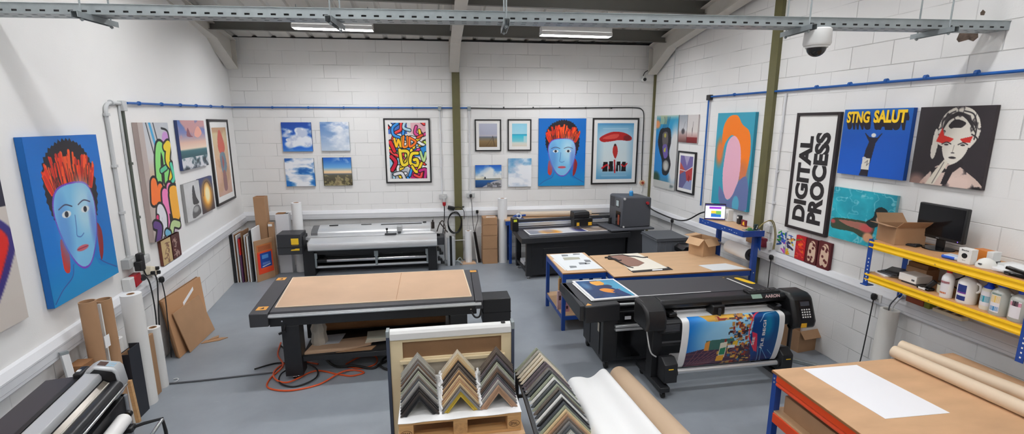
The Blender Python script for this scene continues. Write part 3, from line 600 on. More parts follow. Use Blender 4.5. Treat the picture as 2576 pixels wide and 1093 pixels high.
def graffiti(P, seed, pal, n=26, w=0.05):
    r = random.Random(seed)
    for i in range(n):
        cx, cy = r.random(), r.random(); pts = [(cx, cy)]; a = r.random() * 6.28
        for k in range(3): a += r.uniform(-1.6, 1.6); pts.append((pts[-1][0] + 0.12 * math.cos(a) / P.asp, pts[-1][1] + 0.12 * math.sin(a)))
        s = smooth(pts, 6); c = r.choice(pal); P.line(s, w * 1.55, (16, 14, 18)); P.line(s, w, c); P.line([(q[0] - 0.006, q[1] - 0.008) for q in s], w * 0.3, tuple(min(255, v + 60) for v in c), soft=0.02, op=0.6)
def letters_art(P, glyphs, w=0.05):
    for pts, c, k in glyphs:
        s = smooth(pts, 8); P.line(s, w * k * 1.6, (14, 13, 16)); P.line(s, w * k, c)
P = Paint(130, 300, (196, 190, 190)); P.grad([(0, (196, 200, 206)), (0.3, (206, 204, 204)), (0.55, (206, 170, 120)), (1, (210, 190, 206))])
P.rect(0, 0, 0.16, 1, (188, 174, 168)); P.line([(0.36, 0), (0.52, 0.3)], 0.03, (70, 170, 220)); P.line([(0.25, 0), (0.42, 0.36)], 0.012, (20, 20, 24)); P.line([(0.48, 0), (0.6, 0.25)], 0.012, (20, 20, 24)); P.ell(0.85, 0.15, 0.13, 0.07, (206, 150, 214), soft=0.2); P.line(smooth([(0.75, 0.05), (0.95, 0.08), (0.98, 0.2)]), 0.02, (20, 20, 24))
letters_art(P, [([(0.42, 0.52), (0.48, 0.32), (0.6, 0.2), (0.74, 0.3), (0.70, 0.52)], (140, 224, 120), 1.5), ([(0.55, 0.42), (0.72, 0.4)], (90, 200, 150), .8), ([(0.80, 0.22), (0.93, 0.2), (0.82, 0.34), (0.95, 0.42), (0.84, 0.52)], (246, 214, 40), 1.3), ([(0.92, 0.38), (0.97, 0.5), (0.85, 0.55)], (80, 210, 170), .8),
  ([(0.16, 0.66), (0.24, 0.5), (0.3, 0.7), (0.42, 0.56)], (250, 120, 40), 1.4), ([(0.5, 0.9), (0.55, 0.62), (0.66, 0.78), (0.74, 0.58), (0.76, 0.9)], (246, 130, 190), 1.6), ([(0.82, 0.62), (0.95, 0.64), (0.97, 0.82), (0.82, 0.86), (0.8, 0.66)], (250, 180, 50), 1.7),
  ([(0.22, 0.98), (0.3, 0.74), (0.42, 0.82), (0.36, 0.96)], (226, 226, 232), 1.4), ([(0.2, 0.8), (0.14, 0.92)], (220, 60, 120), .7), ([(0.6, 0.98), (0.7, 0.92), (0.9, 0.95)], (190, 214, 150), 1.2), ([(0.1, 0.86), (0.22, 0.9), (0.12, 1.0)], (96, 60, 130), 1.3), ([(0.44, 0.97), (0.5, 0.99)], (110, 180, 210), 1.2)])
canvas(LW, -2.765, -2.03, 1.33, 2.608, 'tall graffiti canvas in candy colours with black outlines, beside the dark conduit', P, (176, 160, 154), 0.05)
P = Paint(110, 110, (0, 0, 0)); P.grad([(0, (74, 110, 176)), (0.25, (120, 130, 180)), (0.45, (226, 186, 166)), (0.58, (240, 214, 190)), (0.62, (60, 110, 116)), (0.72, (40, 84, 92)), (1, (96, 100, 110))])
n = P.noise(3, 31, 5); P.mix(step(n, 0.5, 0.62) * (P.Y < 0.4), (200, 150, 150)); P.blob([(0.28, 0.32), (0.34, 0.15), (0.42, 0.3), (0.5, 0.34)], (140, 84, 96)); P.blob([(0.55, 0.3), (0.72, 0.12), (0.86, 0.26), (0.7, 0.36)], (236, 170, 150)); n2 = P.noise(7, 5, 4); P.mix(step(n2, 0.45, 0.6) * (P.Y > 0.76), (216, 216, 220)); P.mix(step(n2, 0.42, 0.36) * (P.Y > 0.72), (50, 54, 62))
canvas(LW, -1.71, -0.772, 2.007, 2.638, 'seascape canvas with a pink and blue sunset sky, beside the graffiti canvas', P, (52, 66, 110), 0.035)
P = Paint(60, 80, (206, 206, 206)); n = P.noise(3, 12); P.a *= (0.9 + 0.2 * n)[..., None]; P.blob([(0.45, 0.55), (0.5, 0.2), (0.62, 0.1), (0.7, 0.4), (0.85, 0.6), (0.6, 0.62)], (60, 60, 62)); P.blob([(0.35, 0.95), (0.45, 0.68), (0.8, 0.66), (0.9, 0.9)], (96, 96, 98)); P.ell(0.6, 0.75, 0.18, 0.08, (170, 170, 170), soft=0.6)
canvas(LW, -1.765, -1.235, 1.345, 1.84, 'small grey canvas with dark lumpy shapes, under the sunset seascape', P, (150, 150, 150))
P = Paint(50, 80, (60, 70, 120)); P.grad([(0, (50, 66, 120)), (0.5, (120, 96, 90)), (1, (70, 56, 60))]); P.ell(0.5, 0.5, 0.34, 0.38, (250, 170, 40), soft=0.8); P.ell(0.52, 0.48, 0.2, 0.25, (255, 240, 190), soft=0.7); P.line(smooth([(0.2, 0.5), (0.3, 0.2), (0.6, 0.12), (0.8, 0.3)]), 0.03, (90, 60, 40))
canvas(LW, -1.225, -0.712, 1.357, 1.845, 'small dark canvas with a glowing yellow lamp, under the sunset seascape', P, (60, 60, 96))
P = Paint(75, 170, (214, 186, 140)); P.grad([(0, (216, 200, 150)), (0.5, (222, 176, 140)), (1, (206, 160, 140))]); n = P.noise(4, 8); P.mix(step(n, .5, .7), (196, 150, 110)); P.blob([(0.3, 0.3), (0.35, 0.12), (0.5, 0.03), (0.66, 0.12), (0.78, 0.3), (0.6, 0.4), (0.45, 0.4)], (206, 74, 50)); P.blob([(0.36, 0.4), (0.7, 0.38), (0.78, 0.58), (0.6, 0.7), (0.42, 0.66)], (96, 120, 140)); P.blob([(0.45, 0.66), (0.65, 0.66), (0.68, 0.9), (0.55, 0.95), (0.42, 0.9)], (140, 90, 90)); P.blob([(0.5, 0.42), (0.62, 0.5), (0.5, 0.62)], (150, 60, 60))
framed(LW, -0.545, 0.385, 1.352, 2.66, 'black framed warm print of a red and blue figure shape, beside the sunset seascape', P, 0.035, 0.09)

def mosaic(bg, fg, seed, w=44, h=76, hot=None):
    P = Paint(w, h, bg); r = random.Random(seed)
    for i in range(14):
        x, y = r.uniform(0.25, 0.75), r.uniform(0.15, 0.9); s = smooth([(x, y), (x + r.uniform(-.2, .2), y + r.uniform(-.1, .1)), (x + r.uniform(-.2, .2), y + r.uniform(-.15, .15))], 5); P.line(s, 0.035, fg); P.line(s, 0.01, bg)
        if hot: P.ell(r.random(), r.random(), .12, .07, r.choice(hot), soft=0.4)
    return P
canvas(LW, -2.585, -2.335, 1.012, 1.297, 'small tan block print board standing on the trunking under the graffiti canvas', mosaic((206, 180, 130), (92, 40, 40), 3), (98, 50, 36), 0.03, name='art_board', cat='art board')
canvas(LW, -2.31, -2.08, 1.012, 1.30, 'small maroon block print board standing on the trunking under the graffiti canvas', mosaic((84, 40, 40), (222, 196, 180), 5), (70, 24, 28), 0.03, name='art_board', cat='art board')

# -- back wall
P = cloudy(90, 90, 21, (24, 70, 160), (40, 110, 210), 0.62, 2.0)
for c in ((0.5, 0.62, .3, .2), (0.66, 0.38, .2, .2), (0.8, 0.66, .25, .2), (0.3, 0.75, .22, .12), (0.55, 0.28, .12, .1), (0.2, 0.6, .08, .06)): P.ell(c[0], c[1], c[2], c[3], (236, 240, 248), soft=0.35)
n = P.noise(5, 77, 5); m = step(n, 0.55, 0.42); lum = step(P.a.mean(-1), 170, 230); P.mix(m * lum * 0.55, (164, 180, 212)); P.mix(step(P.Y, 0.9, 1.0), (70, 140, 215))
canvas(BW, -3.034, -2.532, 2.108, 2.617, 'square canvas of one big white cumulus on deep blue', P, (30, 60, 120), 0.03)
P = cloudy(90, 90, 33, (84, 128, 190), (190, 205, 222), 0.42, 1.5)
canvas(BW, -2.379, -1.886, 2.115, 2.624, 'square canvas of soft pale clouds, right above the road landscape', P, (150, 160, 170), 0.03)
P = cloudy(90, 90, 47, (40, 96, 170), (20, 110, 190), 0.43, 1.7, sy=2.6)
canvas(BW, -3.03, -2.532, 1.484, 1.985, 'square canvas of streaky grey clouds over blue, below the big cumulus', P, (110, 120, 130), 0.03)
P = Paint(90, 90, (0, 0, 0)); P.grad([(0, (20, 90, 190)), (0.35, (110, 170, 220)), (0.5, (246, 214, 170)), (0.56, (236, 200, 160)), (0.57, (110, 116, 124)), (0.64, (96, 92, 76)), (1, (66, 60, 40))]); n = P.noise(3, 55, 5); P.mix(step(n, 0.48, 0.6) * (P.Y < 0.42) * step(P.X, 0.3, 0.8), (226, 230, 236)); n = P.noise(14, 3, 4); P.mix((P.Y > 0.62) * step(n, 0.5, 0.65), (150, 140, 100)); P.poly([(0.5, 0.62), (0.53, 0.62), (0.66, 1), (0.34, 1)], (190, 170, 130), 0.5); P.rect(0, 0, .025, 1, (60, 56, 40))
canvas(BW, -2.384, -1.885, 1.488, 1.994, 'square canvas of a track across dark fields under blue sky', P, (56, 54, 44), 0.03)
P = Paint(150, 215, (226, 222, 220)); P.rect(0, 0, .5, .2, (70, 110, 190)); P.rect(.6, 0, 1, .2, (230, 180, 190)); P.rect(.5, .35, 1, .6, (40, 140, 214)); P.rect(0, .45, .4, .8, (150, 200, 226)); P.rect(.55, .75, 1, 1, (196, 40, 110)); P.rect(0, .8, .5, 1, (180, 186, 196))
graffiti(P, 11, [(230, 60, 60), (240, 240, 240), (40, 130, 210), (250, 210, 40), (210, 60, 130), (160, 200, 220), (180, 210, 80)], 34, 0.045)
letters_art(P, [([(0.15, 0.28), (0.2, 0.42), (0.26, 0.3), (0.32, 0.42), (0.36, 0.26)], (250, 200, 40), 0.75), ([(0.4, 0.24), (0.38, 0.42), (0.5, 0.4), (0.5, 0.25)], (250, 140, 40), .75), ([(0.56, 0.26), (0.56, 0.42), (0.72, 0.34), (0.56, 0.26)], (252, 120, 40), .75), ([(0.78, 0.26), (0.9, 0.22)], (240, 90, 50), .8),
  ([(0.28, 0.48), (0.34, 0.74), (0.5, 0.7), (0.5, 0.52), (0.3, 0.5)], (246, 220, 60), 1.05), ([(0.76, 0.54), (0.6, 0.56), (0.56, 0.72), (0.74, 0.76), (0.74, 0.66), (0.66, 0.66)], (248, 220, 50), 1.05), ([(0.6, 0.78), (0.72, 0.88), (0.86, 0.72)], (250, 214, 50), .9), ([(0.84, 0.52), (0.92, 0.68), (0.98, 0.54)], (190, 226, 150), .8), ([(0.05, 0.6), (0.16, 0.7), (0.06, 0.84)], (206, 30, 60), 1.2), ([(0.04, 0.34), (0.14, 0.5)], (216, 40, 50), 1.2), ([(0.12, 0.92), (0.3, 0.9), (0.38, 1)], (230, 230, 234), 1.0), ([(0.8, 0.86), (0.96, 0.84), (0.94, 0.98)], (196, 50, 130), 1.0)])
framed(BW, -1.28, -0.455, 1.516, 2.688, 'black framed graffiti print with yellow and orange letters, by the olive column', P, 0.024, 0.055)
P = Paint(75, 90, (0, 0, 0)); P.grad([(0, (186, 190, 206)), (0.45, (176, 178, 196)), (0.54, (190, 184, 190)), (0.56, (110, 120, 140)), (0.62, (120, 116, 108)), (0.75, (140, 116, 80)), (1, (110, 88, 56))]); P.line([(0.75, 0.53), (0.85, 0.95)], 0.02, (60, 50, 44)); P.line([(0.78, 0.55), (0.4, 0.95)], 0.012, (80, 66, 50)); P.line([(0.8, 0.6), (0.6, 0.95)], 0.008, (80, 66, 50))
framed(BW, 0.361, 0.851, 2.089, 2.672, 'small black framed photo of a grey beach with a groyne', P, 0.022, 0.055)
P = Paint(75, 90, (0, 0, 0)); P.grad([(0, (150, 214, 236)), (0.45, (170, 220, 236)), (0.47, (40, 150, 190)), (0.52, (60, 190, 214)), (0.78, (130, 206, 216)), (0.84, (216, 222, 214)), (1, (226, 216, 200))]); P.rect(0.78, 0.55, 1, 0.8, (206, 226, 226), .7)
framed(BW, 0.973, 1.418, 2.092, 2.676, 'small black framed photo of a turquoise sea horizon', P, 0.022, 0.06)
P = Paint(85, 72, (0, 0, 0)); P.grad([(0, (20, 90, 190)), (0.3, (90, 150, 210)), (0.55, (226, 222, 206)), (0.66, (190, 186, 160)), (0.68, (30, 90, 150)), (1, (20, 60, 110))]); n = P.noise(3, 91, 5); P.mix(step(n, .42, .6) * (P.Y < .6) * step(P.X + P.Y, .2, .8), (232, 234, 232)); P.blob([(0.2, 1.1), (0.5, 0.85), (0.75, 0.72), (1.1, 0.7), (1.1, 1.1)], (170, 170, 176)); n = P.noise(16, 4); P.mix(step(n, .5, .6) * (P.Y > .8) * (P.X > .45), (96, 96, 100)); P.line([(0.3, .62), (.95, .62)], .03, (50, 60, 70), op=.7); P.ell(.37, .58, .03, .06, (40, 50, 60))
canvas(BW, 0.358, 0.852, 1.411, 1.829, 'landscape canvas of a rocky lake shore under blue sky', P, (40, 50, 66), 0.03)
P = cloudy(75, 90, 63, (70, 150, 205), (170, 196, 206), 0.42, 1.6)
canvas(BW, 0.98, 1.423, 1.413, 1.95, 'upright canvas of hazy white cloud on pale blue, beside the lake shore canvas', P, (150, 160, 165), 0.03)
# pale poster with red shapes (stand-in)
P = Paint(130, 185, (0, 0, 0)); P.grad([(0, (70, 140, 190)), (0.08, (130, 184, 214)), (0.3, (206, 226, 232)), (0.7, (214, 226, 228)), (0.92, (120, 176, 206)), (1, (90, 150, 190))])
dx = np.abs(P.X - .5) * 2; P.mix(step(dx, .6, 1.05) * .5, (90, 160, 200))
P.blob([(0.06, 0.27), (0.2, 0.2), (0.45, 0.15), (0.75, 0.17), (0.95, 0.25), (0.9, 0.31), (0.6, 0.3), (0.4, 0.32), (0.15, 0.33)], (176, 34, 34)); P.blob([(0.15, 0.27), (0.4, 0.2), (0.6, 0.2), (0.5, 0.27)], (214, 80, 70)); P.ell(0.82, 0.26, .1, .05, (120, 24, 30), soft=.4)
P.blob([(0.45, 0.42), (0.5, 0.36), (0.56, 0.42), (0.58, 0.52), (0.52, 0.63), (0.44, 0.52)], (180, 44, 40)); P.ell(.5, .385, .03, .022, (40, 30, 34), soft=.4)
for a, b, y0 in ((.17, .32, .69), (.335, .47, .675), (.485, .53, .69), (.545, .68, .68), (.695, .83, .69)): P.poly([(a, .86), (a + .02, y0), (b - .01, y0), (b, .86)], (26, 20, 22))
P.line(smooth([(.16, .8), (.3, .74), (.36, .8)]), .03, (196, 34, 40)); P.line([(.5, .66), (.52, .88)], .028, (196, 34, 40)); P.line(smooth([(.7, .74), (.78, .77), (.85, .72)]), .026, (196, 34, 40)); P.line([(.33, .7), (.33, .86)], .01, (206, 220, 224)); P.line([(.62, .76), (.63, .86)], .02, (206, 220, 224))
for yy, c in ((.095, (226, 240, 246)), (.93, (180, 214, 230)), (.945, (180, 214, 230))): P.line([(.15, yy), (.85, yy)], .006, c, op=.7)
framed(BW, 2.597, 3.511, 1.434, 2.70, 'large black framed pale poster with red shapes over dark bars', P, 0.028, 0.07)

# -- right wall
P = Paint(90, 190, (0, 0, 0)); P.grad([(0, (190, 206, 190)), (0.06, (40, 150, 190)), (0.4, (30, 130, 206)), (0.8, (30, 136, 206)), (1, (120, 130, 120))]); P.ell(.05, .12, .14, .06, (226, 150, 96), soft=.6); P.rect(.2, 0, .5, .12, (190, 196, 150), .7); P.ell(.9, .55, .25, .4, (214, 214, 212), soft=.5); P.ell(.1, .88, .2, .09, (30, 70, 50), soft=.6); n = P.noise(5, 6, 4); P.mix((P.Y > .9) * step(n, .4, .55), (200, 200, 196)); P.mix((P.Y > .93) * step(n, .5, .4), (60, 70, 70))
P.blob([(.2, .2), (.4, .17), (.66, .18), (.74, .34), (.68, .5), (.78, .66), (.66, .8), (.42, .8), (.36, .62), (.22, .5), (.12, .36)], (24, 22, 28)); P.blob([(.32, .26), (.45, .22), (.56, .24), (.6, .36), (.5, .46), (.36, .4)], (96, 90, 90)); P.blob([(.36, .42), (.56, .4), (.62, .54), (.46, .58)], (104, 88, 160)); P.ell(.56, .68, .14, .075, (150, 150, 146), soft=.3); P.ell(.56, .69, .08, .05, (196, 196, 190), soft=.6); P.poly([(.44, .45), (.52, .43), (.5, .5), (.42, .49)], (190, 186, 60)); P.ell(.45, .27, .05, .03, (180, 170, 70), soft=.4)
for i in range(5): P.line(smooth([(.3 + .06 * i, .18), (.4 + .05 * i, .08), (.36 + .07 * i, .02)]), .006, (20, 20, 24))
canvas(RW, 0.215, 0.992, 1.415, 2.741, 'blue canvas with a dark mechanical mask shape, by the corner on the shelving wall', P, (150, 150, 150), 0.025)
P = Paint(45, 60, (190, 192, 196)); P.grad([(0, (150, 156, 164)), (.55, (206, 206, 208)), (.75, (170, 140, 134)), (1, (110, 70, 66))]); P.ell(.55, .6, .2, .1, (70, 66, 70), soft=.6); P.line([(.5, .6), (.75, .25)], .02, (90, 90, 96))
canvas(RW, 1.012, 1.268, 2.283, 2.738, 'small misty grey canvas, the one nearer the corner of the misty pair', P, (110, 110, 114), 0.02)
P = Paint(45, 60, (206, 204, 202)); P.grad([(0, (206, 200, 198)), (.6, (220, 214, 208)), (.78, (190, 150, 144)), (.82, (130, 40, 40)), (1, (120, 36, 36))]); P.line([(.55, .25), (.5, .75)], .02, (90, 80, 80)); P.ell(.5, .55, .04, .1, (120, 110, 110), soft=.6)
canvas(RW, 1.276, 1.592, 2.281, 2.738, 'small misty canvas with a red lower edge and a mast', P, (200, 190, 188), 0.02)
P = Paint(75, 110, (120, 110, 160)); P.poly([(0, 0), (1, 0), (1, .3), (.45, .45), (0, .2)], (116, 104, 160)); P.poly([(.3, 0), (.75, 0), (.55, .3)], (170, 160, 196)); P.poly([(0, .2), (.45, .45), (.0, .6)], (190, 86, 76)); P.poly([(.45, .45), (1, .3), (1, .7), (.6, .75)], (186, 60, 60)); P.poly([(0, .6), (.45, .45), (.6, .75), (.3, 1), (0, 1)], (96, 92, 140)); P.poly([(.6, .75), (1, .7), (1, 1), (.3, 1)], (140, 150, 190)); P.line([(0, .44), (.5, .46), (1, .3)], .02, (226, 226, 230)); P.poly([(.72, .55), (.86, .62), (.78, .78), (.66, .7)], (150, 34, 40))
framed(RW, 1.052, 1.594, 1.427, 2.134, 'black framed geometric print in purple and red below the misty pair', P, 0.026, 0.05)
# turquoise, orange and pink study (stand-in)
P = Paint(140, 270, (56, 160, 186)); n = P.noise(2, 3)
P.blob([(.18, .3), (.2, .14), (.34, .04), (.55, .03), (.7, .12), (.9, .2), (.96, .4), (.9, .62), (.78, .72), (.7, .5), (.5, .24), (.3, .3), (.2, .44)], (252, 130, 20)); P.ell(.14, .42, .1, .14, (230, 126, 60), soft=.8); P.ell(.8, .62, .14, .12, (206, 120, 90), soft=.9, op=.8)
P.blob([(.3, .46), (.36, .3), (.52, .24), (.68, .32), (.74, .5), (.72, .7), (.6, .86), (.46, .92), (.34, .84), (.28, .66)], (240, 184, 204)); P.blob([(.6, .86), (.74, .7), (.94, .66), (.98, .98), (.3, .99), (.2, .8), (.34, .85), (.46, .93)], (106, 120, 170)); P.ell(.7, .95, .09, .09, (90, 176, 206), soft=.15)
canvas(RW, 2.14, 2.96, 1.395, 2.748, 'turquoise canvas with plain orange and pink rounded shapes, beside the second olive column', P, (44, 140, 166), 0.045)
# lettered poster
def dig(t, w, h, d):
    m = M(); text(m, 'DIGITAL', lambda u, v: (0.275 - v, -d - 0.001, 0.11 + u), 1.0, 0.19, 0.05); t.part('lettering', m, LETTER, label='black upright lettering DIGITAL')
    m = M(); text(m, 'PROCESS', lambda u, v: (0.505 - v, -d - 0.001, 0.11 + u), 1.045, 0.20, 0.05); t.part('lettering', m, LETTER, label='black upright lettering PROCESS')
framed(RW, 3.672, 4.277, 1.345, 2.72, 'tall black framed white poster lettered DIGITAL PROCESS', None, 0.032, 0, dig, 0.04, 'framed_poster', fm=mat('brown_black_frame', (44, 36, 38), 0.45))
# STNG SALUT
P = Paint(170, 165, (10, 88, 184)); P.grad([(0, (14, 96, 178)), (.4, (6, 82, 178)), (1, (14, 92, 200))]); dk = (30, 22, 34)
P.poly([(.36, 1), (.4, .85), (.41, .62), (.45, .48), (.42, .44), (.37, .36), (.38, .35), (.44, .41), (.5, .42), (.56, .42), (.62, .35), (.63, .36), (.58, .44), (.55, .5), (.52, .72), (.5, .86), (.5, 1)], (32, 28, 44)); P.ell(.505, .385, .035, .03, (224, 222, 216), soft=.3); P.poly([(.39, .73), (.5, .73), (.5, .9), (.38, .9)], (222, 218, 206)); P.line([(.43, .8), (.47, .76), (.46, .84), (.49, .8)], .008, (60, 56, 60)); P.ell(.41, .73, .03, .02, (200, 200, 206))
def stng(t, w, h, d):
    YL = mat('poster_yellow', (252, 208, 36), 0.5); m = M()
    for k in range(1, 9):
        text(m, 'STNG', lambda u, v: (0.035 + u + 0.0028 * k, -d - 0.0009 + 0.00006 * k, h * 0.795 + v - 0.0085 * k), w * 0.36, h * 0.175, 0.06); text(m, 'SALUT', lambda u, v: (w * 0.47 + u + 0.0028 * k, -d - 0.0009 + 0.00006 * k, h * 0.795 + v - 0.0085 * k), w * 0.46, h * 0.185, 0.06)
    t.part('lettering_shadow', m, mat('poster_dark', (30, 22, 34), 0.6))
    m = M(); text(m, 'STNG', lambda u, v: (0.035 + u, -d - 0.001, h * 0.795 + v), w * 0.36, h * 0.175, 0.04); text(m, 'SALUT', lambda u, v: (w * 0.47 + u, -d - 0.001, h * 0.795 + v), w * 0.46, h * 0.185, 0.045); t.part('lettering', m, YL, label='yellow lettering STNG SALUT')
canvas(RW, 4.33, 5.051, 2.075, 2.74, 'blue canvas lettered STNG SALUT in yellow over a small dark figure', P, (10, 70, 150), 0.04, stng)
# stencil portrait
P = Paint(150, 165, (46, 40, 44)); iv = (228, 222, 210); dk = (40, 34, 38)
P.blob([(.2, 1.05), (.28, .84), (.4, .74), (.62, .72), (.78, .8), (.96, .92), (1.02, 1.05)], (214, 190, 178)); n = P.noise(10, 14, 4); P.mix(step(n, .52, .6) * (P.Y > .72) * (P.X > .15), dk); P.ell(.7, .94, .16, .1, (226, 200, 188), soft=.6); P.ell(.1, .98, .12, .1, (190, 150, 136), soft=.9, op=.7)
P.blob([(.3, .4), (.34, .14), (.48, .02), (.66, .02), (.8, .12), (.86, .3), (.8, .48), (.68, .5), (.4, .5)], iv)
for i in range(14):
    a = i / 13; P.line(smooth([(.36 + .03 * a, .3 - .2 * a), (.5 + .12 * a, .08 + .04 * a), (.7 + .1 * a, .12 + .2 * a)]), .012, dk, op=.9)
hm = ((P.X - .58) / .3) ** 2 + ((P.Y - .27) / .27) ** 2 < 1; hn = P.noise(6, 23, 3, 1.6, .8)
P.mix(np.clip(1 - np.abs(hn - .5) * 16, 0, 1) * (hm & (P.Y < .36)), dk)
for q in (((.34, .2), (.42, .1), (.5, .06)), ((.36, .3), (.42, .18), (.56, .1)), ((.62, .06), (.74, .1), (.8, .22)), ((.7, .16), (.8, .26), (.8, .4)), ((.76, .34), (.84, .4), (.78, .5))): P.line(smooth(q, 8), .016, dk)
P.blob([(.44, .24), (.52, .16), (.66, .2), (.62, .26), (.5, .28)], dk); P.blob([(.26, .32), (.3, .3), (.33, .5), (.3, .66), (.25, .6)], iv)
P.blob([(.4, .34), (.5, .27), (.64, .28), (.74, .36), (.74, .52), (.68, .64), (.56, .72), (.46, .66), (.4, .52)], iv)
P.poly([(.3, .44), (.36, .26), (.4, .36), (.54, .4), (.5, .44), (.38, .46)], (216, 44, 30)); P.poly([(.62, .4), (.78, .36), (.76, .44), (.66, .44)], (206, 44, 34))
for cx in (.45, .67): P.line(smooth([(cx - .06, .47), (cx, .445), (cx + .06, .465)]), .014, dk); P.ell(cx, .475, .03, .012, dk, soft=.3)
P.line([(.56, .48), (.55, .56)], .006, (120, 110, 100)); P.ell(.555, .575, .025, .008, dk, soft=.5); P.ell(.56, .635, .05, .014, dk, soft=.3); P.poly([(.36, .8), (.46, .66), (.52, .7), (.36, 1), (.24, 1)], (224, 216, 200)); P.line([(.46, .7), (.34, .98)], .008, dk); P.poly([(.52, .74), (.7, .66), (.72, .72), (.6, .82), (.54, .98), (.46, .98)], dk)
canvas(RW, 5.11, 5.69, 2.07, 2.74, 'square dark canvas of a black and cream stencil portrait with a red eye band', P, (58, 50, 54), 0.035)
# pool swimmer
P = Paint(140, 125, (34, 170, 190)); n = P.noise(3, 9, 4); P.a += (n[..., None] - .5) * np.array([40, 90, 80]); n1 = P.noise(4.5, 2, 3); n2 = P.noise(4.5, 19, 3)
P.mix(np.clip(1 - np.abs(n1 - .5) * 34, 0, 1) * .75, (170, 226, 232)); P.mix(np.clip(1 - np.abs(n2 - .5) * 38, 0, 1) * .6, (150, 216, 226))
P.blob([(.02, .66), (.1, .6), (.4, .56), (.62, .56), (.74, .62), (.7, .82), (.56, .86), (.4, .8), (.15, .82), (.03, .8)], (60, 74, 56)); P.blob([(.15, .63), (.4, .6), (.6, .6), (.68, .68), (.6, .74), (.45, .72), (.3, .7)], (170, 110, 96)); P.ell(.62, .68, .1, .08, (206, 90, 90), soft=.6); P.ell(.66, .84, .08, .09, (226, 166, 126), soft=.4); P.ell(.05, .68, .04, .04, (196, 84, 84), soft=.6); P.blob([(.6, .56), (.7, .44), (.72, .3), (.8, .24), (.9, .3), (.88, .48), (.78, .6), (.68, .64)], (26, 40, 40)); P.ell(.79, .47, .045, .06, (222, 180, 150), soft=.4)
canvas(RW, 4.315, 5.02, 1.375, 1.925, 'turquoise pool canvas with a blurred swimmer, partly behind the shelf carton', P, (120, 180, 190), 0.03)
def board(seed, bg, pal, fg=None):
    P = Paint(40, 80, bg); r = random.Random(seed)
    for i in range(16):
        x, y = r.uniform(.1, .9), r.uniform(.1, .95); P.line(smooth([(x, y), (x + r.uniform(-.3, .3), y + r.uniform(-.1, .15)), (x + r.uniform(-.4, .4), y + r.uniform(-.1, .2))], 4), r.uniform(.03, .09), r.choice(pal))
    return P
canvas(RW, 3.55, 3.70, 1.0, 1.29, 'white painted board splashed with green and pink, standing on the trunking', board(2, (232, 232, 232), [(60, 160, 60), (40, 90, 200), (210, 80, 180), (240, 220, 40), (40, 90, 160)]), (220, 220, 220), 0.02, name='art_board', cat='art board')
canvas(RW, 3.715, 3.86, 1.0, 1.28, 'white painted board splashed with orange and dark blue, standing on the trunking', board(8, (232, 232, 232), [(30, 60, 170), (246, 160, 40), (40, 90, 200), (60, 50, 90), (220, 200, 60)]), (220, 220, 220), 0.02, name='art_board', cat='art board')
canvas(RW, 3.872, 4.02, 0.995, 1.285, 'red painted board with an orange and green blot, standing on the trunking', board(5, (190, 24, 34), [(230, 60, 30), (206, 30, 40), (240, 110, 30), (220, 40, 60), (80, 140, 40)]), (170, 20, 40), 0.03, name='art_board', cat='art board')
def mask_board(seed, bg):
    P = Paint(44, 80, bg); P.blob([(.25, .3), (.4, .1), (.7, .08), (.85, .3), (.85, .8), (.65, .92), (.5, .85), (.3, .9), (.2, .7)], (226, 196, 170)); r = random.Random(seed)
    for i in range(9): P.ell(r.uniform(.3, .75), r.uniform(.2, .85), .1, .05, bg, r.random() * 3, .3)
    P.line(smooth([(.2, .2), (.5, .12), (.85, .3)]), .03, bg); return P
canvas(RW, 4.03, 4.19, 0.99, 1.285, 'maroon printed board with a pale face shape, standing next to the red board', mask_board(1, (96, 32, 34)), (84, 20, 30), 0.03, name='art_board', cat='art board')
canvas(RW, 4.205, 4.372, 0.985, 1.295, 'maroon printed board with a pale face shape, last of the row towards the shelves', mask_board(4, (100, 34, 38)), (84, 20, 30), 0.03, name='art_board', cat='art board')
# ------------------------------------------------------------------ large flatbed cutting table in the middle of the floor
t = Thing('cutting_table', 'large flatbed cutting table with a brown board bed in the middle of the floor', 'cutting table', (-0.66, 5.35, 0))
DECK = mat('deck_grey', (70, 70, 74), 0.5, bump=0.02, bscale=200)
t.part('deck', M().prism([(-1.64, 4.80), (0.40, 4.80), (0.44, 5.88), (-1.72, 5.94)], 'z', 0.70, 0.757), DECK, 0.004)
e = t.part('end_cover', M().prism([(-1.82, 4.76), (-1.645, 4.76), (-1.725, 5.96), (-1.91, 5.96)], 'z', 0.62, 0.76), mat('end_cover_grey', (62, 62, 66), 0.45), 0.008)
t.part('warning_label', M().box(-1.79, -1.69, 4.86, 4.96, 0.7605, 0.7612).box(-1.88, -1.78, 5.82, 5.92, 0.7605, 0.7612), AMBER, parent=e); t.part('label_pictogram', M().slab([(-1.76, 4.89), (-1.72, 4.89), (-1.73, 4.94)], 0.7612, 0.7616).slab([(-1.85, 5.85), (-1.81, 5.85), (-1.82, 5.9)], 0.7612, 0.7616), LETTER, parent=e)
e = t.part('end_cover', M().prism([(0.405, 4.78), (0.49, 4.78), (0.535, 5.86), (0.445, 5.86)], 'z', 0.66, 0.76), MATS['end_cover_grey'], 0.008)
t.part('warning_label', M().box(0.43, 0.51, 5.76, 5.83, 0.7605, 0.7612), AMBER, parent=e)
t.part('bed_board', M().prism([(-1.61, 4.915), (0.37, 4.905), (0.345, 5.865), (-1.70, 5.89)], 'z', 0.757, 0.764), MDF, 0.001)
m = M(); t.part('bed_rim', m.bar((-1.61, 4.91, 0.762), (0.37, 4.90, 0.762), 0.012, 0.008).bar((0.374, 4.9, 0.762), (0.349, 5.868, 0.762), 0.012, 0.008).bar((-1.704, 5.893, 0.762), (0.349, 5.87, 0.762), 0.012, 0.008).bar((-1.614, 4.91, 0.762), (-1.704, 5.893, 0.762), 0.012, 0.008), mat('pale_rim', (226, 206, 180), 0.6))
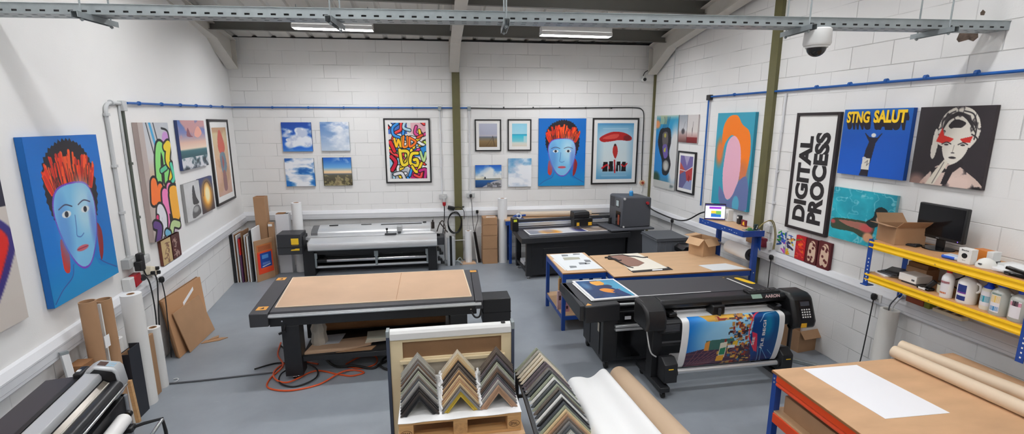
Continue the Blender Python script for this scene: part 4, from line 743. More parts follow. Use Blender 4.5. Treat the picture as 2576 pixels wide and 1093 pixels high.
t.part('board_joint', M().bar((-0.42, 4.93, 0.7644), (-0.42, 5.86, 0.7644), 0.004, 0.001), PLYEDGE)
t.part('front_beam', M().box(-1.65, 0.42, 4.80, 4.90, 0.60, 0.70), BLACK, 0.004); t.part('rear_beam', M().box(-1.65, 0.42, 5.78, 5.88, 0.60, 0.70), BLACK, 0.004)
t.part('guide_rail', M().box(-1.645, 0.47, 4.765, 4.80, 0.705, 0.735).box(-1.645, 0.47, 4.755, 4.80, 0.716, 0.724), SILVER, 0.002)
for x0, x1 in ((-1.545, -1.375), (0.14, 0.32)):
    for y0, y1 in ((4.80, 4.96), (5.70, 5.86)):
        l = t.part('leg', M().box(x0, x1, y0, y1, 0.05, 0.60), BLACK, 0.004); t.part('levelling_foot', M().lathe([(0, 0), (0.036, 0), (0.034, 0.012), (0.014, 0.016), (0.012, 0.055), (0, 0.055)], ((x0 + x1) / 2, (y0 + y1) / 2 - 0.03, 0), 18), CHROME, parent=l)
t.part('lower_shelf', M().box(-1.40, 0.2, 4.86, 5.78, 0.215, 0.225), BLACK); t.part('shelf_beam', M().box(-1.375, 0.14, 4.83, 4.87, 0.185, 0.24), BLACK, 0.003); t.part('shelf_beam', M().box(-1.375, 0.14, 5.76, 5.8, 0.185, 0.24), BLACK, 0.003)
t.part('motor_box', M().box(0.49, 0.79, 4.80, 5.04, 0.45, 0.755), BLACK, 0.008); t.part('box_seam', M().box(0.485, 0.795, 4.797, 5.043, 0.60, 0.603), BLACKG)
t.part('locking_lever', M().tube([(-1.50, 4.79, 0.62), (-1.51, 4.77, 0.56)], 0.006, 8).bar((-1.56, 4.765, 0.535), (-1.49, 4.765, 0.56), 0.018, 0.022), BLACKP, 0.004)
t.part('cable_loop', M().tube(smooth([(0.36, 4.78, 0.64), (0.4, 4.76, 0.58), (0.45, 4.78, 0.58), (0.47, 4.8, 0.66)], 6), 0.01, 8), BLACKP)
t.part('screw_head', M().cyl((-1.53, 4.80, 0.655), (-1.53, 4.796, 0.655), 0.008, n=12).cyl((0.36, 4.80, 0.655), (0.36, 4.796, 0.655), 0.008, n=12), CHROME)
# things on the lower shelf of the cutting table
t = Thing('kraft_paper_roll', 'long kraft paper roll lying on the lower shelf of the cutting table', 'paper roll', (-0.5, 5.5, 0.226)); t.part('paper', M().cyl((-1.28, 5.5, 0.36), (0.1, 5.52, 0.36), 0.13, n=28), KRAFT_D); t.part('cardboard_core', M().pipe((-1.31, 5.5, 0.36), (0.13, 5.52, 0.36), 0.045, 0.036), KRAFT)
solo('long_carton', 'flat pale carton lying on the kraft roll under the cutting table', 'box', M().prism([(-0.45, 5.4), (0.12, 5.4), (0.12, 5.6), (-0.45, 5.6)], 'z', 0.491, 0.54), mat('grey_card', (150, 146, 142), 0.7), (-0.2, 5.5, 0.491), 0.003)
solo('plastic_bag', 'crumpled clear plastic bag at the end of the cutting table shelf', 'bag', M().lathe([(0.0, 0.0), (0.075, 0.0), (0.09, 0.05), (0.075, 0.14), (0.085, 0.2), (0.06, 0.26), (0.02, 0.28), (0.0, 0.28)], (-1.27, 5.13, 0.226), 9), mat('cloudy_film', (190, 184, 174), 0.25, bump=0.5, bscale=20), (-1.27, 5.13, 0.226))
def sheet(name, label, cat, pts, z0, z1, material, group=None, bev=0.0):
    c = (sum(p[0] for p in pts) / len(pts), sum(p[1] for p in pts) / len(pts), z0)
    return solo(name, label, cat, M().slab(pts, z0, z1), material, c, bev, group)
sheet('wood_offcut', 'long brown hardboard offcut with a pale edge on the cutting table shelf', 'offcut', [(-1.38, 4.90), (-0.98, 4.93), (-0.72, 5.02), (-0.70, 5.22), (-1.33, 5.16)], 0.226, 0.246, MDF)
sheet('card_sheet', 'light grey card sheet on the hardboard offcut under the cutting table', 'sheet', [(-1.32, 5.06), (-1.06, 5.08), (-1.03, 5.32), (-1.27, 5.30)], 0.247, 0.251, mat('pale_grey_card', (196, 198, 204), 0.7))
sheet('wood_offcut', 'thin brown board tucked in front of the stack under the cutting table', 'offcut', [(-1.06, 4.885), (-0.70, 4.885), (-0.66, 4.99), (-0.9, 4.94)], 0.2261, 0.236, KRAFT)
for i in range(4):
    d = 0.006 * i; sheet('board_sample', ['lowest', 'second', 'third', 'topmost'][i] + ' pale board sample in the small stack under the cutting table', 'board', [(-0.78 + d, 5.03 + d), (-0.53 + d, 5.06 - d), (-0.52, 5.26), (-0.76 - d, 5.24)], 0.2475 + 0.011 * i, 0.2575 + 0.011 * i, mat('pale_board_%d' % (i % 2), (214 - 8 * (i % 2), 204, 186), 0.7))
m = M(); m.pipe((-0.42, 5.1, 0.226), (-0.42, 5.1, 0.236), 0.04, 0.018, 18).box(-0.385, -0.35, 5.09, 5.12, 0.226, 0.236).box(-0.47, -0.45, 5.06, 5.09, 0.226, 0.236)
solo('white_bracket', 'small white plastic bracket on the cutting table shelf', 'bracket', m, WHITE, (-0.42, 5.1, 0.226))
# cables on the floor
def floor_cable(label, pts, r, material, name='floor_cable', z=None, n=7):
    p = smooth([(q[0], q[1], (q[2] if len(q) > 2 else 0) + r + 0.001) for q in pts], 7); return solo(name, label, 'cable', M().tube(p, r, n), material, (pts[0][0], pts[0][1], 0))
OCAB = mat('orange_cable', (214, 84, 36), 0.5)
floor_cable('orange cable looped on the floor round the near leg of the cutting table', [(-1.86, 5.72), (-1.80, 5.4), (-1.66, 5.1, 0.012), (-1.72, 4.86), (-1.68, 4.68), (-1.46, 4.59), (-1.2, 4.66), (-1.02, 4.83, 0.02), (-0.9, 4.9), (-0.78, 4.83), (-0.9, 4.78), (-1.05, 4.84), (-1.3, 4.95), (-1.5, 4.72, 0.02), (-1.66, 4.82, 0.02), (-1.72, 5.05), (-1.6, 5.22), (-1.3, 5.1)], 0.009, OCAB)
floor_cable('orange cable ring lying under the shelf of the cutting table', [(-1.0, 5.05), (-0.86, 5.2), (-0.7, 5.18), (-0.68, 5.0), (-0.82, 4.93), (-0.98, 4.99)], 0.008, OCAB)
floor_cable('black cable looped beside the orange one round the near table leg', [(-1.95, 5.1), (-1.75, 5.2), (-1.55, 5.1, 0.014), (-1.62, 4.9, 0.025), (-1.58, 4.72, 0.02), (-1.42, 4.66), (-1.25, 4.76, 0.02), (-1.3, 4.98, 0.02), (-1.6, 5.3), (-1.85, 5.66)], 0.008, RUBBER)
floor_cable('thick black hose snaking under the cutting table towards the display panel', [(-1.3, 5.3), (-1.1, 4.98, 0.02), (-0.9, 4.95, 0.02), (-0.7, 4.9), (-0.62, 4.99), (-0.5, 5.07), (-0.36, 5.0), (-0.38, 4.88), (-0.52, 4.84), (-0.62, 4.92, 0.02), (-0.55, 5.1, 0.02), (-0.3, 4.93, 0.02), (0.1, 4.9), (0.5, 4.92)], 0.013, RUBBER)
floor_cable('flat grey cable cover running over the floor towards the cutting table', [(-2.70, 4.93), (-2.4, 4.94), (-2.0, 4.97), (-1.72, 4.99)], 0.009, mat('cable_grey', (86, 88, 92), 0.6))
floor_cable('white cable loop on the floor beside the shorter white roll', [(-2.69, 4.93), (-2.655, 4.96), (-2.645, 5.0), (-2.67, 5.03), (-2.70, 5.02)], 0.006, CONDUIT)
m = M().slab([(-2.80, 5.86), (-2.62, 5.92), (-2.55, 5.99), (-2.63, 6.0), (-2.79, 5.94)], 0.001, 0.008); m.slab([(-2.75, 5.93), (-2.66, 6.0), (-2.68, 6.06), (-2.73, 6.0)], 0.004, 0.014)
solo('cardboard_scrap', 'torn cardboard scrap on the floor beside the leaning cardboard sheets', 'cardboard scrap', m, KRAFT, (-2.7, 5.95, 0))

# ------------------------------------------------------------------ wide roll printer against the back wall
t = Thing('roll_printer', 'wide silver and black roll printer against the back wall', 'printer', (-1.1, 8.6, 0))
b = t.part('control_head', M().box(-2.60, -2.21, 8.28, 8.62, 0.42, 0.775), CHAR, 0.012)
t.part('screen_label', M().box(-2.375, -2.255, 8.276, 8.28, 0.595, 0.70), YELLOW, 0.002, b); t.part('small_label', M().prism([(-2.39, 0.49), (-2.25, 0.49), (-2.25, 0.525), (-2.31, 0.525), (-2.33, 0.515), (-2.38, 0.51)], 'y', 8.276, 8.28), YELLOW, parent=b); t.part('label_text', M().box(-2.365, -2.265, 8.277, 8.281, 0.578, 0.588), mat('dull_gold', (150, 120, 40), 0.5), parent=b); t.part('cover_seam', M().box(-2.604, -2.206, 8.276, 8.6, 0.545, 0.549), BLACKG, parent=b); t.part('side_latch', M().box(-2.21, -2.185, 8.33, 8.6, 0.56, 0.72), BLACK, 0.006, b)
for x0, x1 in ((-2.235, -2.05), (-0.12, 0.035)):
    t.part('leg', M().box(x0, x1, 8.38, 8.80, 0.0, 0.45), BLACK, 0.006)
t.part('cross_beam', M().box(-2.06, -0.11, 8.42, 8.6, 0.36, 0.46), BLACK, 0.004); t.part('rear_panel', M().box(-2.06, -0.11, 8.76, 8.78, 0.03, 0.42), BLACKG)
t.part('base_beam', M().box(-2.06, -0.11, 8.62, 8.72, 0.03, 0.1), BLACK)
t.part('take_up_roller', M().cyl((-1.98, 8.46, 0.245), (-0.15, 8.46, 0.245), 0.036, n=20), CHROME); t.part('roller_coupling', M().cyl((-2.06, 8.46, 0.245), (-1.86, 8.46, 0.245), 0.04, n=18), BLACKP)
t.part('tension_bar', M().box(-2.05, -0.12, 8.42, 8.46, 0.12, 0.155), SILVER, 0.004)
for x in (-2.04, -1.02, -0.13):
    m = M().box(x - 0.02, x + 0.02, 8.40, 8.42, 0.14, 0.38).box(x - 0.035, x + 0.035, 8.39, 8.41, 0.30, 0.40)
    t.part('roller_bracket', m, GALV, 0.003)
prof = [(8.22, 0.485), (8.20, 0.50), (8.20, 0.57), (8.215, 0.605), (8.25, 0.625), (8.44, 0.66), (8.44, 0.62), (8.26, 0.47)]
t.part('front_platen', M().prism(prof, 'x', -2.10, 0.045), SILVER, 0.003)
t.part('platen_gap', M().box(-2.10, 0.1, 8.42, 8.47, 0.60, 0.655), BLACKG)
t.part('bed_plate', M().box(-2.24, 0.02, 8.46, 8.62, 0.62, 0.668), SILVER, 0.003); t.part('rear_cover', M().prism([(8.60, 0.66), (8.60, 0.70), (8.63, 0.735), (8.82, 0.80), (8.88, 0.80), (8.88, 0.60), (8.62, 0.60)], 'x', -2.02, -0.06), mat('pale_silver', (214, 216, 218), 0.32, 0.55), 0.004)
t.part('cover_end', M().prism([(8.60, 0.67), (8.61, 0.71), (8.66, 0.75), (8.82, 0.795), (8.88, 0.79), (8.88, 0.60), (8.62, 0.60)], 'x', -2.13, -2.02), mat('dark_silver', (120, 120, 122), 0.4, 0.5), 0.004)
[t.part('vent_slot', M().bar(*q), BLACKP) for q in (((-1.85, 8.80, 0.797), (-1.70, 8.80, 0.797), 0.03, 0.012), ((-1.3, 8.80, 0.797), (-1.12, 8.80, 0.797), 0.012, 0.01), ((-0.95, 8.78, 0.79), (-0.22, 8.78, 0.79), 0.012, 0.01), ((-0.2, 8.82, 0.80), (-0.14, 8.82, 0.80), 0.05, 0.015))]
t.part('carriage', M().box(-0.66, -0.57, 8.58, 8.74, 0.69, 0.79), mat('pale_silver', (214, 216, 218), 0.32, 0.55), 0.006); t.part('carriage_knob', M().cyl((-0.83, 8.55, 0.66), (-0.83, 8.55, 0.74), 0.01, n=10).cyl((-0.83, 8.55, 0.735), (-0.83, 8.55, 0.765), 0.02, n=12), BLACKP)
t.part('cutter_head', M().box(-0.86, -0.66, 8.44, 8.5, 0.665, 0.69).box(-0.64, -0.59, 8.5, 8.58, 0.665, 0.70), CHAR, 0.004)
t.part('end_bracket', M().box(0.045, 0.17, 8.3, 8.62, 0.48, 0.62), CHAR, 0.006); t.part('side_plate', M().box(0.17, 0.19, 8.28, 8.7, 0.2, 0.66), mat('dark_silver', (120, 120, 122), 0.4, 0.5), 0.004)
for a, z in ((0.06, 0.40), (0.1, 0.33), (0.07, 0.22), (0.12, 0.16)):
    t.part('ink_pump', M().cyl((a, 8.44, z), (a, 8.34, z), 0.022, n=12).box(a - 0.02, a + 0.05, 8.38, 8.44, z - 0.05, z - 0.015), BLACKP)
t.part('pump_plate', M().box(0.04, 0.16, 8.44, 8.46, 0.1, 0.45), mat('pale_silver', (214, 216, 218), 0.32, 0.55))
m = M().tube(smooth([(0.05, 8.6, 0.66), (0.1, 8.6, 0.8), (0.16, 8.58, 0.86), (0.2, 8.5, 0.74), (0.17, 8.4, 0.6)], 6), 0.01, 7).cyl((-0.02, 8.7, 0.7), (-0.02, 8.7, 0.82), 0.03, n=14).cyl((-0.02, 8.7, 0.82), (-0.02, 8.7, 0.86), 0.014, n=12).bar((0.1, 8.55, 0.84), (0.24, 8.5, 0.66), 0.016, 0.016)
t.part('feed_arm', m, mat('dark_bronze', (70, 62, 58), 0.4, 0.5))
m = M(); m.strip([(8.20, 0.674), (8.62, 0.674)], 0, 1, 0.002)
solo('paper_sheet', 'white paper sheet lying across the silver roll printer', 'paper', M().prism([(-0.55, 8.47), (0.0, 8.47), (-0.04, 8.60), (-0.52, 8.60)], 'z', 0.669, 0.672), PAPER, (-0.3, 8.53, 0.669))

# ------------------------------------------------------------------ black flatbed printer at the back
A = R2(5.0); O = (1.42, 7.52, 0)
t = Thing('flatbed_printer', 'black flatbed printer with a grey ink cabinet near the back corner', 'printer', O, A, None, True)
Wd, Dp = 1.98, 0.86
t.part('deck', M().prism([(0, 0), (Wd, 0), (Wd - 0.02, Dp), (0.06, Dp)], 'z', 0.635, 0.73), mat('deck_black', (44, 45, 48), 0.42), 0.008)
t.part('bed', M().prism([(0.16, 0.05), (1.78, 0.05), (1.76, 0.62), (0.2, 0.62)], 'z', 0.73, 0.736), mat('bed_grey', (74, 75, 80), 0.5), 0.002)
t.part('front_panel', M().box(0.14, 1.9, 0.06, 0.10, 0.06, 0.63), BLACK, 0.004); t.part('front_door', M().box(0.40, 1.70, 0.052, 0.06, 0.17, 0.52), BLACK, 0.004)
t.part('side_panel', M().box(1.88, 1.92, 0.06, 0.78, 0.06, 0.63), BLACK, 0.004)
for x, yy in ((0.10, 0.05), (0.10, 0.7)):
    l = t.part('leg', M().box(x, x + 0.09, yy, yy + 0.07, 0.05, 0.635), BLACK, 0.004); t.part('levelling_foot', M().lathe([(0, 0), (0.028, 0), (0.026, 0.012), (0.01, 0.016), (0.01, 0.06), (0, 0.06)], (x + 0.045, yy + 0.035, 0), 14), CHROME, parent=l)
t.part('lower_rail', M().box(0.11, 0.16, 0.1, 0.72, 0.12, 0.17), BLACK, 0.003); t.part('inner_shelf', M().box(0.14, 1.88, 0.1, 0.74, 0.10, 0.12), BLACK)
t.part('folded_paper', M().box(0.13, 0.3, 0.3, 0.55, 0.171, 0.24), mat('pale_grey_card', (196, 198, 204), 0.7), 0.004)
t.part('gantry_beam', M().box(0.02, 2.0, 0.58, 0.66, 0.88, 0.93), CHAR, 0.004); t.part('gantry_rail', M().box(0.06, 1.95, 0.555, 0.58, 0.79, 0.875), SILVER, 0.003); t.part('encoder_strip', M().box(0.06, 1.95, 0.553, 0.556, 0.80, 0.815), BLACKP)
p = t.part('gantry_post', M().box(-0.02, 0.09, 0.52, 0.68, 0.735, 0.965), BLACKP, 0.008); t.part('yellow_label', M().box(0.0, 0.06, 0.516, 0.52, 0.905, 0.945), mat('acid_yellow', (214, 222, 60), 0.5), parent=p)
t.part('gantry_post', M().box(1.82, 1.96, 0.5, 0.7, 0.735, 0.90), BLACKP, 0.008)
c = t.part('print_carriage', M().box(1.08, 1.44, 0.40, 0.60, 0.79, 0.93), BLACKP, 0.012); t.part('carriage_cover', M().prism([(0.42, 0.93), (0.40, 1.0), (0.43, 1.045), (0.6, 1.05), (0.62, 0.93)], 'x', 1.08, 1.38), BLACKP, 0.01, c); t.part('warning_label', M().box(1.13, 1.18, 0.396, 0.40, 0.80, 0.86).box(1.35, 1.42, 0.396, 0.40, 0.80, 0.86), mat('gold_label', (236, 180, 40), 0.5), parent=c)
b = t.part('ink_cabinet', M().prism([(1.86, 0.78), (2.43, 0.78), (2.43, 1.29), (2.415, 1.31), (1.90, 1.335), (1.86, 1.32)], 'y', 0.12, 0.62), mat('cabinet_grey', (82, 84, 90), 0.42), 0.02)
t.part('display', M().box(1.857, 1.86, 0.22, 0.36, 1.13, 1.26), BLACKG, 0.002, b); t.part('display_glass', M().box(1.855, 1.857, 0.25, 0.34, 1.15, 1.25), mat('lcd_pale', (190, 206, 206), 0.2), parent=b); t.part('ink_slot', M().box(1.856, 1.86, 0.17, 0.34, 0.80, 1.06), BLACKG, parent=b); t.part('ink_cartridge', M().box(1.852, 1.857, 0.20, 0.26, 0.82, 1.0), mat('rust_red', (150, 74, 50), 0.5), parent=b); t.part('vent_grille', M().box(1.857, 1.86, 0.42, 0.58, 1.12, 1.3), CHAR, parent=b)
t.part('corner_stud', M().cyl((1.90, 0.118, 1.30), (1.90, 0.105, 1.30), 0.022, n=14).cyl((1.90, 0.118, 0.80), (1.90, 0.105, 0.80), 0.016, n=14), WHITE, parent=b); t.part('stop_button', M().cyl((2.345, 0.12, 1.21), (2.345, 0.09, 1.21), 0.026, n=16), RED, parent=b)
t.part('cabinet_ledge', M().box(1.62, 2.46, 0.02, 0.66, 0.745, 0.78), mat('cabinet_grey', (82, 84, 90), 0.42), 0.012); t.part('pedestal', M().box(2.02, 2.34, 0.16, 0.6, 0.0, 0.745), CHAR, 0.01)
def onbed(u, v): c, s = math.cos(A), math.sin(A); return (O[0] + u * c - v * s, O[1] + u * s + v * c)
P = Paint(150, 50, (226, 228, 232)); P.ell(.08, .6, .16, .5, (140, 146, 160), soft=.9); P.ell(.38, .7, .16, .4, (240, 160, 50), soft=.8); P.blob([(.3, 1), (.34, .6), (.42, .4), (.46, .6), (.54, .9), (.55, 1)], (244, 164, 50)); P.ell(.95, .5, .14, .5, (60, 66, 130), soft=.8); P.ell(.36, .5, .1, .4, (130, 140, 180), soft=1, op=.6)
t = Thing('art_print', 'long white print with an orange and blue motif on the black flatbed printer', 'print', (*onbed(0.2, 0.2), 0.7362), A, None, True)
t.part('sheet', M().box(0, 1.08, 0, 0.42, 0, 0.002), PAPER); grid_obj('print', P, lambda u, v: (0.02 + u * 1.04, 0.02 + (1 - v) * 0.38, np.full_like(u, 0.003)), PRINT_GLOSS, t.o)
P = Paint(60, 45, (190, 172, 156)); n = P.noise(3, 3); P.mix(step(n, .5, .7), (146, 130, 118)); P.ell(.6, .5, .3, .3, (120, 108, 100), soft=.9, op=.6)
t = Thing('art_print', 'sepia print with a white border on the black flatbed printer below its carriage', 'print', (*onbed(1.22, 0.17), 0.7385), A, None, True)
t.part('sheet', M().prism([(0.05, 0), (0.44, 0.0), (0.40, 0.36), (0.0, 0.36)], 'z', 0, 0.002), PAPER); grid_obj('print', P, lambda u, v: (0.03 + u * 0.37 + 0.03 * v, 0.025 + (1 - v) * 0.31, np.full_like(u, 0.003)), PRINT_GLOSS, t.o)
c = onbed(2.12, 0.30)
t = Thing('spray_bottle', 'small blue and clear bottle on top of the grey ink cabinet', 'bottle', (*c, 1.325)); t.part('bottle_body', M().lathe([(0, 0), (0.034, 0), (0.036, 0.01), (0.036, 0.07), (0.02, 0.09), (0, 0.09)], (*c, 1.325), 18), mat('clear_blue', (60, 150, 214), 0.15)); t.part('bottle_neck', M().lathe([(0.012, 0.09), (0.012, 0.13), (0.006, 0.135), (0.006, 0.17), (0, 0.17)], (*c, 1.325), 12), mat('clear_plastic', (226, 232, 236), 0.15))
a = onbed(2.36, 0.1)
pts = smooth([(a[0], a[1], 1.18), (a[0] + 0.05, a[1] - 0.08, 1.1), (3.98, 7.3, 1.02), (4.1, 7.1, 1.04), (4.19, 6.85, 1.2), (4.21, 6.6, 1.26), (4.22, 6.3, 1.21), (4.2, 6.1, 1.16), (4.15, 6.2, 1.12), (4.0, 6.17, 1.14), (3.9, 6.15, 1.22), (3.86, 6.14, 1.33)], 8)
solo('thick_cable', 'thick black cable looping from the grey ink cabinet along the wall to the tablet', 'cable', M().tube(pts, 0.012, 8), BLACKP, tuple(pts[0]))
# bench behind the flatbed printer
t = Thing('blue_bench', 'blue legged wooden bench behind the black flatbed printer along the back wall', 'bench', (2.4, 8.66, 0))
t.part('bench_top', M().prism([(1.30, 8.53), (3.2, 8.60), (3.2, 8.80), (1.30, 8.86)], 'z', 0.82, 0.845), BOARD, 0.002); t.part('frame', M().bar((1.31, 8.55, 0.78), (3.2, 8.62, 0.78), 0.03, 0.08), BLUEM, 0.003)
for x, yy in ((1.375, 8.53), (1.375, 8.80), (3.15, 8.61), (3.15, 8.72)): t.part('leg', M().box(x, x + 0.05, yy, yy + 0.05, 0, 0.82), BLUEM, 0.003)
t.part('side_rail', M().box(1.385, 1.415, 8.58, 8.80, 0.3, 0.34), BLUEM, 0.002)
t = Thing('tape_dispenser', 'blue and white tape gun on the end of the bench behind the flatbed printer', 'tape dispenser', (1.55, 8.62, 0.845)); t.part('handle', M().tube(smooth([(1.46, 8.6, 0.87), (1.5, 8.6, 0.90), (1.56, 8.6, 0.9)], 5), 0.022, 10).bar((1.56, 8.6, 0.9), (1.7, 8.62, 0.91), 0.04, 0.03), BLUEM, 0.004); t.part('tape', M().pipe((1.57, 8.58, 0.90), (1.57, 8.64, 0.90), 0.05, 0.025), mat('clear_plastic', (226, 232, 236), 0.15)); t.part('bench_foot', M().box(1.44, 1.66, 8.56, 8.66, 0.846, 0.856), BLUEM)
t = Thing('fabric_roll', 'long beige roll lying along the bench behind the flatbed printer', 'roll', (2.3, 8.72, 0.845)); t.part('roll', M().cyl((1.62, 8.76, 0.90), (3.0, 8.68, 0.90), 0.05, n=20), mat('beige_fabric', (208, 192, 172), 0.8))

# grey bins
def bin_thing(name, label, x0, x1, y0, y1, h, body, lid, rim):
    t = Thing(name, label, 'bin', ((x0 + x1) / 2, (y0 + y1) / 2, 0)); cx, cy = (x0 + x1) / 2, (y0 + y1) / 2
    def ring(k, z): return [(cx + (x0 - cx) * k, cy + (y0 - cy) * k, z), (cx + (x1 - cx) * k, cy + (y0 - cy) * k, z), (cx + (x1 - cx) * k, cy + (y1 - cy) * k, z), (cx + (x0 - cx) * k, cy + (y1 - cy) * k, z)]
    m = M(); m.add(ring(0.86, 0.0) + ring(0.97, h - 0.03), [(3, 2, 1, 0), (4, 5, 6, 7), (0, 1, 5, 4), (1, 2, 6, 5), (2, 3, 7, 6), (3, 0, 4, 7)]); t.part('bin_body', m, body, 0.01)
    m = M()
    for i in range(5):
        a = x0 + (x1 - x0) * (0.12 + 0.19 * i); m.bar((cx + (a - cx) * 0.88, cy + (y0 - cy) * 0.875, 0.03), (a, cy + (y0 - cy) * 0.985, h - 0.06), 0.014, 0.014, (0, 1, 0))
    t.part('rib', m, body); t.part('lid', M().box(x0, x1, y0, y1, h - 0.035, h), lid, 0.008); t.part('rim', M().box(x0 - 0.008, x1 + 0.008, y0 - 0.008, y1 + 0.008, h - 0.05, h - 0.03), rim, 0.004)
    return t
bin_thing('storage_bin', 'large grey lidded storage bin beyond the workbench with the open carton', 3.40, 3.93, 6.72, 7.28, 0.84, mat('bin_grey', (104, 108, 114), 0.5), mat('bin_lid', (82, 85, 90), 0.5), mat('bin_lid', (82, 85, 90), 0.5))
t = Thing('waste_bin', 'small dark waste bin with a glossy black bag beside the grey storage bin', 'bin', (3.84, 6.52, 0)); t.part('bin_body', M().box(3.70, 3.98, 6.42, 6.64, 0, 0.66), mat('bin_dark', (92, 88, 86), 0.45), 0.012); t.part('bag_rim', M().prism([(3.67, 0.66), (4.01, 0.66), (4.03, 0.72), (3.98, 0.775), (3.72, 0.775), (3.66, 0.73)], 'y', 6.40, 6.66), mat('bin_bag', (20, 20, 22), 0.2, bump=0.3, bscale=18), 0.01); t.part('frame_bar', M().box(3.70, 3.72, 6.41, 6.425, 0.1, 0.66).box(3.96, 3.98, 6.41, 6.425, 0.1, 0.66).box(3.70, 3.98, 6.41, 6.425, 0.62, 0.65), mat('bin_frame', (140, 138, 134), 0.4, 0.4))

# ------------------------------------------------------------------ things standing along the back wall
def tube_roll(name, label, p, h, r, ri, mo, mi=None, lean=(0, 0), cat='paper roll', group=None, core=KRAFT):
    t = Thing(name, label, cat, p, 0, group); q = (p[0] + lean[0], p[1] + lean[1], p[2] + h)
    t.part('wound_paper' if ri < r * 0.7 else 'tube_wall', M().pipe(p, q, r, ri, 32), mo)
    if ri < r * 0.7: t.part('cardboard_core', M().pipe((p[0], p[1], p[2] + 0.001), (q[0], q[1], q[2] + 0.002), ri * 1.0, ri * 0.8, 24), core)
    return t
def carton(name, label, x0, x1, y0, y1, z0, z1, material, rot=0.0, tape=True, group=None, cat='box', tc=None):
    cx, cy = (x0 + x1) / 2, (y0 + y1) / 2; a, b = (x1 - x0) / 2, (y1 - y0) / 2
    t = Thing(name, label, cat, (cx, cy, z0), rot, group, True); t.part('carton_body', M().box(-a, a, -b, b, 0, z1 - z0), material, 0.003)
    if tape: t.part('tape_strip', M().box(-a - 0.0006, a + 0.0006, -0.022, 0.022, (z1 - z0) * 0.72, z1 - z0 + 0.0006), tc or mat('parcel_tape', (166, 126, 84), 0.3))
    return t
t = Thing('tall_carton', 'tallest square kraft carton standing by the back corner', 'box', (-2.9, 8.66, 0)); t.part('carton_body', M().box(-3.0, -2.82, 8.57, 8.74, 0, 1.375), KRAFT, 0.004); t.part('open_end', M().box(-2.985, -2.835, 8.585, 8.725, 1.37, 1.377), KRAFT_D)
t = Thing('tall_carton', 'thin shorter kraft carton beside the tallest one by the back corner', 'box', (-2.76, 8.6, 0)); t.part('carton_body', M().box(-2.80, -2.72, 8.54, 8.64, 0, 0.925), KRAFT, 0.003); t.part('end_label', M().box(-2.795, -2.73, 8.5385, 8.54, 0.87, 0.91), PAPER)
t = Thing('tall_carton', 'white square roll carton with a brown open end beside the roll printer', 'box', (-2.6, 8.62, 0)); t.part('carton_body', M().box(-2.70, -2.49, 8.64, 8.80, 0, 1.055), mat('white_card', (222, 222, 226), 0.6), 0.003); t.part('open_end', M().box(-2.69, -2.56, 8.65, 8.79, 1.054, 1.066), KRAFT_D); t.part('end_plug', M().box(-2.55, -2.50, 8.66, 8.75, 1.054, 1.06), BLACKP)
tube_roll('paper_roll', 'slim white paper roll standing behind the head of the roll printer', (-2.36, 8.72, 0), 1.24, 0.085, 0.045, PAPER)
ZB = [0, 0.285, 0.54, 0.745, 0.88]
for i in range(4): carton('carton', ['lowest', 'second', 'third', 'topmost'][i] + ' brown carton in the stack beside the tall white roll', 0.885 + 0.004 * i, 1.165 - 0.003 * (i % 2), 8.60, 8.86, ZB[i] + (0.005 if i else 0), ZB[i + 1], KRAFT, 0.01 * (i % 2), False, 'stacked cartons')
solo('paper_strip', 'torn white paper strip on top of the carton stack', 'paper', M().slab([(0.96, 8.66), (1.13, 8.67), (1.14, 8.72), (1.08, 8.7), (0.97, 8.72)], 0.881, 0.884), PAPER, (1.05, 8.68, 0.881))
tube_roll('paper_roll', 'tall white paper roll standing beside the carton stack', (1.275, 8.70, 0), 1.225, 0.086, 0.04, PAPER)
tube_roll('paper_roll', 'white paper roll half hidden behind the grey ink cabinet', (3.56, 8.62, 0), 1.26, 0.075, 0.04, PAPER)
sheet('base_board', 'small brown board under the short white roll by the back wall', 'board', [(0.46, 8.62), (0.76, 8.62), (0.74, 8.82), (0.5, 8.82)], 0.0, 0.02, MDF)
tube_roll('paper_roll', 'short white paper roll on a small brown board by the olive column', (0.63, 8.74, 0.0205), 0.60, 0.062, 0.03, PAPER)
t = Thing('aluminium_profile', 'silver and black aluminium profile standing beside the roll printer', 'metal profile', (0.28, 8.62, 0)); t.part('silver_bar', M().box(0.225, 0.275, 8.58, 8.66, 0, 0.54).box(0.315, 0.365, 8.58, 8.66, 0, 0.545), SILVER, 0.003); t.part('black_insert', M().box(0.275, 0.315, 8.585, 8.65, 0, 0.56), BLACKG, 0.002)
t = Thing('black_batten', 'slim black batten leaning on the back wall beside the carton stack', 'batten', (0.80, 8.74, 0)); t.part('batten', M().bar((0.83, 8.72, 0.001), (0.755, 8.88, 0.56), 0.05, 0.035), BLACKP, 0.003); t.part('white_edge', M().bar((0.795, 8.71, 0.001), (0.725, 8.87, 0.55), 0.008, 0.03), WHITE)
t = Thing('wall_pipework', 'small white pipe with a tap low on the back wall by the olive column', 'pipe', wp(BW, 0.03, 0.35), BW['r'], None, True); t.part('pipe_run', M().tube(smooth([(-0.1, -0.06, 0.05), (0.1, -0.06, 0.05), (0.16, -0.05, 0.02), (0.2, -0.04, -0.12), (0.24, -0.04, -0.14)], 5), 0.008, 8), WHITE); t.part('tap', M().box(0.13, 0.16, -0.08, -0.04, -0.02, 0.06), BLACKP, 0.003)
t = Thing('pipe_elbow', 'bunch of short metal pipe fittings on the floor by the olive column', 'pipe fitting', (0.45, 8.66, 0)); t.part('pipe_run', M().tube(smooth([(0.33, 8.64, 0.05), (0.42, 8.62, 0.08), (0.5, 8.6, 0.02)], 5), 0.014, 8).tube(smooth([(0.38, 8.66, 0.015), (0.46, 8.7, 0.12), (0.52, 8.7, 0.03)], 5), 0.01, 8), GALV)

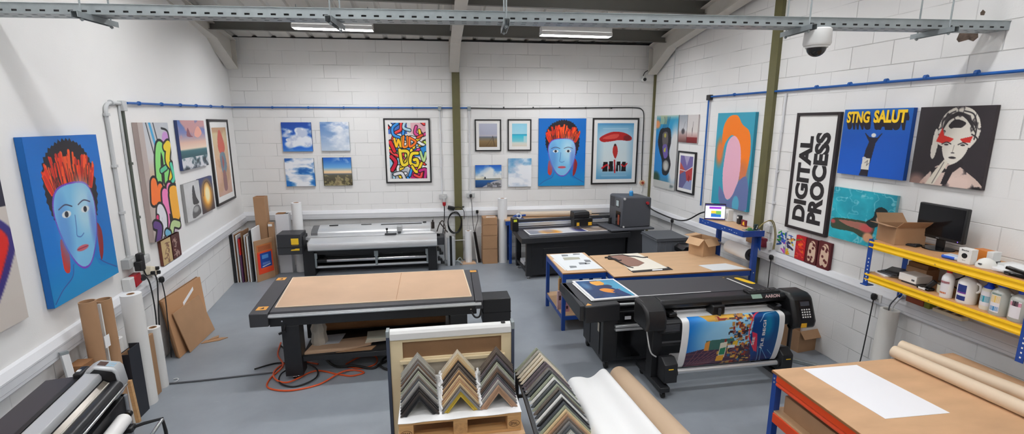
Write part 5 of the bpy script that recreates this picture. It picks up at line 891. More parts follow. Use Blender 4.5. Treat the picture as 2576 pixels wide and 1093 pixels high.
# framed boards stacked on edge in the corner
cols = [('black', (34, 34, 36)), ('grey edged white', (196, 196, 198)), ('white', (222, 222, 222)), ('purple and red printed', (96, 50, 90)), ('brown', (130, 96, 66)), ('pale grey', (206, 206, 208)), ('white framed', (228, 228, 228)), ('charcoal', (60, 60, 62)), ('thick white', (232, 232, 232))]
for i, (nm, c) in enumerate(cols):
    x = -3.285 + 0.041 * i; h = (0.80, 0.84, 0.80, 0.76, 0.86, 0.80, 0.78, 0.87, 0.90)[i]; y0 = 8.20 + 0.005 * (i % 3); th = (0.03, 0.016, 0.02, 0.018, 0.014, 0.018, 0.02, 0.012, 0.026)[i]
    t = Thing('stored_panel', nm + ' panel stored on edge in the back corner, ' + ['closest to the wall', 'second from the wall', 'third from the wall', 'fourth from the wall', 'fifth from the wall', 'sixth from the wall', 'seventh from the wall', 'eighth from the wall', 'outermost of the upright row'][i], 'panel', (x, 8.5, 0), 0, 'panels stored on edge')
    t.part('panel', M().box(x, x + th, y0, 8.54, 0.0, h), mat('panel_%d' % i, c, 0.6), 0.002)
    if i == 3: t.part('red_print', M().box(x - 0.001, x + th + 0.001, y0 - 0.001, y0 + 0.4, h * 0.62, h * 0.98), mat('print_red', (206, 36, 30), 0.5))
    if i in (1, 5): t.part('backing', M().box(x + th, x + th + 0.008, y0 + 0.01, 8.54, 0.0, h - 0.03), KRAFT_D)
P = Paint(50, 90, (226, 84, 40)); P.rect(0, 0, 1, .24, (196, 120, 70)); P.rect(.1, .05, .9, .22, (170, 96, 60)); P.rect(.18, .3, .9, .8, (30, 70, 150)); P.rect(.3, .36, .7, .5, (80, 140, 206)); P.rect(.0, .3, .18, .9, (230, 60, 40)); P.rect(.3, .62, .8, .7, (90, 120, 190)); P.line([(.3, .76), (.8, .72)], .03, (220, 220, 226)); P.rect(0, .86, 1, 1, (226, 70, 36))
t = Thing('stored_panel', 'kraft board with an orange and blue poster, leaning at the end of the stored panels', 'panel', (-2.90, 8.18, 0), R2(58), None, True)
t.part('board', M().box(-0.02, 0.33, 0, 0.02, 0, 0.70), KRAFT, 0.002); grid_obj('poster', P, lambda u, v: (0.01 + u * 0.30, np.full_like(u, -0.0015), 0.12 + (1 - v) * 0.50), PRINT, t.o)
# ------------------------------------------------------------------ blue workbenches in the middle
def bench(name, label, x0, x1, y0, y1, z, apron=0.07, leg=0.045, lower=None, legs=None, top=BOARD, steel=BLUEM, cat='workbench', x2=None):
    t = Thing(name, label, cat, ((x0 + x1) / 2, (y0 + y1) / 2, 0)); x2 = x2 or x1
    t.part('bench_top', M().prism([(x0, y0), (x1, y0), (x2, y1), (x0 + 0.005, y1)], 'z', z - 0.018, z), top, 0.002)
    t.part('top_edge', M().box(x0 - 0.001, x1 + 0.001, y0 - 0.0015, y0, z - 0.018, z - 0.003), PLYEDGE)
    a = z - 0.018
    for nm, m in (('apron', M().box(x0 + 0.01, x1 - 0.01, y0 + 0.004, y0 + 0.03, a - apron, a)), ('apron', M().box(x0 + 0.01, x1 - 0.03, y1 - 0.03, y1 - 0.004, a - apron, a)), ('apron', M().box(x0 + 0.004, x0 + 0.03, y0 + 0.03, y1 - 0.03, a - apron, a)), ('apron', M().box(x1 - 0.04, x1 - 0.012, y0 + 0.03, y1 - 0.03, a - apron, a))):
        t.part(nm, m, steel, 0.002)
    for lx_, ly in legs or ((x0 + 0.002, y0 + 0.002), (x1 - leg - 0.002, y0 + 0.002), (x0 + 0.002, y1 - leg - 0.002), (x1 - leg - 0.03, y1 - leg - 0.002)):
        t.part('leg', M().box(lx_, lx_ + leg, ly, ly + 0.008, 0, a).box(lx_, lx_ + 0.008, ly + 0.008, ly + leg, 0, a).box(lx_ + leg - 0.008, lx_ + leg, ly + 0.008, ly + leg, 0, a), steel, 0.002)
    if lower:
        t.part('lower_shelf', M().box(x0 + 0.012, x1 - 0.012, y0 + 0.01, y1 - 0.01, lower - 0.015, lower), top, 0.001)
        t.part('lower_rail', M().box(x0 + 0.012, x1 - 0.012, y0 + 0.006, y0 + 0.03, lower - 0.07, lower - 0.016), steel, 0.002); t.part('lower_rail', M().box(x0 + 0.006, x0 + 0.03, y0 + 0.03, y1 - 0.03, lower - 0.07, lower - 0.016), steel, 0.002)
    return t
bench('workbench', 'narrow blue framed workbench with a lower shelf, holding the sheet of grey swatches', 1.56, 2.13, 5.50, 6.39, 0.77, lower=0.21)
t = bench('workbench', 'wide blue framed workbench with a raised shelf and a paper roll holder', 2.14, 3.98, 5.265, 6.22, 0.77, legs=((2.15, 5.27), (2.15, 6.17), (3.90, 6.16)), x2=3.93)
U = t.part('shelf_upright', M().box(3.985, 4.05, 5.27, 5.278, 0, 1.29).box(3.985, 3.993, 5.278, 5.32, 0, 1.29), BLUEM, 0.002); t.part('upright_bolt', M().cyl((4.015, 5.27, 0.72), (4.015, 5.264, 0.72), 0.008, n=10).cyl((4.015, 5.27, 0.55), (4.015, 5.264, 0.55), 0.008, n=10), CHROME, parent=U)
t.part('shelf_upright', M().box(3.97, 4.03, 6.02, 6.028, 0, 1.25).box(3.97, 3.978, 6.028, 6.07, 0, 1.25), BLUEM, 0.002)
t.part('raised_shelf', M().prism([(3.79, 5.22), (4.07, 5.22), (4.07, 6.10), (3.73, 6.10)], 'z', 1.262, 1.276), BOARD, 0.001)
t.part('shelf_edge', M().bar((3.785, 5.215, 1.245), (3.725, 6.11, 1.245), 0.012, 0.075), BLUEM, 0.002); t.part('shelf_edge', M().box(3.785, 4.07, 5.205, 5.22, 1.208, 1.283), BLUEM, 0.002)
m = M()
for y in (5.32, 5.36, 5.42, 5.46, 5.55, 5.6, 5.9, 5.96, 6.02):
    xx = 3.785 - (y - 5.215) * 0.067 - 0.0065; m.box(xx - 0.001, xx + 0.002, y, y + 0.025, 1.232 + 0.018 * (int(y * 50) % 2), 1.238 + 0.018 * (int(y * 50) % 2))
t.part('slot_hole', m, WHITE)
t.part('gusset', M().prism([(5.225, 1.21), (5.40, 1.21), (5.225, 1.02)], 'x', 4.04, 4.05), BLUEM); t.part('roll_rod', M().cyl((4.02, 5.30, 0.935), (4.00, 6.10, 0.935), 0.016, n=14), SILVER)
t = Thing('paper_roll', 'white paper roll with a black core on the rod under the raised bench shelf', 'paper roll', (4.02, 5.55, 0.935)); t.part('wound_paper', M().pipe((4.018, 5.36, 0.935), (4.006, 5.80, 0.935), 0.085, 0.036, 32), PAPER); t.part('roll_core', M().pipe((4.0185, 5.345, 0.935), (4.006, 5.81, 0.935), 0.038, 0.02, 24), BLACKP); t.part('roll_end', M().pipe((4.0181, 5.355, 0.935), (4.018, 5.359, 0.935), 0.08, 0.036, 32), mat('roll_end_dark', (52, 50, 52), 0.6))
# on the benches
t = Thing('swatch_sheet', 'white sheet of grey cut-out swatches on the narrow workbench', 'sheet', (1.85, 5.97, 0.77)); t.part('sheet', M().slab([(1.60, 6.34), (2.08, 6.36), (2.12, 5.60), (1.64, 5.585)], 0.7705, 0.775).slab([(1.585, 6.10), (1.62, 6.12), (1.655, 5.66), (1.62, 5.6)], 0.7702, 0.7712), mat('cool_white', (226, 230, 232), 0.6))
G1 = mat('swatch_grey', (128, 132, 136), 0.6); G2 = mat('swatch_olive', (172, 172, 154), 0.6)
for k, (cx, cy, w, h, g) in enumerate(((1.80, 6.26, .1, .09, G1), (1.98, 6.30, .11, .06, G1), (1.85, 6.10, .24, .13, G2), (1.93, 5.85, .11, .09, G1), (2.03, 5.95, .09, .12, G1), (1.99, 5.83, .08, .05, G1), (1.76, 5.72, .10, .09, G1))): t.part('swatch', M().slab([(cx - w / 2, cy - h / 2), (cx + w / 2 - 0.01, cy - h / 2 + 0.01), (cx + w / 2, cy + h / 3), (cx, cy + h / 2), (cx - w / 2 + 0.01, cy + h / 2)], 0.7752, 0.7762), g)
m = M().slab([(2.44, 6.19), (2.86, 6.20), (2.94, 5.47), (2.43, 5.43)], 0.7745, 0.779)
t = Thing('mount_sheet', 'cream mount board sheet lying over dark card with a brown cut piece', 'sheet', (2.68, 5.8, 0.77)); t.part('dark_card', M().slab([(2.42, 5.52), (2.98, 5.53), (2.98, 5.40), (2.43, 5.37)], 0.7705, 0.7735), LETTER); t.part('cream_board', m, mat('cream_card', (232, 226, 212), 0.7)); t.part('white_slip', M().slab([(2.7, 5.405), (2.84, 5.41), (2.86, 5.45), (2.72, 5.45)], 0.7737, 0.7743), PAPER)
t.part('brown_piece', M().slab([(2.39, 6.10), (2.60, 6.13), (2.70, 5.95), (2.74, 5.72), (2.60, 5.60), (2.46, 5.60)], 0.7795, 0.782), mat('taupe_card', (142, 108, 94), 0.7)); t.part('black_border', M().tube(smooth([(2.60, 6.14, 0.781), (2.66, 6.06, 0.781), (2.75, 6.03, 0.781), (2.82, 5.96, 0.781), (2.9, 5.97, 0.781)], 4), 0.011, 6).tube([(2.385, 6.11, 0.781), (2.60, 6.14, 0.781)], 0.009, 6).tube([(2.385, 6.11, 0.781), (2.455, 5.59, 0.781), (2.5, 5.53, 0.781)], 0.009, 6), LETTER)
solo('black_offcut', 'wavy black rubber offcut on the bench beside the cream mount board', 'offcut', M().tube(smooth([(2.31, 6.05, 0.782), (2.36, 6.04, 0.782), (2.34, 5.98, 0.782), (2.42, 5.95, 0.782), (2.44, 5.87, 0.782), (2.48, 5.88, 0.782)], 5), 0.011, 6), LETTER, (2.4, 5.96, 0.771))
sheet('white_board', 'plain white board at the near wall end of the wide workbench', 'board', [(3.40, 5.52), (3.80, 5.54), (3.93, 5.28), (3.46, 5.28)], 0.7705, 0.776, mat('cool_white', (226, 230, 232), 0.6))
# open carton on the bench
def open_carton(name, label, c, a, b, z, h, rot, material, flaps, cat='box', inner=KRAFT_D):
    t = Thing(name, label, cat, (c[0], c[1], z), rot, None, True); th = 0.004
    m = M().box(-a, a, -b, b, 0, th).box(-a, a, -b, -b + th, th, h).box(-a, a, b - th, b, th, h).box(-a, -a + th, -b + th, b - th, th, h).box(a - th, a, -b + th, b - th, th, h); t.part('carton_body', m, material)
    for sd, ang, ln in flaps:                         # flap side, opening angle below horizontal, length
        c_, s_ = math.cos(ang), math.sin(ang)
        if sd in ('-y', '+y'):
            q = -1 if sd == '-y' else 1; p = [(-a, q * b, h), (a, q * b, h), (a - 0.01, q * (b + ln * c_), h - ln * s_), (-a + 0.01, q * (b + ln * c_), h - ln * s_)]
        else:
            q = -1 if sd == '-x' else 1; p = [(q * a, -b, h), (q * a, b, h), (q * (a + ln * c_), b - 0.01, h - ln * s_), (q * (a + ln * c_), -b + 0.01, h - ln * s_)]
        mm = M(); mm.add(p + [(x[0], x[1], x[2] + 0.004) for x in p], [(3, 2, 1, 0), (4, 5, 6, 7), (0, 1, 5, 4), (1, 2, 6, 5), (2, 3, 7, 6), (3, 0, 4, 7)]); t.part('flap', mm, material)
    return t
open_carton('open_carton', 'open pale kraft carton with its flaps out on the wide workbench', (3.755, 6.04), 0.13, 0.125, 0.771, 0.245, R2(20), KRAFT_L, (('-y', 0.9, 0.115), ('-x', 0.75, 0.12), ('+x', 0.5, 0.1), ('+y', -0.05, 0.1)))
# cards on the low shelf of the narrow bench
for k, (x, y, c, h, lb) in enumerate(((1.64, 5.62, (216, 160, 176), 0.20, 'pink patterned'), (1.60, 5.72, (206, 176, 176), 0.25, 'dusty pink'), (1.66, 5.90, (190, 150, 100), 0.36, 'kraft'), (1.70, 6.02, (150, 160, 70), 0.40, 'olive green'), (1.82, 5.60, (210, 130, 160), 0.22, 'bright pink spotted'))):
    t = Thing('art_card', lb + ' card standing on the lower shelf of the narrow workbench', 'card', (x, y, 0.211), R2(12 * k), None, True); t.part('card', M().box(-0.05, 0.05, -0.012, 0.012, 0, h), mat('card_%d' % k, c, 0.6, var=0.1, vscale=20), 0.001)
    t.part('pattern', M().box(-0.03, 0.0, -0.0135, -0.0122, h * 0.5, h * 0.75).box(0.005, 0.03, -0.0135, -0.0122, h * 0.2, h * 0.4), mat('card_dark', (80, 50, 50), 0.6))
# tablet and small things on the raised shelf
t = Thing('tablet', 'tablet with a lit screen propped at the far end of the raised bench shelf', 'tablet', (3.84, 5.93, 1.276), R2(-24), None, True)
m = M().box(-0.135, 0.135, -0.009, 0.009, 0.012, 0.235); m.rot(R2(-8), (0, 0, 0.01), 'X'); t.part('tablet_body', m, BLACKG, 0.004)
P = Paint(70, 56, (226, 230, 238)); P.rect(0, 0, 1, .1, (70, 60, 120)); P.rect(.2, .16, .8, .3, (146, 60, 200)); P.rect(.3, .42, .8, .85, (40, 110, 190)); P.rect(.3, .42, .55, .6, (226, 200, 60)); P.rect(.55, .42, .8, .66, (110, 170, 80)); P.rect(0, .93, 1, 1, (60, 50, 110))
cA, sA = math.cos(R2(-8)), math.sin(R2(-8))
grid_obj('screen', P, lambda u, v: (-0.127 + u * 0.254, -0.0105 * cA - ((1 - v) * 0.205 + 0.01) * sA * 1.0 + 0.0 * u, 0.01 + (0.009 + (1 - v) * 0.205) * cA + 0.0105 * sA * 0), print_mat('lit_screen', 0.2, 0.55), t.o)
t.part('stand_leg', M().bar((0, 0.03, 0.12), (0, 0.09, 0.002), 0.06, 0.006), BLACKP)
t = Thing('router_box', 'white upright box beside the tablet on the raised bench shelf', 'box', (4.0, 5.86, 1.276)); t.part('box_body', M().box(3.965, 4.045, 5.82, 5.90, 1.2765, 1.44), WHITE, 0.006); t.part('side_slit', M().box(3.962, 3.9655, 5.84, 5.848, 1.31, 1.39), GREYM)
t = Thing('black_speaker', 'small upright black speaker on the raised bench shelf', 'speaker', (4.03, 5.66, 1.276)); t.part('speaker_body', M().box(4.005, 4.055, 5.63, 5.69, 1.2765, 1.395), BLACKP, 0.01); t.part('round_badge', M().cyl((4.004, 5.66, 1.365), (4.0, 5.66, 1.365), 0.014, n=16), WHITE)
t = Thing('sweet_packet', 'small maroon and yellow packet on the raised bench shelf', 'packet', (4.0, 5.52, 1.276)); t.part('packet_body', M().box(3.985, 4.01, 5.47, 5.56, 1.2765, 1.36), mat('maroon_print', (120, 30, 50), 0.4), 0.003); t.part('packet_print', M().prism([(5.49, 1.29), (5.53, 1.30), (5.52, 1.335), (5.5, 1.345)], 'x', 3.983, 3.985), YELLOW)
t = Thing('circuit_gadget', 'green circuit board with a dark gadget at the near end of the raised shelf', 'gadget', (3.94, 5.28, 1.276)); t.part('tray_plate', M().box(3.84, 4.02, 5.225, 5.33, 1.277, 1.283), GALV); t.part('circuit_board', M().slab([(3.86, 5.23), (3.94, 5.23), (3.93, 5.31), (3.87, 5.30)], 1.2835, 1.292), mat('board_green', (60, 110, 60), 0.5)); t.part('board_chips', M().box(3.87, 3.89, 5.25, 5.27, 1.292, 1.305).box(3.9, 3.93, 5.26, 5.3, 1.292, 1.31), mat('chip_green', (90, 150, 90), 0.4)); t.part('gadget_body', M().box(3.955, 4.0, 5.24, 5.27, 1.2835, 1.36), mat('dark_teal', (24, 54, 56), 0.3), 0.006); t.part('gadget_mark', M().tube([(3.965, 5.238, 1.31), (3.975, 5.238, 1.30), (3.985, 5.238, 1.345)], 0.003, 6), WHITE)
pts = smooth([(4.05, 5.3, 1.30), (4.08, 5.27, 1.36), (4.14, 5.24, 1.4), (4.2, 5.24, 1.36), (4.26, 5.26, 1.2), (4.27, 5.28, 1.01)], 6); solo('shelf_cable', 'yellowish cable pair arching from the raised shelf to the olive column', 'cable', M().tube(pts, 0.006, 6).tube([(p[0], p[1] - 0.02, p[2] + 0.012) for p in pts], 0.006, 6), mat('tan_cable', (150, 136, 80), 0.5), tuple(pts[0]))
carton('small_carton', 'small brown carton on the trunking behind the paper roll holder', 4.24, 4.30, 5.66, 5.78, 1.0, 1.10, KRAFT, 0, False)
t = Thing('maroon_pack', 'maroon wrapped pack on the trunking behind the paper roll holder', 'packet', (4.26, 5.52, 1.0)); t.part('pack', M().box(4.235, 4.295, 5.42, 5.64, 1.0, 1.12), mat('maroon_print', (120, 30, 50), 0.4), 0.008); t.part('pack_print', M().box(4.233, 4.235, 5.46, 5.52, 1.02, 1.09).box(4.233, 4.235, 5.55, 5.6, 1.03, 1.1), mat('pink_print', (190, 120, 140), 0.5))
solo('white_cup', 'white cup on the trunking behind the near end of the raised shelf', 'cup', M().lathe([(0, 0), (0.026, 0), (0.034, 0.1), (0.031, 0.1), (0.024, 0.006), (0, 0.006)], (4.26, 5.34, 0.9975), 18), WHITE, (4.26, 5.34, 0.9975))

# ------------------------------------------------------------------ black wide format printer with a flat bed
t = Thing('wide_printer', 'black wide flatbed printer behind the roll-fed cutter', 'printer', (2.6, 4.8, 0))
DK2 = mat('printer_deck', (50, 50, 54), 0.5, bump=0.03, bscale=160)
t.part('deck', M().prism([(1.49, 4.40), (1.87, 4.42), (1.87, 4.55), (3.66, 4.55), (3.72, 4.60), (3.68, 5.10), (1.43, 5.17)], 'z', 0.66, 0.765), DK2, 0.012)
b = t.part('front_corner', M().prism([(1.49, 4.385), (1.875, 4.41), (1.875, 4.56), (1.49, 4.56)], 'z', 0.585, 0.768), BLACK, 0.012); t.part('hazard_sticker', M().slab([(1.505, 4.42), (1.575, 4.425), (1.545, 4.48)], 0.7685, 0.769), AMBER, parent=b)
t.part('side_skirt', M().prism([(4.42, 0.765), (5.15, 0.765), (5.15, 0.62), (4.42, 0.60)], 'x', 1.445, 1.50), BLACK, 0.008)
t.part('bed_inset', M().prism([(1.60, 4.50), (2.12, 4.51), (2.10, 5.13), (1.58, 5.13)], 'z', 0.765, 0.7665), mat('inset_dark', (40, 40, 44), 0.45)); t.part('inset_line', M().bar((1.60, 4.50, 0.767), (1.575, 5.14, 0.767), 0.006, 0.002).bar((1.60, 4.50, 0.767), (1.83, 4.505, 0.767), 0.006, 0.002), BLACKG)
t.part('bed_belt', M().prism([(2.12, 4.57), (3.44, 4.58), (3.42, 5.08), (2.10, 5.12)], 'z', 0.765, 0.771), mat('belt_grey', (66, 66, 70), 0.6, bump=0.05, bscale=90), 0.003)
t.part('white_edge_strip', M().bar((2.15, 4.585, 0.7715), (3.0, 4.59, 0.7715), 0.012, 0.003), WHITE); t.part('white_edge_strip', M().bar((3.46, 4.99, 0.767), (3.53, 4.60, 0.767), 0.02, 0.004), WHITE)
t.part('warning_label', M().slab(smooth([(3.55, 4.98), (3.62, 4.98), (3.68, 4.78), (3.61, 4.78)], 4, True), 0.7655, 0.7662), YELLOW); t.part('corner_label', M().slab([(3.40, 4.99), (3.44, 5.0), (3.43, 5.03)], 0.7715, 0.772).slab([(2.06, 4.66), (2.12, 4.65), (2.07, 4.70)], 0.7715, 0.772), mat('dull_gold', (150, 120, 40), 0.5))
t.part('cabinet', M().box(1.72, 3.55, 4.47, 5.12, 0.10, 0.66), BLACK, 0.006)
sd = t.part('side_door', M().box(1.712, 1.72, 4.56, 4.84, 0.14, 0.56), BLACK, 0.004); t.part('side_door', M().box(1.712, 1.72, 4.86, 5.08, 0.14, 0.56), BLACK, 0.004); t.part('door_handle', M().cyl((1.708, 4.83, 0.40), (1.708, 4.83, 0.48), 0.006, n=10), CHROME, parent=sd); t.part('rating_label', M().box(1.7095, 1.7118, 4.565, 4.61, 0.40, 0.50), mat('cream_label', (226, 220, 200), 0.5), parent=sd)
t.part('front_recess', M().box(1.88, 3.5, 4.462, 4.47, 0.14, 0.64), BLACKG); t.part('feed_bar', M().box(1.84, 2.15, 4.42, 4.46, 0.46, 0.485).box(1.84, 2.15, 4.425, 4.46, 0.495, 0.52), SILVER, 0.003); t.part('guide_rail', M().cyl((1.88, 4.50, 0.725), (3.5, 4.50, 0.725), 0.014, n=14), SILVER); t.part('serial_plate', M().box(1.95, 2.02, 4.458, 4.462, 0.57, 0.605), mat('pale_grey_card', (196, 198, 204), 0.7))
for x, y in ((1.78, 4.52), (1.76, 5.06), (3.48, 4.52), (3.48, 5.06)):
    c = t.part('caster', M().cyl((x - 0.016, y, 0.042), (x + 0.016, y, 0.042), 0.04, n=20), RUBBER); t.part('caster_fork', M().box(x - 0.024, x + 0.024, y - 0.02, y + 0.02, 0.05, 0.105), GREYM, 0.003, c)
P = Paint(120, 110, (34, 56, 100)); P.poly([(.55, 0), (1, 0), (1, 1), (.93, 1), (.75, .55), (.62, .3)], (86, 166, 200)); n = P.noise(2, 8); P.mix(step(n, .5, .8) * .5, (60, 110, 160)); P.poly([(.34, .06), (.62, .05), (.66, .2), (.6, .3), (.4, .32), (.33, .2)], (240, 172, 66)); P.blob([(.35, .56), (.5, .5), (.66, .58), (.7, .7), (.6, .78), (.42, .7)], (232, 150, 60)); P.blob([(.5, .34), (.7, .3), (.76, .42), (.62, .46)], (30, 46, 84)); P.line([(.6, .68), (.85, .6)], .03, (180, 110, 70)); P.ell(.12, .3, .12, .2, (90, 150, 190), soft=1, op=.6); P.poly([(.6, .72), (.8, .56), (.93, .98), (.8, 1)], (40, 60, 110))
t = Thing('art_print', 'white edged blue print with orange shapes lying on the wide printer bed', 'print', (1.88, 4.83, 0.767)); q0, q1, q2, q3 = (1.575, 5.155), (2.085, 5.15), (2.135, 4.545), (1.62, 4.52)
t.part('backing_board', M().slab([q3, q2, q1, q0], 0.7725, 0.786), PAPER, 0.001); t.part('under_sheet', M().slab([(1.56, 5.10), (1.59, 5.12), (1.64, 4.54), (1.60, 4.53)], 0.7715, 0.774), PAPER)
def qm(u, v, z=0.787, k=0.05):
    u = k + u * (1 - 2 * k); v = k + v * (1 - 2 * k); f = lambda i: (1 - u) * (1 - v) * q0[i] + u * (1 - v) * q1[i] + u * v * q2[i] + (1 - u) * v * q3[i]; return f(0), f(1), np.full_like(u, z)
grid_obj('print', P, qm, PRINT_GLOSS, t.o).location = (-1.88, -4.83, -0.767)

# ------------------------------------------------------------------ roll-fed cutter on a stand
t = Thing('vinyl_cutter', 'black roll-fed cutter on a stand with a colourful street print hanging from it', 'cutter', (2.85, 4.1, 0))
capL = [(3.86, 0.69), (3.85, 0.80), (3.88, 0.89), (3.96, 0.94), (4.14, 0.945), (4.16, 0.92), (4.16, 0.69)]
t.part('end_cap', M().prism(capL, 'x', 1.90, 2.11), BLACKP, 0.03); e = t.part('end_cap', M().prism([(3.84, 0.62), (3.83, 0.70), (3.92, 0.92), (3.98, 0.95), (4.14, 0.95), (4.16, 0.92), (4.16, 0.64)], 'x', 3.43, 3.67), BLACKP, 0.03)
def capf(u, v, off=0.003): return (3.83 + 0.09 * v - off * 0.93, 0.70 + 0.22 * v + off * 0.38)
m = M(); y0, z0 = capf(0, 0.08); y1, z1 = capf(0, 0.88); m.add([(3.50, y0, z0), (3.62, y0, z0), (3.62, y1, z1), (3.50, y1, z1)], [(0, 1, 2, 3)]); kp = t.part('keypad_panel', m, mat('panel_blue_black', (26, 28, 36), 0.25), parent=e)
m = M()
for i in range(4):
    for j in range(4):
        y0, z0 = capf(0, 0.16 + 0.1 * j, 0.005); y1, z1 = capf(0, 0.215 + 0.1 * j, 0.005); x = 3.512 + 0.026 * i; m.add([(x, y0, z0), (x + 0.016, y0, z0), (x + 0.016, y1, z1), (x, y1, z1)], [(0, 1, 2, 3)])
t.part('key_legends', m, WHITE, parent=e)
m = M(); y0, z0 = capf(0, 0.64, 0.005); y1, z1 = capf(0, 0.82, 0.005); m.add([(3.512, y0, z0), (3.61, y0, z0), (3.61, y1, z1), (3.512, y1, z1)], [(0, 1, 2, 3)]); t.part('key_display', m, mat('display_grey', (70, 74, 84), 0.2), parent=e); t.part('amber_label', M().box(3.50, 3.56, 3.831, 3.837, 0.64, 0.685), mat('gold_label', (236, 180, 40), 0.5), parent=e)
t.part('top_cover', M().prism([(4.00, 0.86), (3.985, 0.905), (4.02, 0.94), (4.14, 0.94), (4.15, 0.84), (4.08, 0.84)], 'x', 2.105, 3.44), BLACKP, 0.012)
t.part('rear_wall', M().box(2.105, 3.44, 4.13, 4.16, 0.60, 0.85), BLACKG); t.part('carriage_rail', M().box(2.105, 3.44, 4.08, 4.11, 0.825, 0.843), mat('dark_silver', (120, 120, 122), 0.4, 0.5), 0.002); t.part('carriage_rail', M().box(2.105, 3.44, 4.06, 4.10, 0.785, 0.808), SILVER, 0.002)
t.part('platen', M().prism([(3.90, 0.66), (3.90, 0.755), (3.93, 0.775), (4.13, 0.775), (4.13, 0.62), (4.0, 0.60)], 'x', 2.105, 3.44), BLACK, 0.008); m = M()
for i in range(5): m.box(2.115, 2.26, 3.897, 3.90, 0.675 + 0.014 * i, 0.682 + 0.014 * i)
t.part('platen_rib', m, GREYM)
c = t.part('tool_carriage', M().box(2.62, 2.75, 3.95, 4.10, 0.78, 0.875), BLACKP, 0.012); t.part('blade_holder', M().cyl((2.685, 3.94, 0.77), (2.685, 3.94, 0.85), 0.015, n=12), CHAR, parent=c)
for x in (2.22, 3.33):
    k = t.part('pinch_roller', M().box(x - 0.04, x + 0.04, 3.96, 4.08, 0.785, 0.82), BLACKP, 0.006); t.part('roller_lever', M().bar((x, 3.99, 0.81), (x + 0.02, 3.95, 0.84), 0.016, 0.016), GREYM, parent=k)
t.part('display_pod', M().prism([(4.03, 0.94), (4.04, 0.955), (4.13, 0.96), (4.13, 0.94)], 'x', 3.05, 3.40), BLACKP, 0.004); t.part('status_display', M().add([(3.06, 3.986, 0.908), (3.17, 3.986, 0.908), (3.17, 4.018, 0.9405), (3.06, 4.018, 0.9405)], [(0, 1, 2, 3)]), mat('lcd_green', (150, 176, 160), 0.2))
m = M(); text(m, 'AARON', lambda u, v: (3.20 + u, 3.9865 + 0.72 * v, 0.9085 + 0.74 * v), 0.16, 0.034, 0.03, 0.3); t.part('badge_lettering', m, mat('badge_pink', (206, 176, 176), 0.4))
m = M()
for i in range(6): m.box(3.07 + 0.05 * i, 3.105 + 0.05 * i, 4.06, 4.10, 0.957, 0.961)
t.part('control_key', m, CHAR)
for x in (2.12, 3.42):
    t.part('stand_leg', M().box(x - 0.05, x + 0.05, 4.05, 4.17, 0.12, 0.66), BLACK, 0.005)
    f = t.part('stand_foot', M().box(x - 0.05, x + 0.05, 3.84, 4.40, 0.075, 0.125), BLACK, 0.006)
    for y in (3.885, 4.345):
        t.part('caster', M().cyl((x - 0.014, y, 0.031), (x + 0.014, y, 0.031), 0.03, n=18), RUBBER, parent=f); t.part('caster_fork', M().box(x - 0.02, x + 0.02, y - 0.015, y + 0.015, 0.04, 0.076), GREYM, 0.002, f)
t.part('cross_bar', M().cyl((2.22, 3.93, 0.235), (3.37, 3.93, 0.235), 0.024, n=18), SILVER); t.part('rear_tube', M().box(2.18, 3.42, 4.10, 4.14, 0.42, 0.45), CHAR)
for x0, x1 in ((2.12, 2.255), (3.37, 3.49)):
    b = t.part('take_up_box', M().prism([(3.87, 0.15), (4.02, 0.15), (4.02, 0.37), (3.95, 0.39), (3.87, 0.34)], 'x', x0, x1), BLACK, 0.008); t.part('yellow_mark', M().box(x0 + 0.04, x0 + 0.09, 3.867, 3.871, 0.29, 0.298), YELLOW, parent=b)
    s = x1 if x0 < 3 else x0; t.part('bar_hub', M().cyl((s - 0.015, 3.93, 0.235), (s + 0.015, 3.93, 0.235), 0.042, n=18), BLACKP, parent=b)
t.part('support_rod', M().cyl((3.54, 4.0, 0.2), (3.54, 4.0, 0.64), 0.014, n=12), CHAR); t.part('support_rod', M().cyl((3.63, 4.12, 0.2), (3.63, 4.12, 0.66), 0.012, n=12), CHAR); t.part('clamp_knob', M().lathe([(0, 0), (0.03, 0.0), (0.04, 0.02), (0.03, 0.04), (0, 0.05)], (3.54, 4.0, 0.56), 16), BLACKP)
t.part('side_hose', M().tube(smooth([(1.98, 4.0, 0.64), (2.0, 3.98, 0.5), (2.03, 3.98, 0.42), (2.08, 3.98, 0.38)], 5), 0.007, 7), CONDUIT)
# the hanging print
t2 = Thing('street_print', 'long printed sheet of a colourful street scene hanging from the roll-fed cutter', 'print', (2.85, 3.95, 0.3))
t2.part('roll_core', M().pipe((2.24, 4.04, 0.30), (3.40, 4.04, 0.30), 0.045, 0.035, 24), KRAFT_L); t2.part('core_plug', M().cyl((2.20, 4.04, 0.30), (2.25, 4.04, 0.30), 0.05, n=20), BLACKP); t2.part('core_plug', M().cyl((3.38, 4.04, 0.30), (3.42, 4.04, 0.30), 0.04, n=20), BLACKP)
t2.part('wound_paper', M().cyl((2.275, 4.04, 0.30), (3.355, 4.04, 0.30), 0.062, n=28), PAPER)
prof = smooth([(4.12, 0.779), (4.0, 0.781), (3.92, 0.776), (3.885, 0.74), (3.88, 0.62), (3.895, 0.48), (3.925, 0.34), (3.96, 0.262), (4.02, 0.236), (4.06, 0.24)], 5)
t2.part('white_sheet', M().strip(prof, 2.275, 3.355, 0.0015), PAPER)
pa = np.array(prof); L = np.concatenate([[0], np.cumsum(np.hypot(*np.diff(pa, axis=0).T))]); L /= L[-1]
nd = np.gradient(pa, axis=0); nl = np.hypot(nd[:, 0], nd[:, 1]); no = np.stack([nd[:, 1] / nl, -nd[:, 0] / nl], 1); pf = pa + no * -0.0 + np.stack([np.minimum(no[:, 0], 0) * 0 , no[:, 1] * 0], 1)
sgn = -1.0 if (no[len(no) // 2][0] > 0) else 1.0
pf = pa + sgn * no * 0.0025
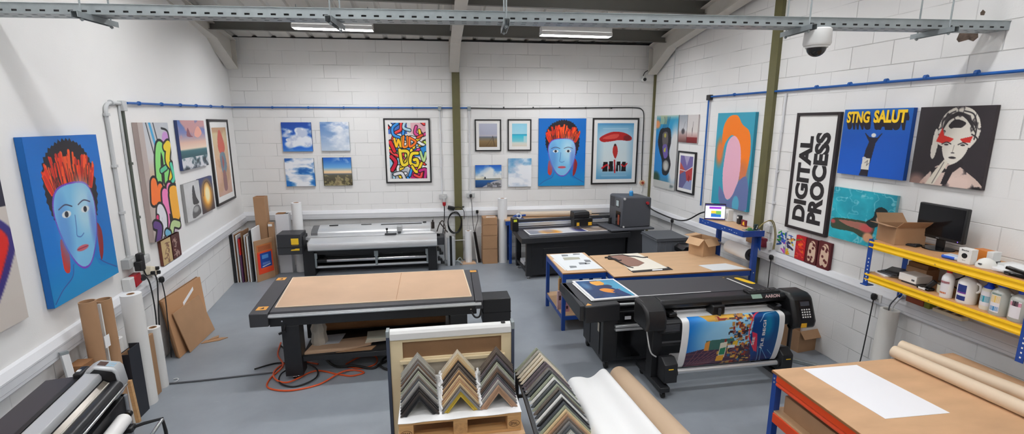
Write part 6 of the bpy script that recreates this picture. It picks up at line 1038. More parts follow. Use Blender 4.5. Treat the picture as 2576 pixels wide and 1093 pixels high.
W_, H_ = 260, 150; P = Paint(W_, H_, (40, 60, 110)); sky = np.array([[30, 120, 206], [150, 206, 236]], float)
P.a = np.ones((H_, W_, 3)) * sky[0] + np.clip(P.X / .42, 0, 1)[..., None] * (sky[1] - sky[0]); P.ell(.3, .42, .2, .3, (170, 216, 240), soft=1, op=.6)
r = random.Random(4)
P.poly([(0, .64), (.2, .58), (.45, .56), (.75, .6), (.78, 1), (0, 1)], (70, 44, 70))
for i in range(9): P.line([(0, 1.02 - .02 * i + .06 * i * .4), (.12 + .07 * i, .6)], .014, (150, 90, 100), op=.8)
for i in range(5): P.line([(0, .68 + .08 * i), (.6, .63 + .07 * i)], .018, (110, 66, 80), op=.8)
P.poly([(.2, .44), (.5, .42), (.55, .6), (.2, .62)], (60, 110, 100)); P.poly([(.19, .48), (.24, .44), (.24, .62), (.19, .62)], (226, 150, 60)); P.poly([(.13, .0), (.62, .0), (.6, .1), (.3, .13), (.2, .12)], (206, 160, 70))
pal = [(206, 110, 56), (150, 54, 46), (226, 176, 76), (50, 96, 140), (96, 58, 54), (160, 126, 90), (74, 38, 58), (40, 46, 60), (120, 70, 60), (60, 44, 50), (190, 140, 80)]
for i in range(230):
    x = min(max(r.gauss(.57, .09), .3), .73); y = r.random() * .97; a, b = r.uniform(.01, .05), r.uniform(.012, .07)
    if x < .42 and .12 < y < .42: continue
    P.rect(x, y, x + a, y + b, r.choice(pal))
for i in range(40): P.rect(.26 + r.random() * .3, r.random() * .09, .28 + r.random() * .3, .05 + r.random() * .07, r.choice(pal))
P.poly([(.72, 0), (1, 0), (1, 1), (.78, 1), (.68, .5)], (14, 60, 130)); P.a[..., 1] += (step(P.X, .72, 1) * 26 * (1 - P.Y)); P.ell(.88, .25, .05, .2, (20, 140, 180), soft=1, op=.7); P.ell(.86, .9, .1, .14, (30, 30, 90), soft=1, op=.8)
P.line(smooth([(.8, .0), (.7, .12), (.67, .4), (.77, .7)]), .022, (226, 60, 80)); P.poly([(.7, .34), (.76, .38), (.8, .74), (.74, .62)], (216, 50, 80)); P.line(smooth([(.98, .02), (.85, .06), (.78, .18)]), .008, (170, 220, 240))
for q in (((.83, .6), (.88, 1)), ((.84, .66), (.95, .9)), ((.8, .62), (.84, .96)), ((.92, .7), (.98, .8))): P.line(q, .008, (150, 210, 240), op=.8)
P.poly([(.36, .5), (.44, .48), (.44, .78), (.36, .8)], (226, 222, 200)); P.poly([(.37, .6), (.43, .58), (.43, .72), (.37, .72)], (40, 130, 90)); P.poly([(.35, .74), (.43, .73), (.43, .85), (.35, .85)], (246, 180, 50)); P.poly([(.5, .5), (.55, .46), (.56, .56), (.5, .58)], (236, 196, 60)); P.rect(.45, .55, .53, .6, (226, 232, 236))
def hang(u, v):
    s = 0.2 + v * 0.72; return 2.345 + u * (3.295 - 2.345), np.interp(s, L, pf[:, 0]), np.interp(s, L, pf[:, 1])
g = grid_obj('street_picture', P, hang, PRINT_GLOSS, t2.o); g.location = (-2.85, -3.95, -0.3)
pf2 = pa + sgn * no * 0.0045
def onsheet(x, s): return (x, float(np.interp(s, L, pf2[:, 0])), float(np.interp(s, L, pf2[:, 1])))
m = M(); text(m, '/|LE BEGI', lambda u, v: onsheet(3.16 - v, 0.68 - u * 1.55), 0.235, 0.04, 0.02); t2.part('lettering', m, WHITE)
m = M(); text(m, 'SEE', lambda u, v: onsheet(3.05 - v, 0.62 - u * 1.55), 0.07, 0.028, 0.02); t2.part('lettering', m, WHITE)
open_carton('floor_carton', 'open brown carton lined with white on the floor behind the roll-fed cutter', (4.22, 4.62), 0.15, 0.12, 0.0, 0.26, R2(8), KRAFT, (('-y', 0.9, 0.1), ('+x', -0.4, 0.1)))
solo('metal_rail', 'grey metal rail lying on the floor by the wall behind the roll-fed cutter', 'rail', M().bar((3.78, 4.42, 0.021), (4.20, 3.98, 0.021), 0.06, 0.04), GALV, (3.98, 4.2, 0), 0.004)
# ------------------------------------------------------------------ near bench with orange beams
t = Thing('orange_bench', 'near workbench with blue legs and orange beams by the shelving wall', 'workbench', (3.3, 2.0, 0))
X0, Y1 = 2.485, 2.93
t.part('bench_top', M().prism([(X0 - 0.01, 0.85), (4.28, 0.85), (4.10, Y1), (X0 - 0.01, Y1)], 'z', 0.762, 0.78), mat('worn_board', (204, 164, 126), 0.6, var=0.12, vscale=2.2, stretch=(1, 2.5, 1)), 0.002)
t.part('top_edge', M().box(X0 - 0.0125, X0 - 0.01, 0.86, Y1, 0.762, 0.777), PLYEDGE)
t.part('orange_beam', M().prism([(X0, 0.67), (X0 - 0.008, 0.685), (X0, 0.70), (X0 - 0.008, 0.715), (X0 - 0.004, 0.76), (X0 + 0.03, 0.76), (X0 + 0.03, 0.67)], 'y', 0.9, Y1 - 0.045), ORANGE, 0.002); t.part('orange_beam', M().box(X0 + 0.05, 4.06, Y1 - 0.035, Y1 - 0.005, 0.67, 0.76), ORANGE, 0.002)
t.part('orange_beam', M().box(X0 - 0.004, X0 + 0.03, 0.9, Y1 - 0.045, 0.375, 0.452), ORANGE, 0.003)
for x, y in ((X0, Y1 - 0.045), (4.02, Y1 - 0.045), (X0, 0.9), (4.1, 0.9)):
    l = t.part('leg', M().box(x, x + 0.05, y, y + 0.006, 0, 0.762).box(x, x + 0.006, y + 0.006, y + 0.045, 0, 0.762).box(x + 0.044, x + 0.05, y + 0.006, y + 0.045, 0, 0.762), BLUEM, 0.001)
    t.part('leg_bolt', M().cyl((x, y + 0.022, 0.72), (x - 0.004, y + 0.022, 0.72), 0.007, n=10).cyl((x, y + 0.022, 0.69), (x - 0.004, y + 0.022, 0.69), 0.007, n=10), SILVER, parent=l)
t.part('lower_shelf', M().box(X0 + 0.004, 4.02, 0.9, Y1 - 0.01, 0.452, 0.466), BOARD, 0.001)
sheet('paper_sheet', 'large blank white paper sheet on the near orange bench', 'paper', [(2.71, 2.895), (3.16, 2.885), (3.215, 2.25), (2.75, 2.265)], 0.7805, 0.7825, mat('bright_paper', (240, 240, 244), 0.7))
for (a, b, lb) in (((3.555, 2.95), (3.72, 1.3), 'pale kraft roll lying on the near bench, the one further from the wall'), ((3.70, 3.02), (4.02, 1.3), 'pale kraft roll lying on the near bench, the one tight by the wall')):
    t = Thing('kraft_roll', lb, 'paper roll', (a[0], a[1], 0.781), 0, 'pale kraft rolls'); t.part('wound_paper', M().pipe((a[0], a[1], 0.829), (b[0], b[1], 0.829), 0.047, 0.03, 28), mat('pale_wrap', (222, 202, 176), 0.6)); t.part('roll_liner', M().pipe((a[0], a[1] + 0.001, 0.829), (b[0], b[1], 0.829), 0.03, 0.026, 20), KRAFT_L)
carton('long_carton', 'long brown carton on the lower shelf of the near orange bench', 2.55, 2.74, 2.34, 2.86, 0.4665, 0.60, KRAFT, 0, False)
carton('carton', 'square brown carton beyond the long one under the near orange bench', 2.62, 2.90, 2.06, 2.32, 0.4665, 0.62, KRAFT, 0, True)
t = Thing('tape_roll', 'blue and white tape roll on the long carton under the near orange bench', 'tape', (2.66, 2.74, 0.601)); t.part('tape', M().pipe((2.66, 2.74, 0.601), (2.66, 2.74, 0.635), 0.075, 0.05, 28), mat('tape_blue', (40, 110, 170), 0.4)); t.part('tape_core', M().pipe((2.66, 2.74, 0.6015), (2.66, 2.74, 0.637), 0.05, 0.044, 28), WHITE)
t = Thing('glue_bottle', 'white bottle with a blue cap on the lower shelf of the near orange bench', 'bottle', (2.56, 1.98, 0.466)); t.part('bottle_body', M().lathe([(0, 0), (0.045, 0), (0.048, 0.01), (0.048, 0.1), (0.03, 0.13), (0, 0.13)], (2.57, 1.98, 0.4665), 20), WHITE); t.part('cap', M().lathe([(0.026, 0.13), (0.026, 0.165), (0.0, 0.165)], (2.57, 1.98, 0.4665), 18), mat('cap_blue', (30, 70, 190), 0.4))

# ------------------------------------------------------------------ yellow shelving
t = Thing('shelving', 'blue and yellow steel shelving fixed along the wall above the near bench', 'shelving', (4.15, 2.4, 1.1))
SB = mat('shelf_board', (196, 148, 104), 0.6, var=0.06, vscale=3)
for z, nm in ((1.55, 'top'), (1.245, 'low')):
    t.part('shelf_board', M().box(3.945, 4.35, 0.5, 3.645, z - 0.016, z), SB, 0.001)
    pr = [(3.932, z - 0.075), (3.928, z - 0.06), (3.935, z - 0.045), (3.935, z - 0.035), (3.928, z - 0.02), (3.930, z - 0.006), (3.945, z - 0.006), (3.945, z - 0.075)]
    b = t.part('front_beam', M().prism(pr, 'y', 0.5, 3.645), YSTEEL); t.part('beam_rivet', M().cyl((3.929, 3.05, z - 0.055), (3.926, 3.05, z - 0.055), 0.006, n=10), mat('rivet_brass', (196, 160, 70), 0.4), parent=b)
    t.part('rear_beam', M().box(4.33, 4.345, 0.5, 3.645, z - 0.075, z - 0.006), YSTEEL); t.part('side_beam', M().box(3.945, 4.345, 3.63, 3.645, z - 0.07, z - 0.017), YSTEEL)
for x, y, z0 in ((3.93, 3.625, 1.135), (4.30, 3.60, 0.985), (3.925, 2.40, 0.99), (4.30, 2.40, 0.99), (3.925, 0.55, 0.99)):
    p = t.part('post', M().box(x, x + 0.04, y + 0.022, y + 0.027, z0, 1.56 if y > 3 else 1.30).box(x, x + 0.005, y - 0.02, y + 0.022, z0, 1.56 if y > 3 else 1.30), BLUEM); m = M()
    for k in range(7): m.box(x - 0.001, x + 0.0, y - 0.004, y + 0.006, z0 + 0.03 + 0.035 * k, z0 + 0.042 + 0.035 * k)
    t.part('post_hole', m, WHITE, parent=p)
    if x > 3.9 and y > 3 and x < 4: t.part('foot_plate', M().box(x - 0.02, x + 0.06, y - 0.03, y + 0.035, z0 - 0.008, z0), BLUEM, parent=p)
open_carton('open_carton', 'open kraft carton on the upper yellow shelf beside the monitor', (4.12, 3.53), 0.125, 0.12, 1.551, 0.155, R2(-14), KRAFT, (('-y', -0.75, 0.09), ('+y', -0.9, 0.1), ('-x', -0.15, 0.08)))
t = Thing('monitor', 'black monitor on a round stand on the upper yellow shelf', 'monitor', (4.20, 3.275, 1.551), R2(-92), None, True)
t.part('stand_base', M().lathe([(0, 0), (0.11, 0), (0.108, 0.008), (0.03, 0.018), (0, 0.018)], (0, 0.02, 0), 32), BLACKG); t.part('stand_neck', M().box(-0.03, 0.03, 0.02, 0.05, 0.015, 0.15), BLACKP, 0.006)
t.part('screen_body', M().box(-0.2, 0.2, -0.005, 0.035, 0.085, 0.375), BLACKP, 0.008); t.part('screen', M().box(-0.184, 0.184, -0.007, -0.005, 0.112, 0.36), mat('dark_screen', (16, 16, 19), 0.12)); t.part('badge', M().box(-0.012, 0.012, -0.0078, -0.0052, 0.095, 0.1), mat('badge_grey', (150, 150, 152), 0.4)); t.part('power_light', M().box(0.16, 0.166, -0.0065, -0.005, 0.097, 0.102), mat('violet_led', (130, 90, 240), 0.4, emit=2.0))
t = Thing('keyboard', 'dark keyboard lying between the carton and the monitor on the upper yellow shelf', 'keyboard', (4.10, 3.465, 1.551), R2(-75), None, True); k = t.part('keyboard_body', M().box(-0.11, 0.11, -0.05, 0.05, 0, 0.014), BLACKP, 0.003); m = M()
for i in range(11):
    for j in range(4): m.box(-0.1 + 0.0185 * i, -0.086 + 0.0185 * i, -0.042 + 0.022 * j, -0.026 + 0.022 * j, 0.014, 0.019)
t.part('keys', m, CHAR)
solo('monitor_cable', 'black cable trailing on the shelf behind the monitor stand', 'cable', M().tube(smooth([(4.24, 3.42, 1.556), (4.28, 3.34, 1.556), (4.27, 3.24, 1.556), (4.3, 3.16, 1.556), (4.2, 3.08, 1.556)], 6), 0.004, 6), BLACKP, (4.24, 3.3, 1.551))
t = Thing('wipe_packet', 'blue and white soft packet in front of the monitor stand', 'packet', (4.03, 2.985, 1.551), R2(-80), None, True); t.part('packet', M().box(-0.07, 0.07, -0.05, 0.05, 0, 0.03), mat('packet_white', (206, 216, 228), 0.35), 0.012); t.part('blue_end', M().box(-0.075, 0.02, -0.052, 0.0, 0.001, 0.028), mat('packet_blue', (36, 90, 200), 0.3), 0.01)
t = Thing('cup_box', 'white box printed Blacke with a dark cup picture on the upper yellow shelf', 'box', (4.0, 2.885, 1.551), R2(-90), None, True); b = t.part('box_body', M().box(-0.045, 0.045, -0.03, 0.03, 0, 0.115), mat('carton_white', (232, 230, 226), 0.5), 0.002); m = M(); text(m, 'Blacke', lambda u, v: (-0.025 + u, -0.0308, 0.096 + v), 0.05, 0.012, 0.02); t.part('lettering', m, LETTER); t.part('cup_picture', M().cyl((0, -0.0302, 0.06), (0, -0.0312, 0.06), 0.02, n=20), BLACKP); m = M(); text(m, 'Store', lambda u, v: (-0.012 + u, -0.0308, 0.022 + v), 0.024, 0.006, 0.01); t.part('lettering', m, LETTER)
t = Thing('orange_box', 'small orange box with a white end behind the white printed box', 'box', (4.15, 2.87, 1.551), R2(-90), None, True); t.part('box_body', M().box(-0.06, 0.03, -0.04, 0.04, 0, 0.1), mat('amber_card', (206, 122, 40), 0.5), 0.002); t.part('white_end', M().box(0.03, 0.07, -0.04, 0.04, 0, 0.1), WHITE, 0.002); t.part('black_base', M().box(0.028, 0.072, -0.042, 0.042, 0, 0.03), BLACKP)
t = Thing('dust_mask', 'white moulded dust mask lying beside the white printed box', 'mask', (4.03, 2.78, 1.551)); t.part('mask_shell', M().lathe([(0.062, 0), (0.06, 0.02), (0.045, 0.05), (0.02, 0.066), (0, 0.07)], (4.03, 2.775, 1.5515), 24), mat('mask_white', (228, 226, 220), 0.7)); t.part('mask_vent', M().box(3.966, 3.975, 2.765, 2.785, 1.575, 1.585), GREYM)
for i, (x, y, w, h, a, lb) in enumerate(((4.12, 2.70, .12, .07, .2, 'lowest loose white paper in the heap on the upper yellow shelf'), (4.09, 2.66, .1, .06, -.3, 'middle loose white paper in the heap on the upper yellow shelf'), (4.12, 2.64, .09, .06, .5, 'topmost curled white paper in the heap on the upper yellow shelf'))):
    solo('paper_scrap', lb, 'paper', M().slab(smooth([(-w, -h), (w, -h * .8), (w * .9, h), (-w * .8, h * .9)], 4, True), 0.012 * i + 0.0005, 0.012 * i + 0.011).rot(a), PAPER, (x, y, 1.551), local=True)
solo('white_tray', 'white plastic tray behind the papers on the upper yellow shelf', 'tray', M().box(4.16, 4.30, 2.66, 2.80, 1.551, 1.575), WHITE, (4.23, 2.73, 1.551), 0.005)
t = Thing('white_carton', 'stack box of white card near the green box on the upper yellow shelf', 'box', (4.28, 2.55, 1.551)); t.part('box_body', M().box(4.22, 4.34, 2.46, 2.66, 1.551, 1.70), mat('carton_white', (232, 230, 226), 0.5), 0.003)
t = Thing('green_box', 'flat green box on top of the white carton on the upper yellow shelf', 'box', (4.28, 2.5, 1.7005)); t.part('box_body', M().box(4.2, 4.345, 2.40, 2.62, 1.7005, 1.75), mat('leaf_green', (50, 160, 40), 0.45), 0.004); t.part('dark_lip', M().box(4.199, 4.346, 2.40, 2.621, 1.742, 1.746), mat('dark_green', (24, 70, 20), 0.5))
t = Thing('blue_tap_bottle', 'small black bottle with a bright blue cap beside the papers on the upper yellow shelf', 'bottle', (4.12, 2.555, 1.551)); t.part('bottle_body', M().lathe([(0, 0), (0.018, 0), (0.018, 0.05), (0, 0.055)], (4.12, 2.56, 1.5515), 14), BLACKP); t.part('cap', M().lathe([(0.012, 0.052), (0.014, 0.09), (0, 0.092)], (4.12, 2.56, 1.5515), 12), mat('cap_cyan', (20, 130, 230), 0.4))
carton('brown_box', 'brown box at the near end of the upper yellow shelf', 4.10, 4.19, 2.38, 2.53, 1.551, 1.64, mat('dark_kraft', (140, 98, 62), 0.85), 0, False)
t = Thing('black_stapler', 'black stapler like tool at the front of the upper yellow shelf', 'tool', (4.0, 2.56, 1.551)); t.part('tool_body', M().box(3.965, 4.02, 2.48, 2.62, 1.5515, 1.575), BLACKG, 0.006); t.part('tool_jaw', M().bar((3.99, 2.62, 1.60), (3.99, 2.48, 1.585), 0.035, 0.022), BLACKG, 0.005); t.part('chrome_nose', M().box(3.962, 3.966, 2.585, 2.615, 1.558, 1.566), CHROME)
# lower shelf
for i in range(4):
    solo('notebook', ['lowest white', 'second grey', 'third dark', 'topmost black'][i] + ' pad in the stack at the end of the lower yellow shelf', 'pad', M().box(-0.09, 0.09, -0.07, 0.07, 0, 0.014).rot(0.25 * i - 0.3), (PAPER, GREYM, CHAR, BLACKP)[i], (4.08 + 0.01 * i, 3.53 - 0.012 * i, 1.2455 + 0.0145 * i), 0.001, local=True)
carton('brown_box', 'brown box standing against the wall on the lower yellow shelf', 4.165, 4.30, 3.29, 3.47, 1.2455, 1.355, KRAFT, 0, False); carton('brown_box', 'brown lid box on the taller brown box of the lower yellow shelf', 4.175, 4.29, 3.295, 3.465, 1.356, 1.395, KRAFT_D, 0.03, False)
t = Thing('white_box', 'small white box on a dark base on the lower yellow shelf', 'box', (4.08, 3.22, 1.2455)); t.part('dark_base', M().box(4.005, 4.155, 3.225, 3.36, 1.2455, 1.26), CHAR); t.part('box_body', M().box(4.0, 4.16, 3.23, 3.385, 1.2605, 1.325), mat('carton_white', (232, 230, 226), 0.5), 0.003); t.part('label', M().box(3.998, 4.0, 3.245, 3.27, 1.28, 1.295), GREYM)
t = Thing('label_gun', 'black hand tool with a white grip plate on the lower yellow shelf', 'tool', (4.01, 3.14, 1.2455)); t.part('tool_base', M().box(3.97, 4.04, 3.10, 3.20, 1.2455, 1.27), BLACKG, 0.008); t.part('tool_grip', M().bar((4.01, 3.14, 1.268), (4.04, 3.11, 1.33), 0.03, 0.035), BLACKP, 0.006); t.part('white_plate', M().box(3.967, 3.97, 3.125, 3.18, 1.25, 1.265), WHITE)
t = Thing('candle_jar', 'small cream jar beside the black hand tool on the lower yellow shelf', 'jar', (4.06, 3.06, 1.2455)); t.part('jar_body', M().lathe([(0, 0), (0.034, 0), (0.038, 0.01), (0.038, 0.07), (0.036, 0.075), (0, 0.06)], (4.06, 3.06, 1.2457), 20), mat('wax_cream', (226, 222, 196), 0.3)); t.part('dark_rim', M().pipe((4.06, 3.06, 1.315), (4.06, 3.06, 1.3225), 0.0385, 0.036, 20), GREYM)
def jug(name, label, x, y, h, r, body, capc, lbls, z=1.2455, sq=False, caph=0.03, nozzle=False, handle=False):
    t = Thing(name, label, 'bottle', (x, y, z), R2(-90), None, True); n = 24
    t.part('bottle_body', M().lathe([(0, 0), (r * .95, 0), (r, 0.008), (r, h * .66), (r * .9, h * .74), (r * .5, h * .84), (r * .38, h * .86), (r * .38, h * .9), (0, h * .9)], (0, 0, 0), n), body)
    if nozzle: t.part('cap', M().lathe([(r * .8, h * .7), (r * .82, h * .78), (r * .5, h * .86), (r * .24, h * 1.02), (0, h * 1.03)], (0, 0, 0), n), capc)
    else: t.part('cap', M().lathe([(r * .44, h * .87), (r * .46, h * .88), (r * .46, h * .87 + caph), (r * .4, h * .88 + caph), (0, h * .88 + caph)], (0, 0, 0), n), capc)
    for (z0, z1, a, c) in lbls:
        m = M(); k = 12; A0 = -PI / 2 - a; vs = [(r * 1.012 * math.cos(A0 + 2 * a * i / k), r * 1.012 * math.sin(A0 + 2 * a * i / k), zz) for zz in (h * z0, h * z1) for i in range(k + 1)]; m.add(vs, [(i, i + 1, k + 2 + i, k + 1 + i) for i in range(k)]); t.part('label', m, c)
    if handle: t.part('handle', M().tube(smooth([(r * .8, 0, h * .72), (r * 1.25, 0, h * .68), (r * 1.3, 0, h * .5), (r * 1.0, 0, h * .42)], 5), r * .14, 8), body)
    return t
LB = lambda n, c: mat('label_' + n, c, 0.5); BW_ = mat('bottle_white', (234, 232, 230), 0.35); GB = mat('grey_translucent', (176, 178, 172), 0.25); CB = MATS['cap_blue']
jug('spray_bottle', 'slim white bottle with a red cap on the lower yellow shelf', 3.99, 2.98, 0.23, 0.04, BW_, mat('cap_red', (196, 40, 44), 0.4), ((.12, .62, .9, LB('white', (226, 222, 226))), (.5, .58, .9, LB('pinkred', (200, 50, 80))), (.14, .2, .6, LB('orangebar', (200, 110, 60)))), caph=0.04)
jug('white_jug', 'large white jug with a purple cap and navy label on the lower yellow shelf', 4.02, 2.855, 0.235, 0.062, BW_, mat('cap_purple', (84, 50, 140), 0.4), ((.1, .25, .5, LB('navy', (30, 50, 120))), (.38, .62, .5, LB('navy', (30, 50, 120))), (.33, .38, .5, LB('violet', (120, 60, 150)))), caph=0.025, handle=True)
jug('glue_bottle', 'cloudy yellow bottle with a blue cap, wedged behind the blue nozzle bottle', 4.10, 2.755, 0.20, 0.042, mat('amber_liquid', (206, 190, 130), 0.25), CB, ())
jug('glue_bottle', 'white glue bottle with a pointed blue nozzle and teal label', 4.02, 2.715, 0.215, 0.042, mat('glue_cream', (226, 222, 206), 0.35), CB, ((.15, .66, .9, LB('white', (226, 222, 226))), (.28, .5, .85, LB('teal', (40, 150, 170)))), nozzle=True)
jug('glue_jug', 'large grey jug with a blue cap and a yellow and blue label', 4.0, 2.62, 0.235, 0.058, GB, CB, ((.1, .7, .5, LB('white', (226, 222, 226))), (.4, .62, .48, LB('wheat', (226, 190, 90))), (.14, .28, .46, LB('sky', (30, 130, 190))), (.64, .7, .5, LB('mint', (120, 170, 150)))), handle=True)
jug('glue_jug', 'grey jug with a blue cap and a magenta and white label at the shelf end', 4.0, 2.50, 0.225, 0.06, GB, CB, ((.12, .66, .55, LB('white', (226, 222, 226))), (.5, .66, .3, LB('black', (40, 38, 44))), (.5, .62, .54, LB('magenta', (206, 40, 110)))), handle=True)
jug('glue_jug', 'dull khaki jug behind the magenta labelled one on the lower yellow shelf', 4.15, 2.48, 0.22, 0.06, mat('khaki_liquid', (176, 166, 130), 0.3), CB, ())
solo('shelf_cable', 'black cable dropping behind the red capped bottle on the lower yellow shelf', 'cable', M().tube(smooth([(4.32, 3.05, 1.46), (4.28, 3.09, 1.36), (4.2, 3.12, 1.30), (4.2, 2.97, 1.252)], 6), 0.006, 6), BLACKP, (4.3, 3.0, 1.2455))
# below the shelves
tube_roll('paper_roll', 'tall white paper roll leaning by the wall below the yellow shelving', (4.18, 3.60, 0.0), 0.875, 0.077, 0.055, mat('film_white', (224, 222, 216), 0.4), lean=(0.04, 0.0))
for k, dx in enumerate((0, 0.035)): solo('shelf_flex', ('grey' if k == 0 else 'thin pale') + ' cable dropping from the shelf post into the tall white roll', 'cable', M().tube(smooth([(4.30, 3.60 - dx, 1.02), (4.26, 3.60 - dx, 0.98), (4.23, 3.62 - dx, 0.9), (4.225, 3.61 - dx, 0.80)], 5), 0.006, 6), (GREYM, CONDUIT)[k], (4.28, 3.6, 0.9))
t = Thing('power_strip', 'cream power strip on the trunking below the yellow shelving', 'power strip', (4.29, 3.1, 1.0)); t.part('strip_body', M().box(4.25, 4.32, 3.02, 3.26, 0.998, 1.03), mat('cream_plastic', (226, 216, 192), 0.45), 0.006); [t.part('outlet', M().box(4.265, 4.305, y, y + 0.04, 1.03, 1.032), BLACKP) for y in (3.05, 3.12, 3.19)]
t = Thing('paint_tub', 'red and green tub on the trunking under the yellow shelving', 'tub', (4.29, 3.4, 1.0)); t.part('tub_body', M().box(4.25, 4.33, 3.34, 3.50, 0.998, 1.06), mat('rust_red', (150, 74, 50), 0.5), 0.006); t.part('green_side', M().box(4.25, 4.33, 3.285, 3.335, 0.998, 1.055), mat('olive_green', (130, 140, 50), 0.5), 0.006)

# ------------------------------------------------------------------ display panel, pallet and frame corner samples
t = Thing('display_panel', 'upright cream display panel with a white rounded top behind the pallet of corner samples', 'display panel', (0.12, 3.75, 0))
t.part('side_post', M().box(-0.412, -0.385, 3.70, 3.775, 0.0, 0.945), mat('navy_post', (58, 66, 84), 0.4), 0.004); t.part('side_post', M().box(0.615, 0.64, 3.70, 3.775, 0.0, 0.955), mat('navy_post', (58, 66, 84), 0.4), 0.004)
t.part('top_rail', M().prism([(3.70, 0.87), (3.70, 0.925), (3.715, 0.945), (3.75, 0.955), (3.77, 0.945), (3.775, 0.87)], 'x', -0.385, 0.615), WHITE, 0.006); t.part('rail_cap', M().box(-0.412, -0.385, 3.698, 3.777, 0.90, 0.955).box(0.615, 0.64, 3.698, 3.777, 0.90, 0.965), GALV, 0.003); t.part('black_clip', M().box(0.53, 0.565, 3.72, 3.75, 0.953, 0.958), BLACKP)
CRM = mat('cream_panel', (226, 208, 170), 0.6); t.part('panel_frame', M().box(-0.385, -0.285, 3.712, 3.76, 0.01, 0.87).box(0.53, 0.615, 3.712, 3.76, 0.01, 0.87).box(-0.285, 0.53, 3.712, 3.76, 0.845, 0.87).box(-0.285, 0.53, 3.712, 3.76, 0.655, 0.70), CRM, 0.002)
t.part('felt_panel', M().box(-0.285, 0.53, 3.73, 3.75, 0.70, 0.845), mat('brown_felt', (140, 108, 78), 0.95, bump=0.25, bscale=220)); t.part('lower_panel', M().box(-0.285, 0.53, 3.728, 3.75, 0.01, 0.655), mat('pale_panel', (214, 204, 186), 0.6)); t.part('panel_ledge', M().box(-0.31, 0.56, 3.69, 3.712, 0.66, 0.69), CRM, 0.003)
t = Thing('brown_crate', 'brown board crate the wooden pallet stands on', 'crate', (0.14, 3.35, 0)); t.part('crate_body', M().box(-0.30, 0.60, 3.0, 3.66, 0.0, 0.415), KRAFT_L, 0.003)
WOOD = mat('pallet_wood', (204, 158, 104), 0.7, var=0.12, vscale=6, stretch=(1, 8, 8)); PX0, PX1, PY0, PY1 = -0.285, 0.575, 3.04, 3.66
t = Thing('wooden_pallet', 'stamped wooden pallet carrying three rows of frame corner samples', 'pallet', (0.145, 3.35, 0.416))
for i in range(4): t.part('deck_board', M().box(PX0, PX1, PY0 + 0.16 * i, PY0 + 0.16 * i + 0.14, 0.542, 0.562), WOOD, 0.002)
for x in (PX0, 0.09, PX1 - 0.10):
    for y in (PY0, 3.31, PY1 - 0.1): t.part('block', M().box(x, x + 0.10, y, y + 0.09, 0.437, 0.520), mat('chip_block', (196, 150, 98), 0.8, bump=0.4, bscale=90, var=0.18, vscale=40) if x == 0.09 else WOOD, 0.003)
    t.part('stringer', M().box(x, x + 0.10, PY0, PY1, 0.52, 0.542), WOOD, 0.002)
for y in (PY0, 3.31, PY1 - 0.1): t.part('bottom_board', M().box(PX0, PX1, y, y + 0.09, 0.416, 0.437), WOOD, 0.002)
for x, s in ((PX0 + 0.05, 'E344'), (PX1 - 0.05, 'EPAL')):
    m = M(); ring = [(x + 0.038 * math.cos(a), PY0 - 0.001, 0.478 + 0.024 * math.sin(a)) for a in np.linspace(0, 2 * PI, 30)]; m.tube(ring, 0.0016, 5); text(m, s, lambda u, v: (x - 0.026 + u, PY0 - 0.0012, 0.466 + v), 0.052, 0.024, 0.02); t.part('brand_stamp', m, mat('burnt_brown', (90, 56, 30), 0.8))
solo('paper_liner', 'white paper liner over the deck of the wooden pallet', 'paper', M().slab([(PX0 - 0.004, PY0 - 0.004)] + [(PX0 + 0.086 * i, PY0 - 0.006 - 0.004 * math.sin(i * 1.9)) for i in range(1, 10)] + [(PX1 + 0.004, PY0 - 0.002), (PX1 + 0.004, 3.66), (PX0 - 0.004, 3.66)], 0.5625, 0.5655), PAPER, (0.145, 3.35, 0.5625))
def chev_parts(w, h, th, tk):
    """profile bands of one mitred corner sample: outer band, face, inner lip; apex up, standing on its two ends."""
    k = math.hypot(w, h) / h
    def band(a, b, y0, y1):
        A = a * k; B = b * k; hy = h / w
        return M().prism([(-w + A, 0), (0, h - A * hy), (w - A, 0), (w - B, 0), (0, h - B * hy), (-w + B, 0)], 'y', y0, y1)
    return band(0, th * .28, -tk, 0), band(th * .28, th * .72, -tk * .72, 0), band(th * .72, th, -tk * .9, 0)
CH = {}
def corner(label, group, x, y, z, w, h, th, tk, cols, tilt=0.16, rz=0.0):
    key = (w, h, th, tk, cols)
    if key in CH:
        return copy_thing(CH[key], (x, y, z), (-tilt, 0, rz), label, group)
    t = Thing('frame_corner', label, 'frame corner sample', (x, y, z), rz, group, True); t.o.rotation_euler = (-tilt, 0, rz)
    for nm, m, c in zip(('outer_edge', 'moulding_face', 'inner_lip'), chev_parts(w, h, th, tk), cols): t.part(nm, m, c, 0.0012)
    CH[key] = t.o; return t.o
def cm(n, c, metal=0.0): return mat('frame_' + n, c, 0.4 if not metal else 0.32, metal, var=0.06, vscale=30)
SV = cm('silver', (186, 186, 178), .5); PG = cm('pale_grey', (170, 168, 160)); TP = cm('taupe', (104, 94, 86)); DB = cm('dark_brown', (50, 42, 38)); BK = cm('black', (28, 27, 28)); CR = cm('cream', (214, 204, 184)); GD = cm('gold', (198, 168, 60), .4); OK_ = cm('oak', (182, 146, 104)); LT = cm('light_oak', (206, 182, 140)); WN = cm('walnut', (96, 72, 56)); GY = cm('grey', (122, 120, 118)); MV = cm('mauve', (100, 90, 96)); CP = cm('copper', (176, 140, 112), .3); GN = cm('sage', (150, 156, 136)); WT = cm('white', (226, 226, 222)); SL = cm('slate', (74, 78, 82))
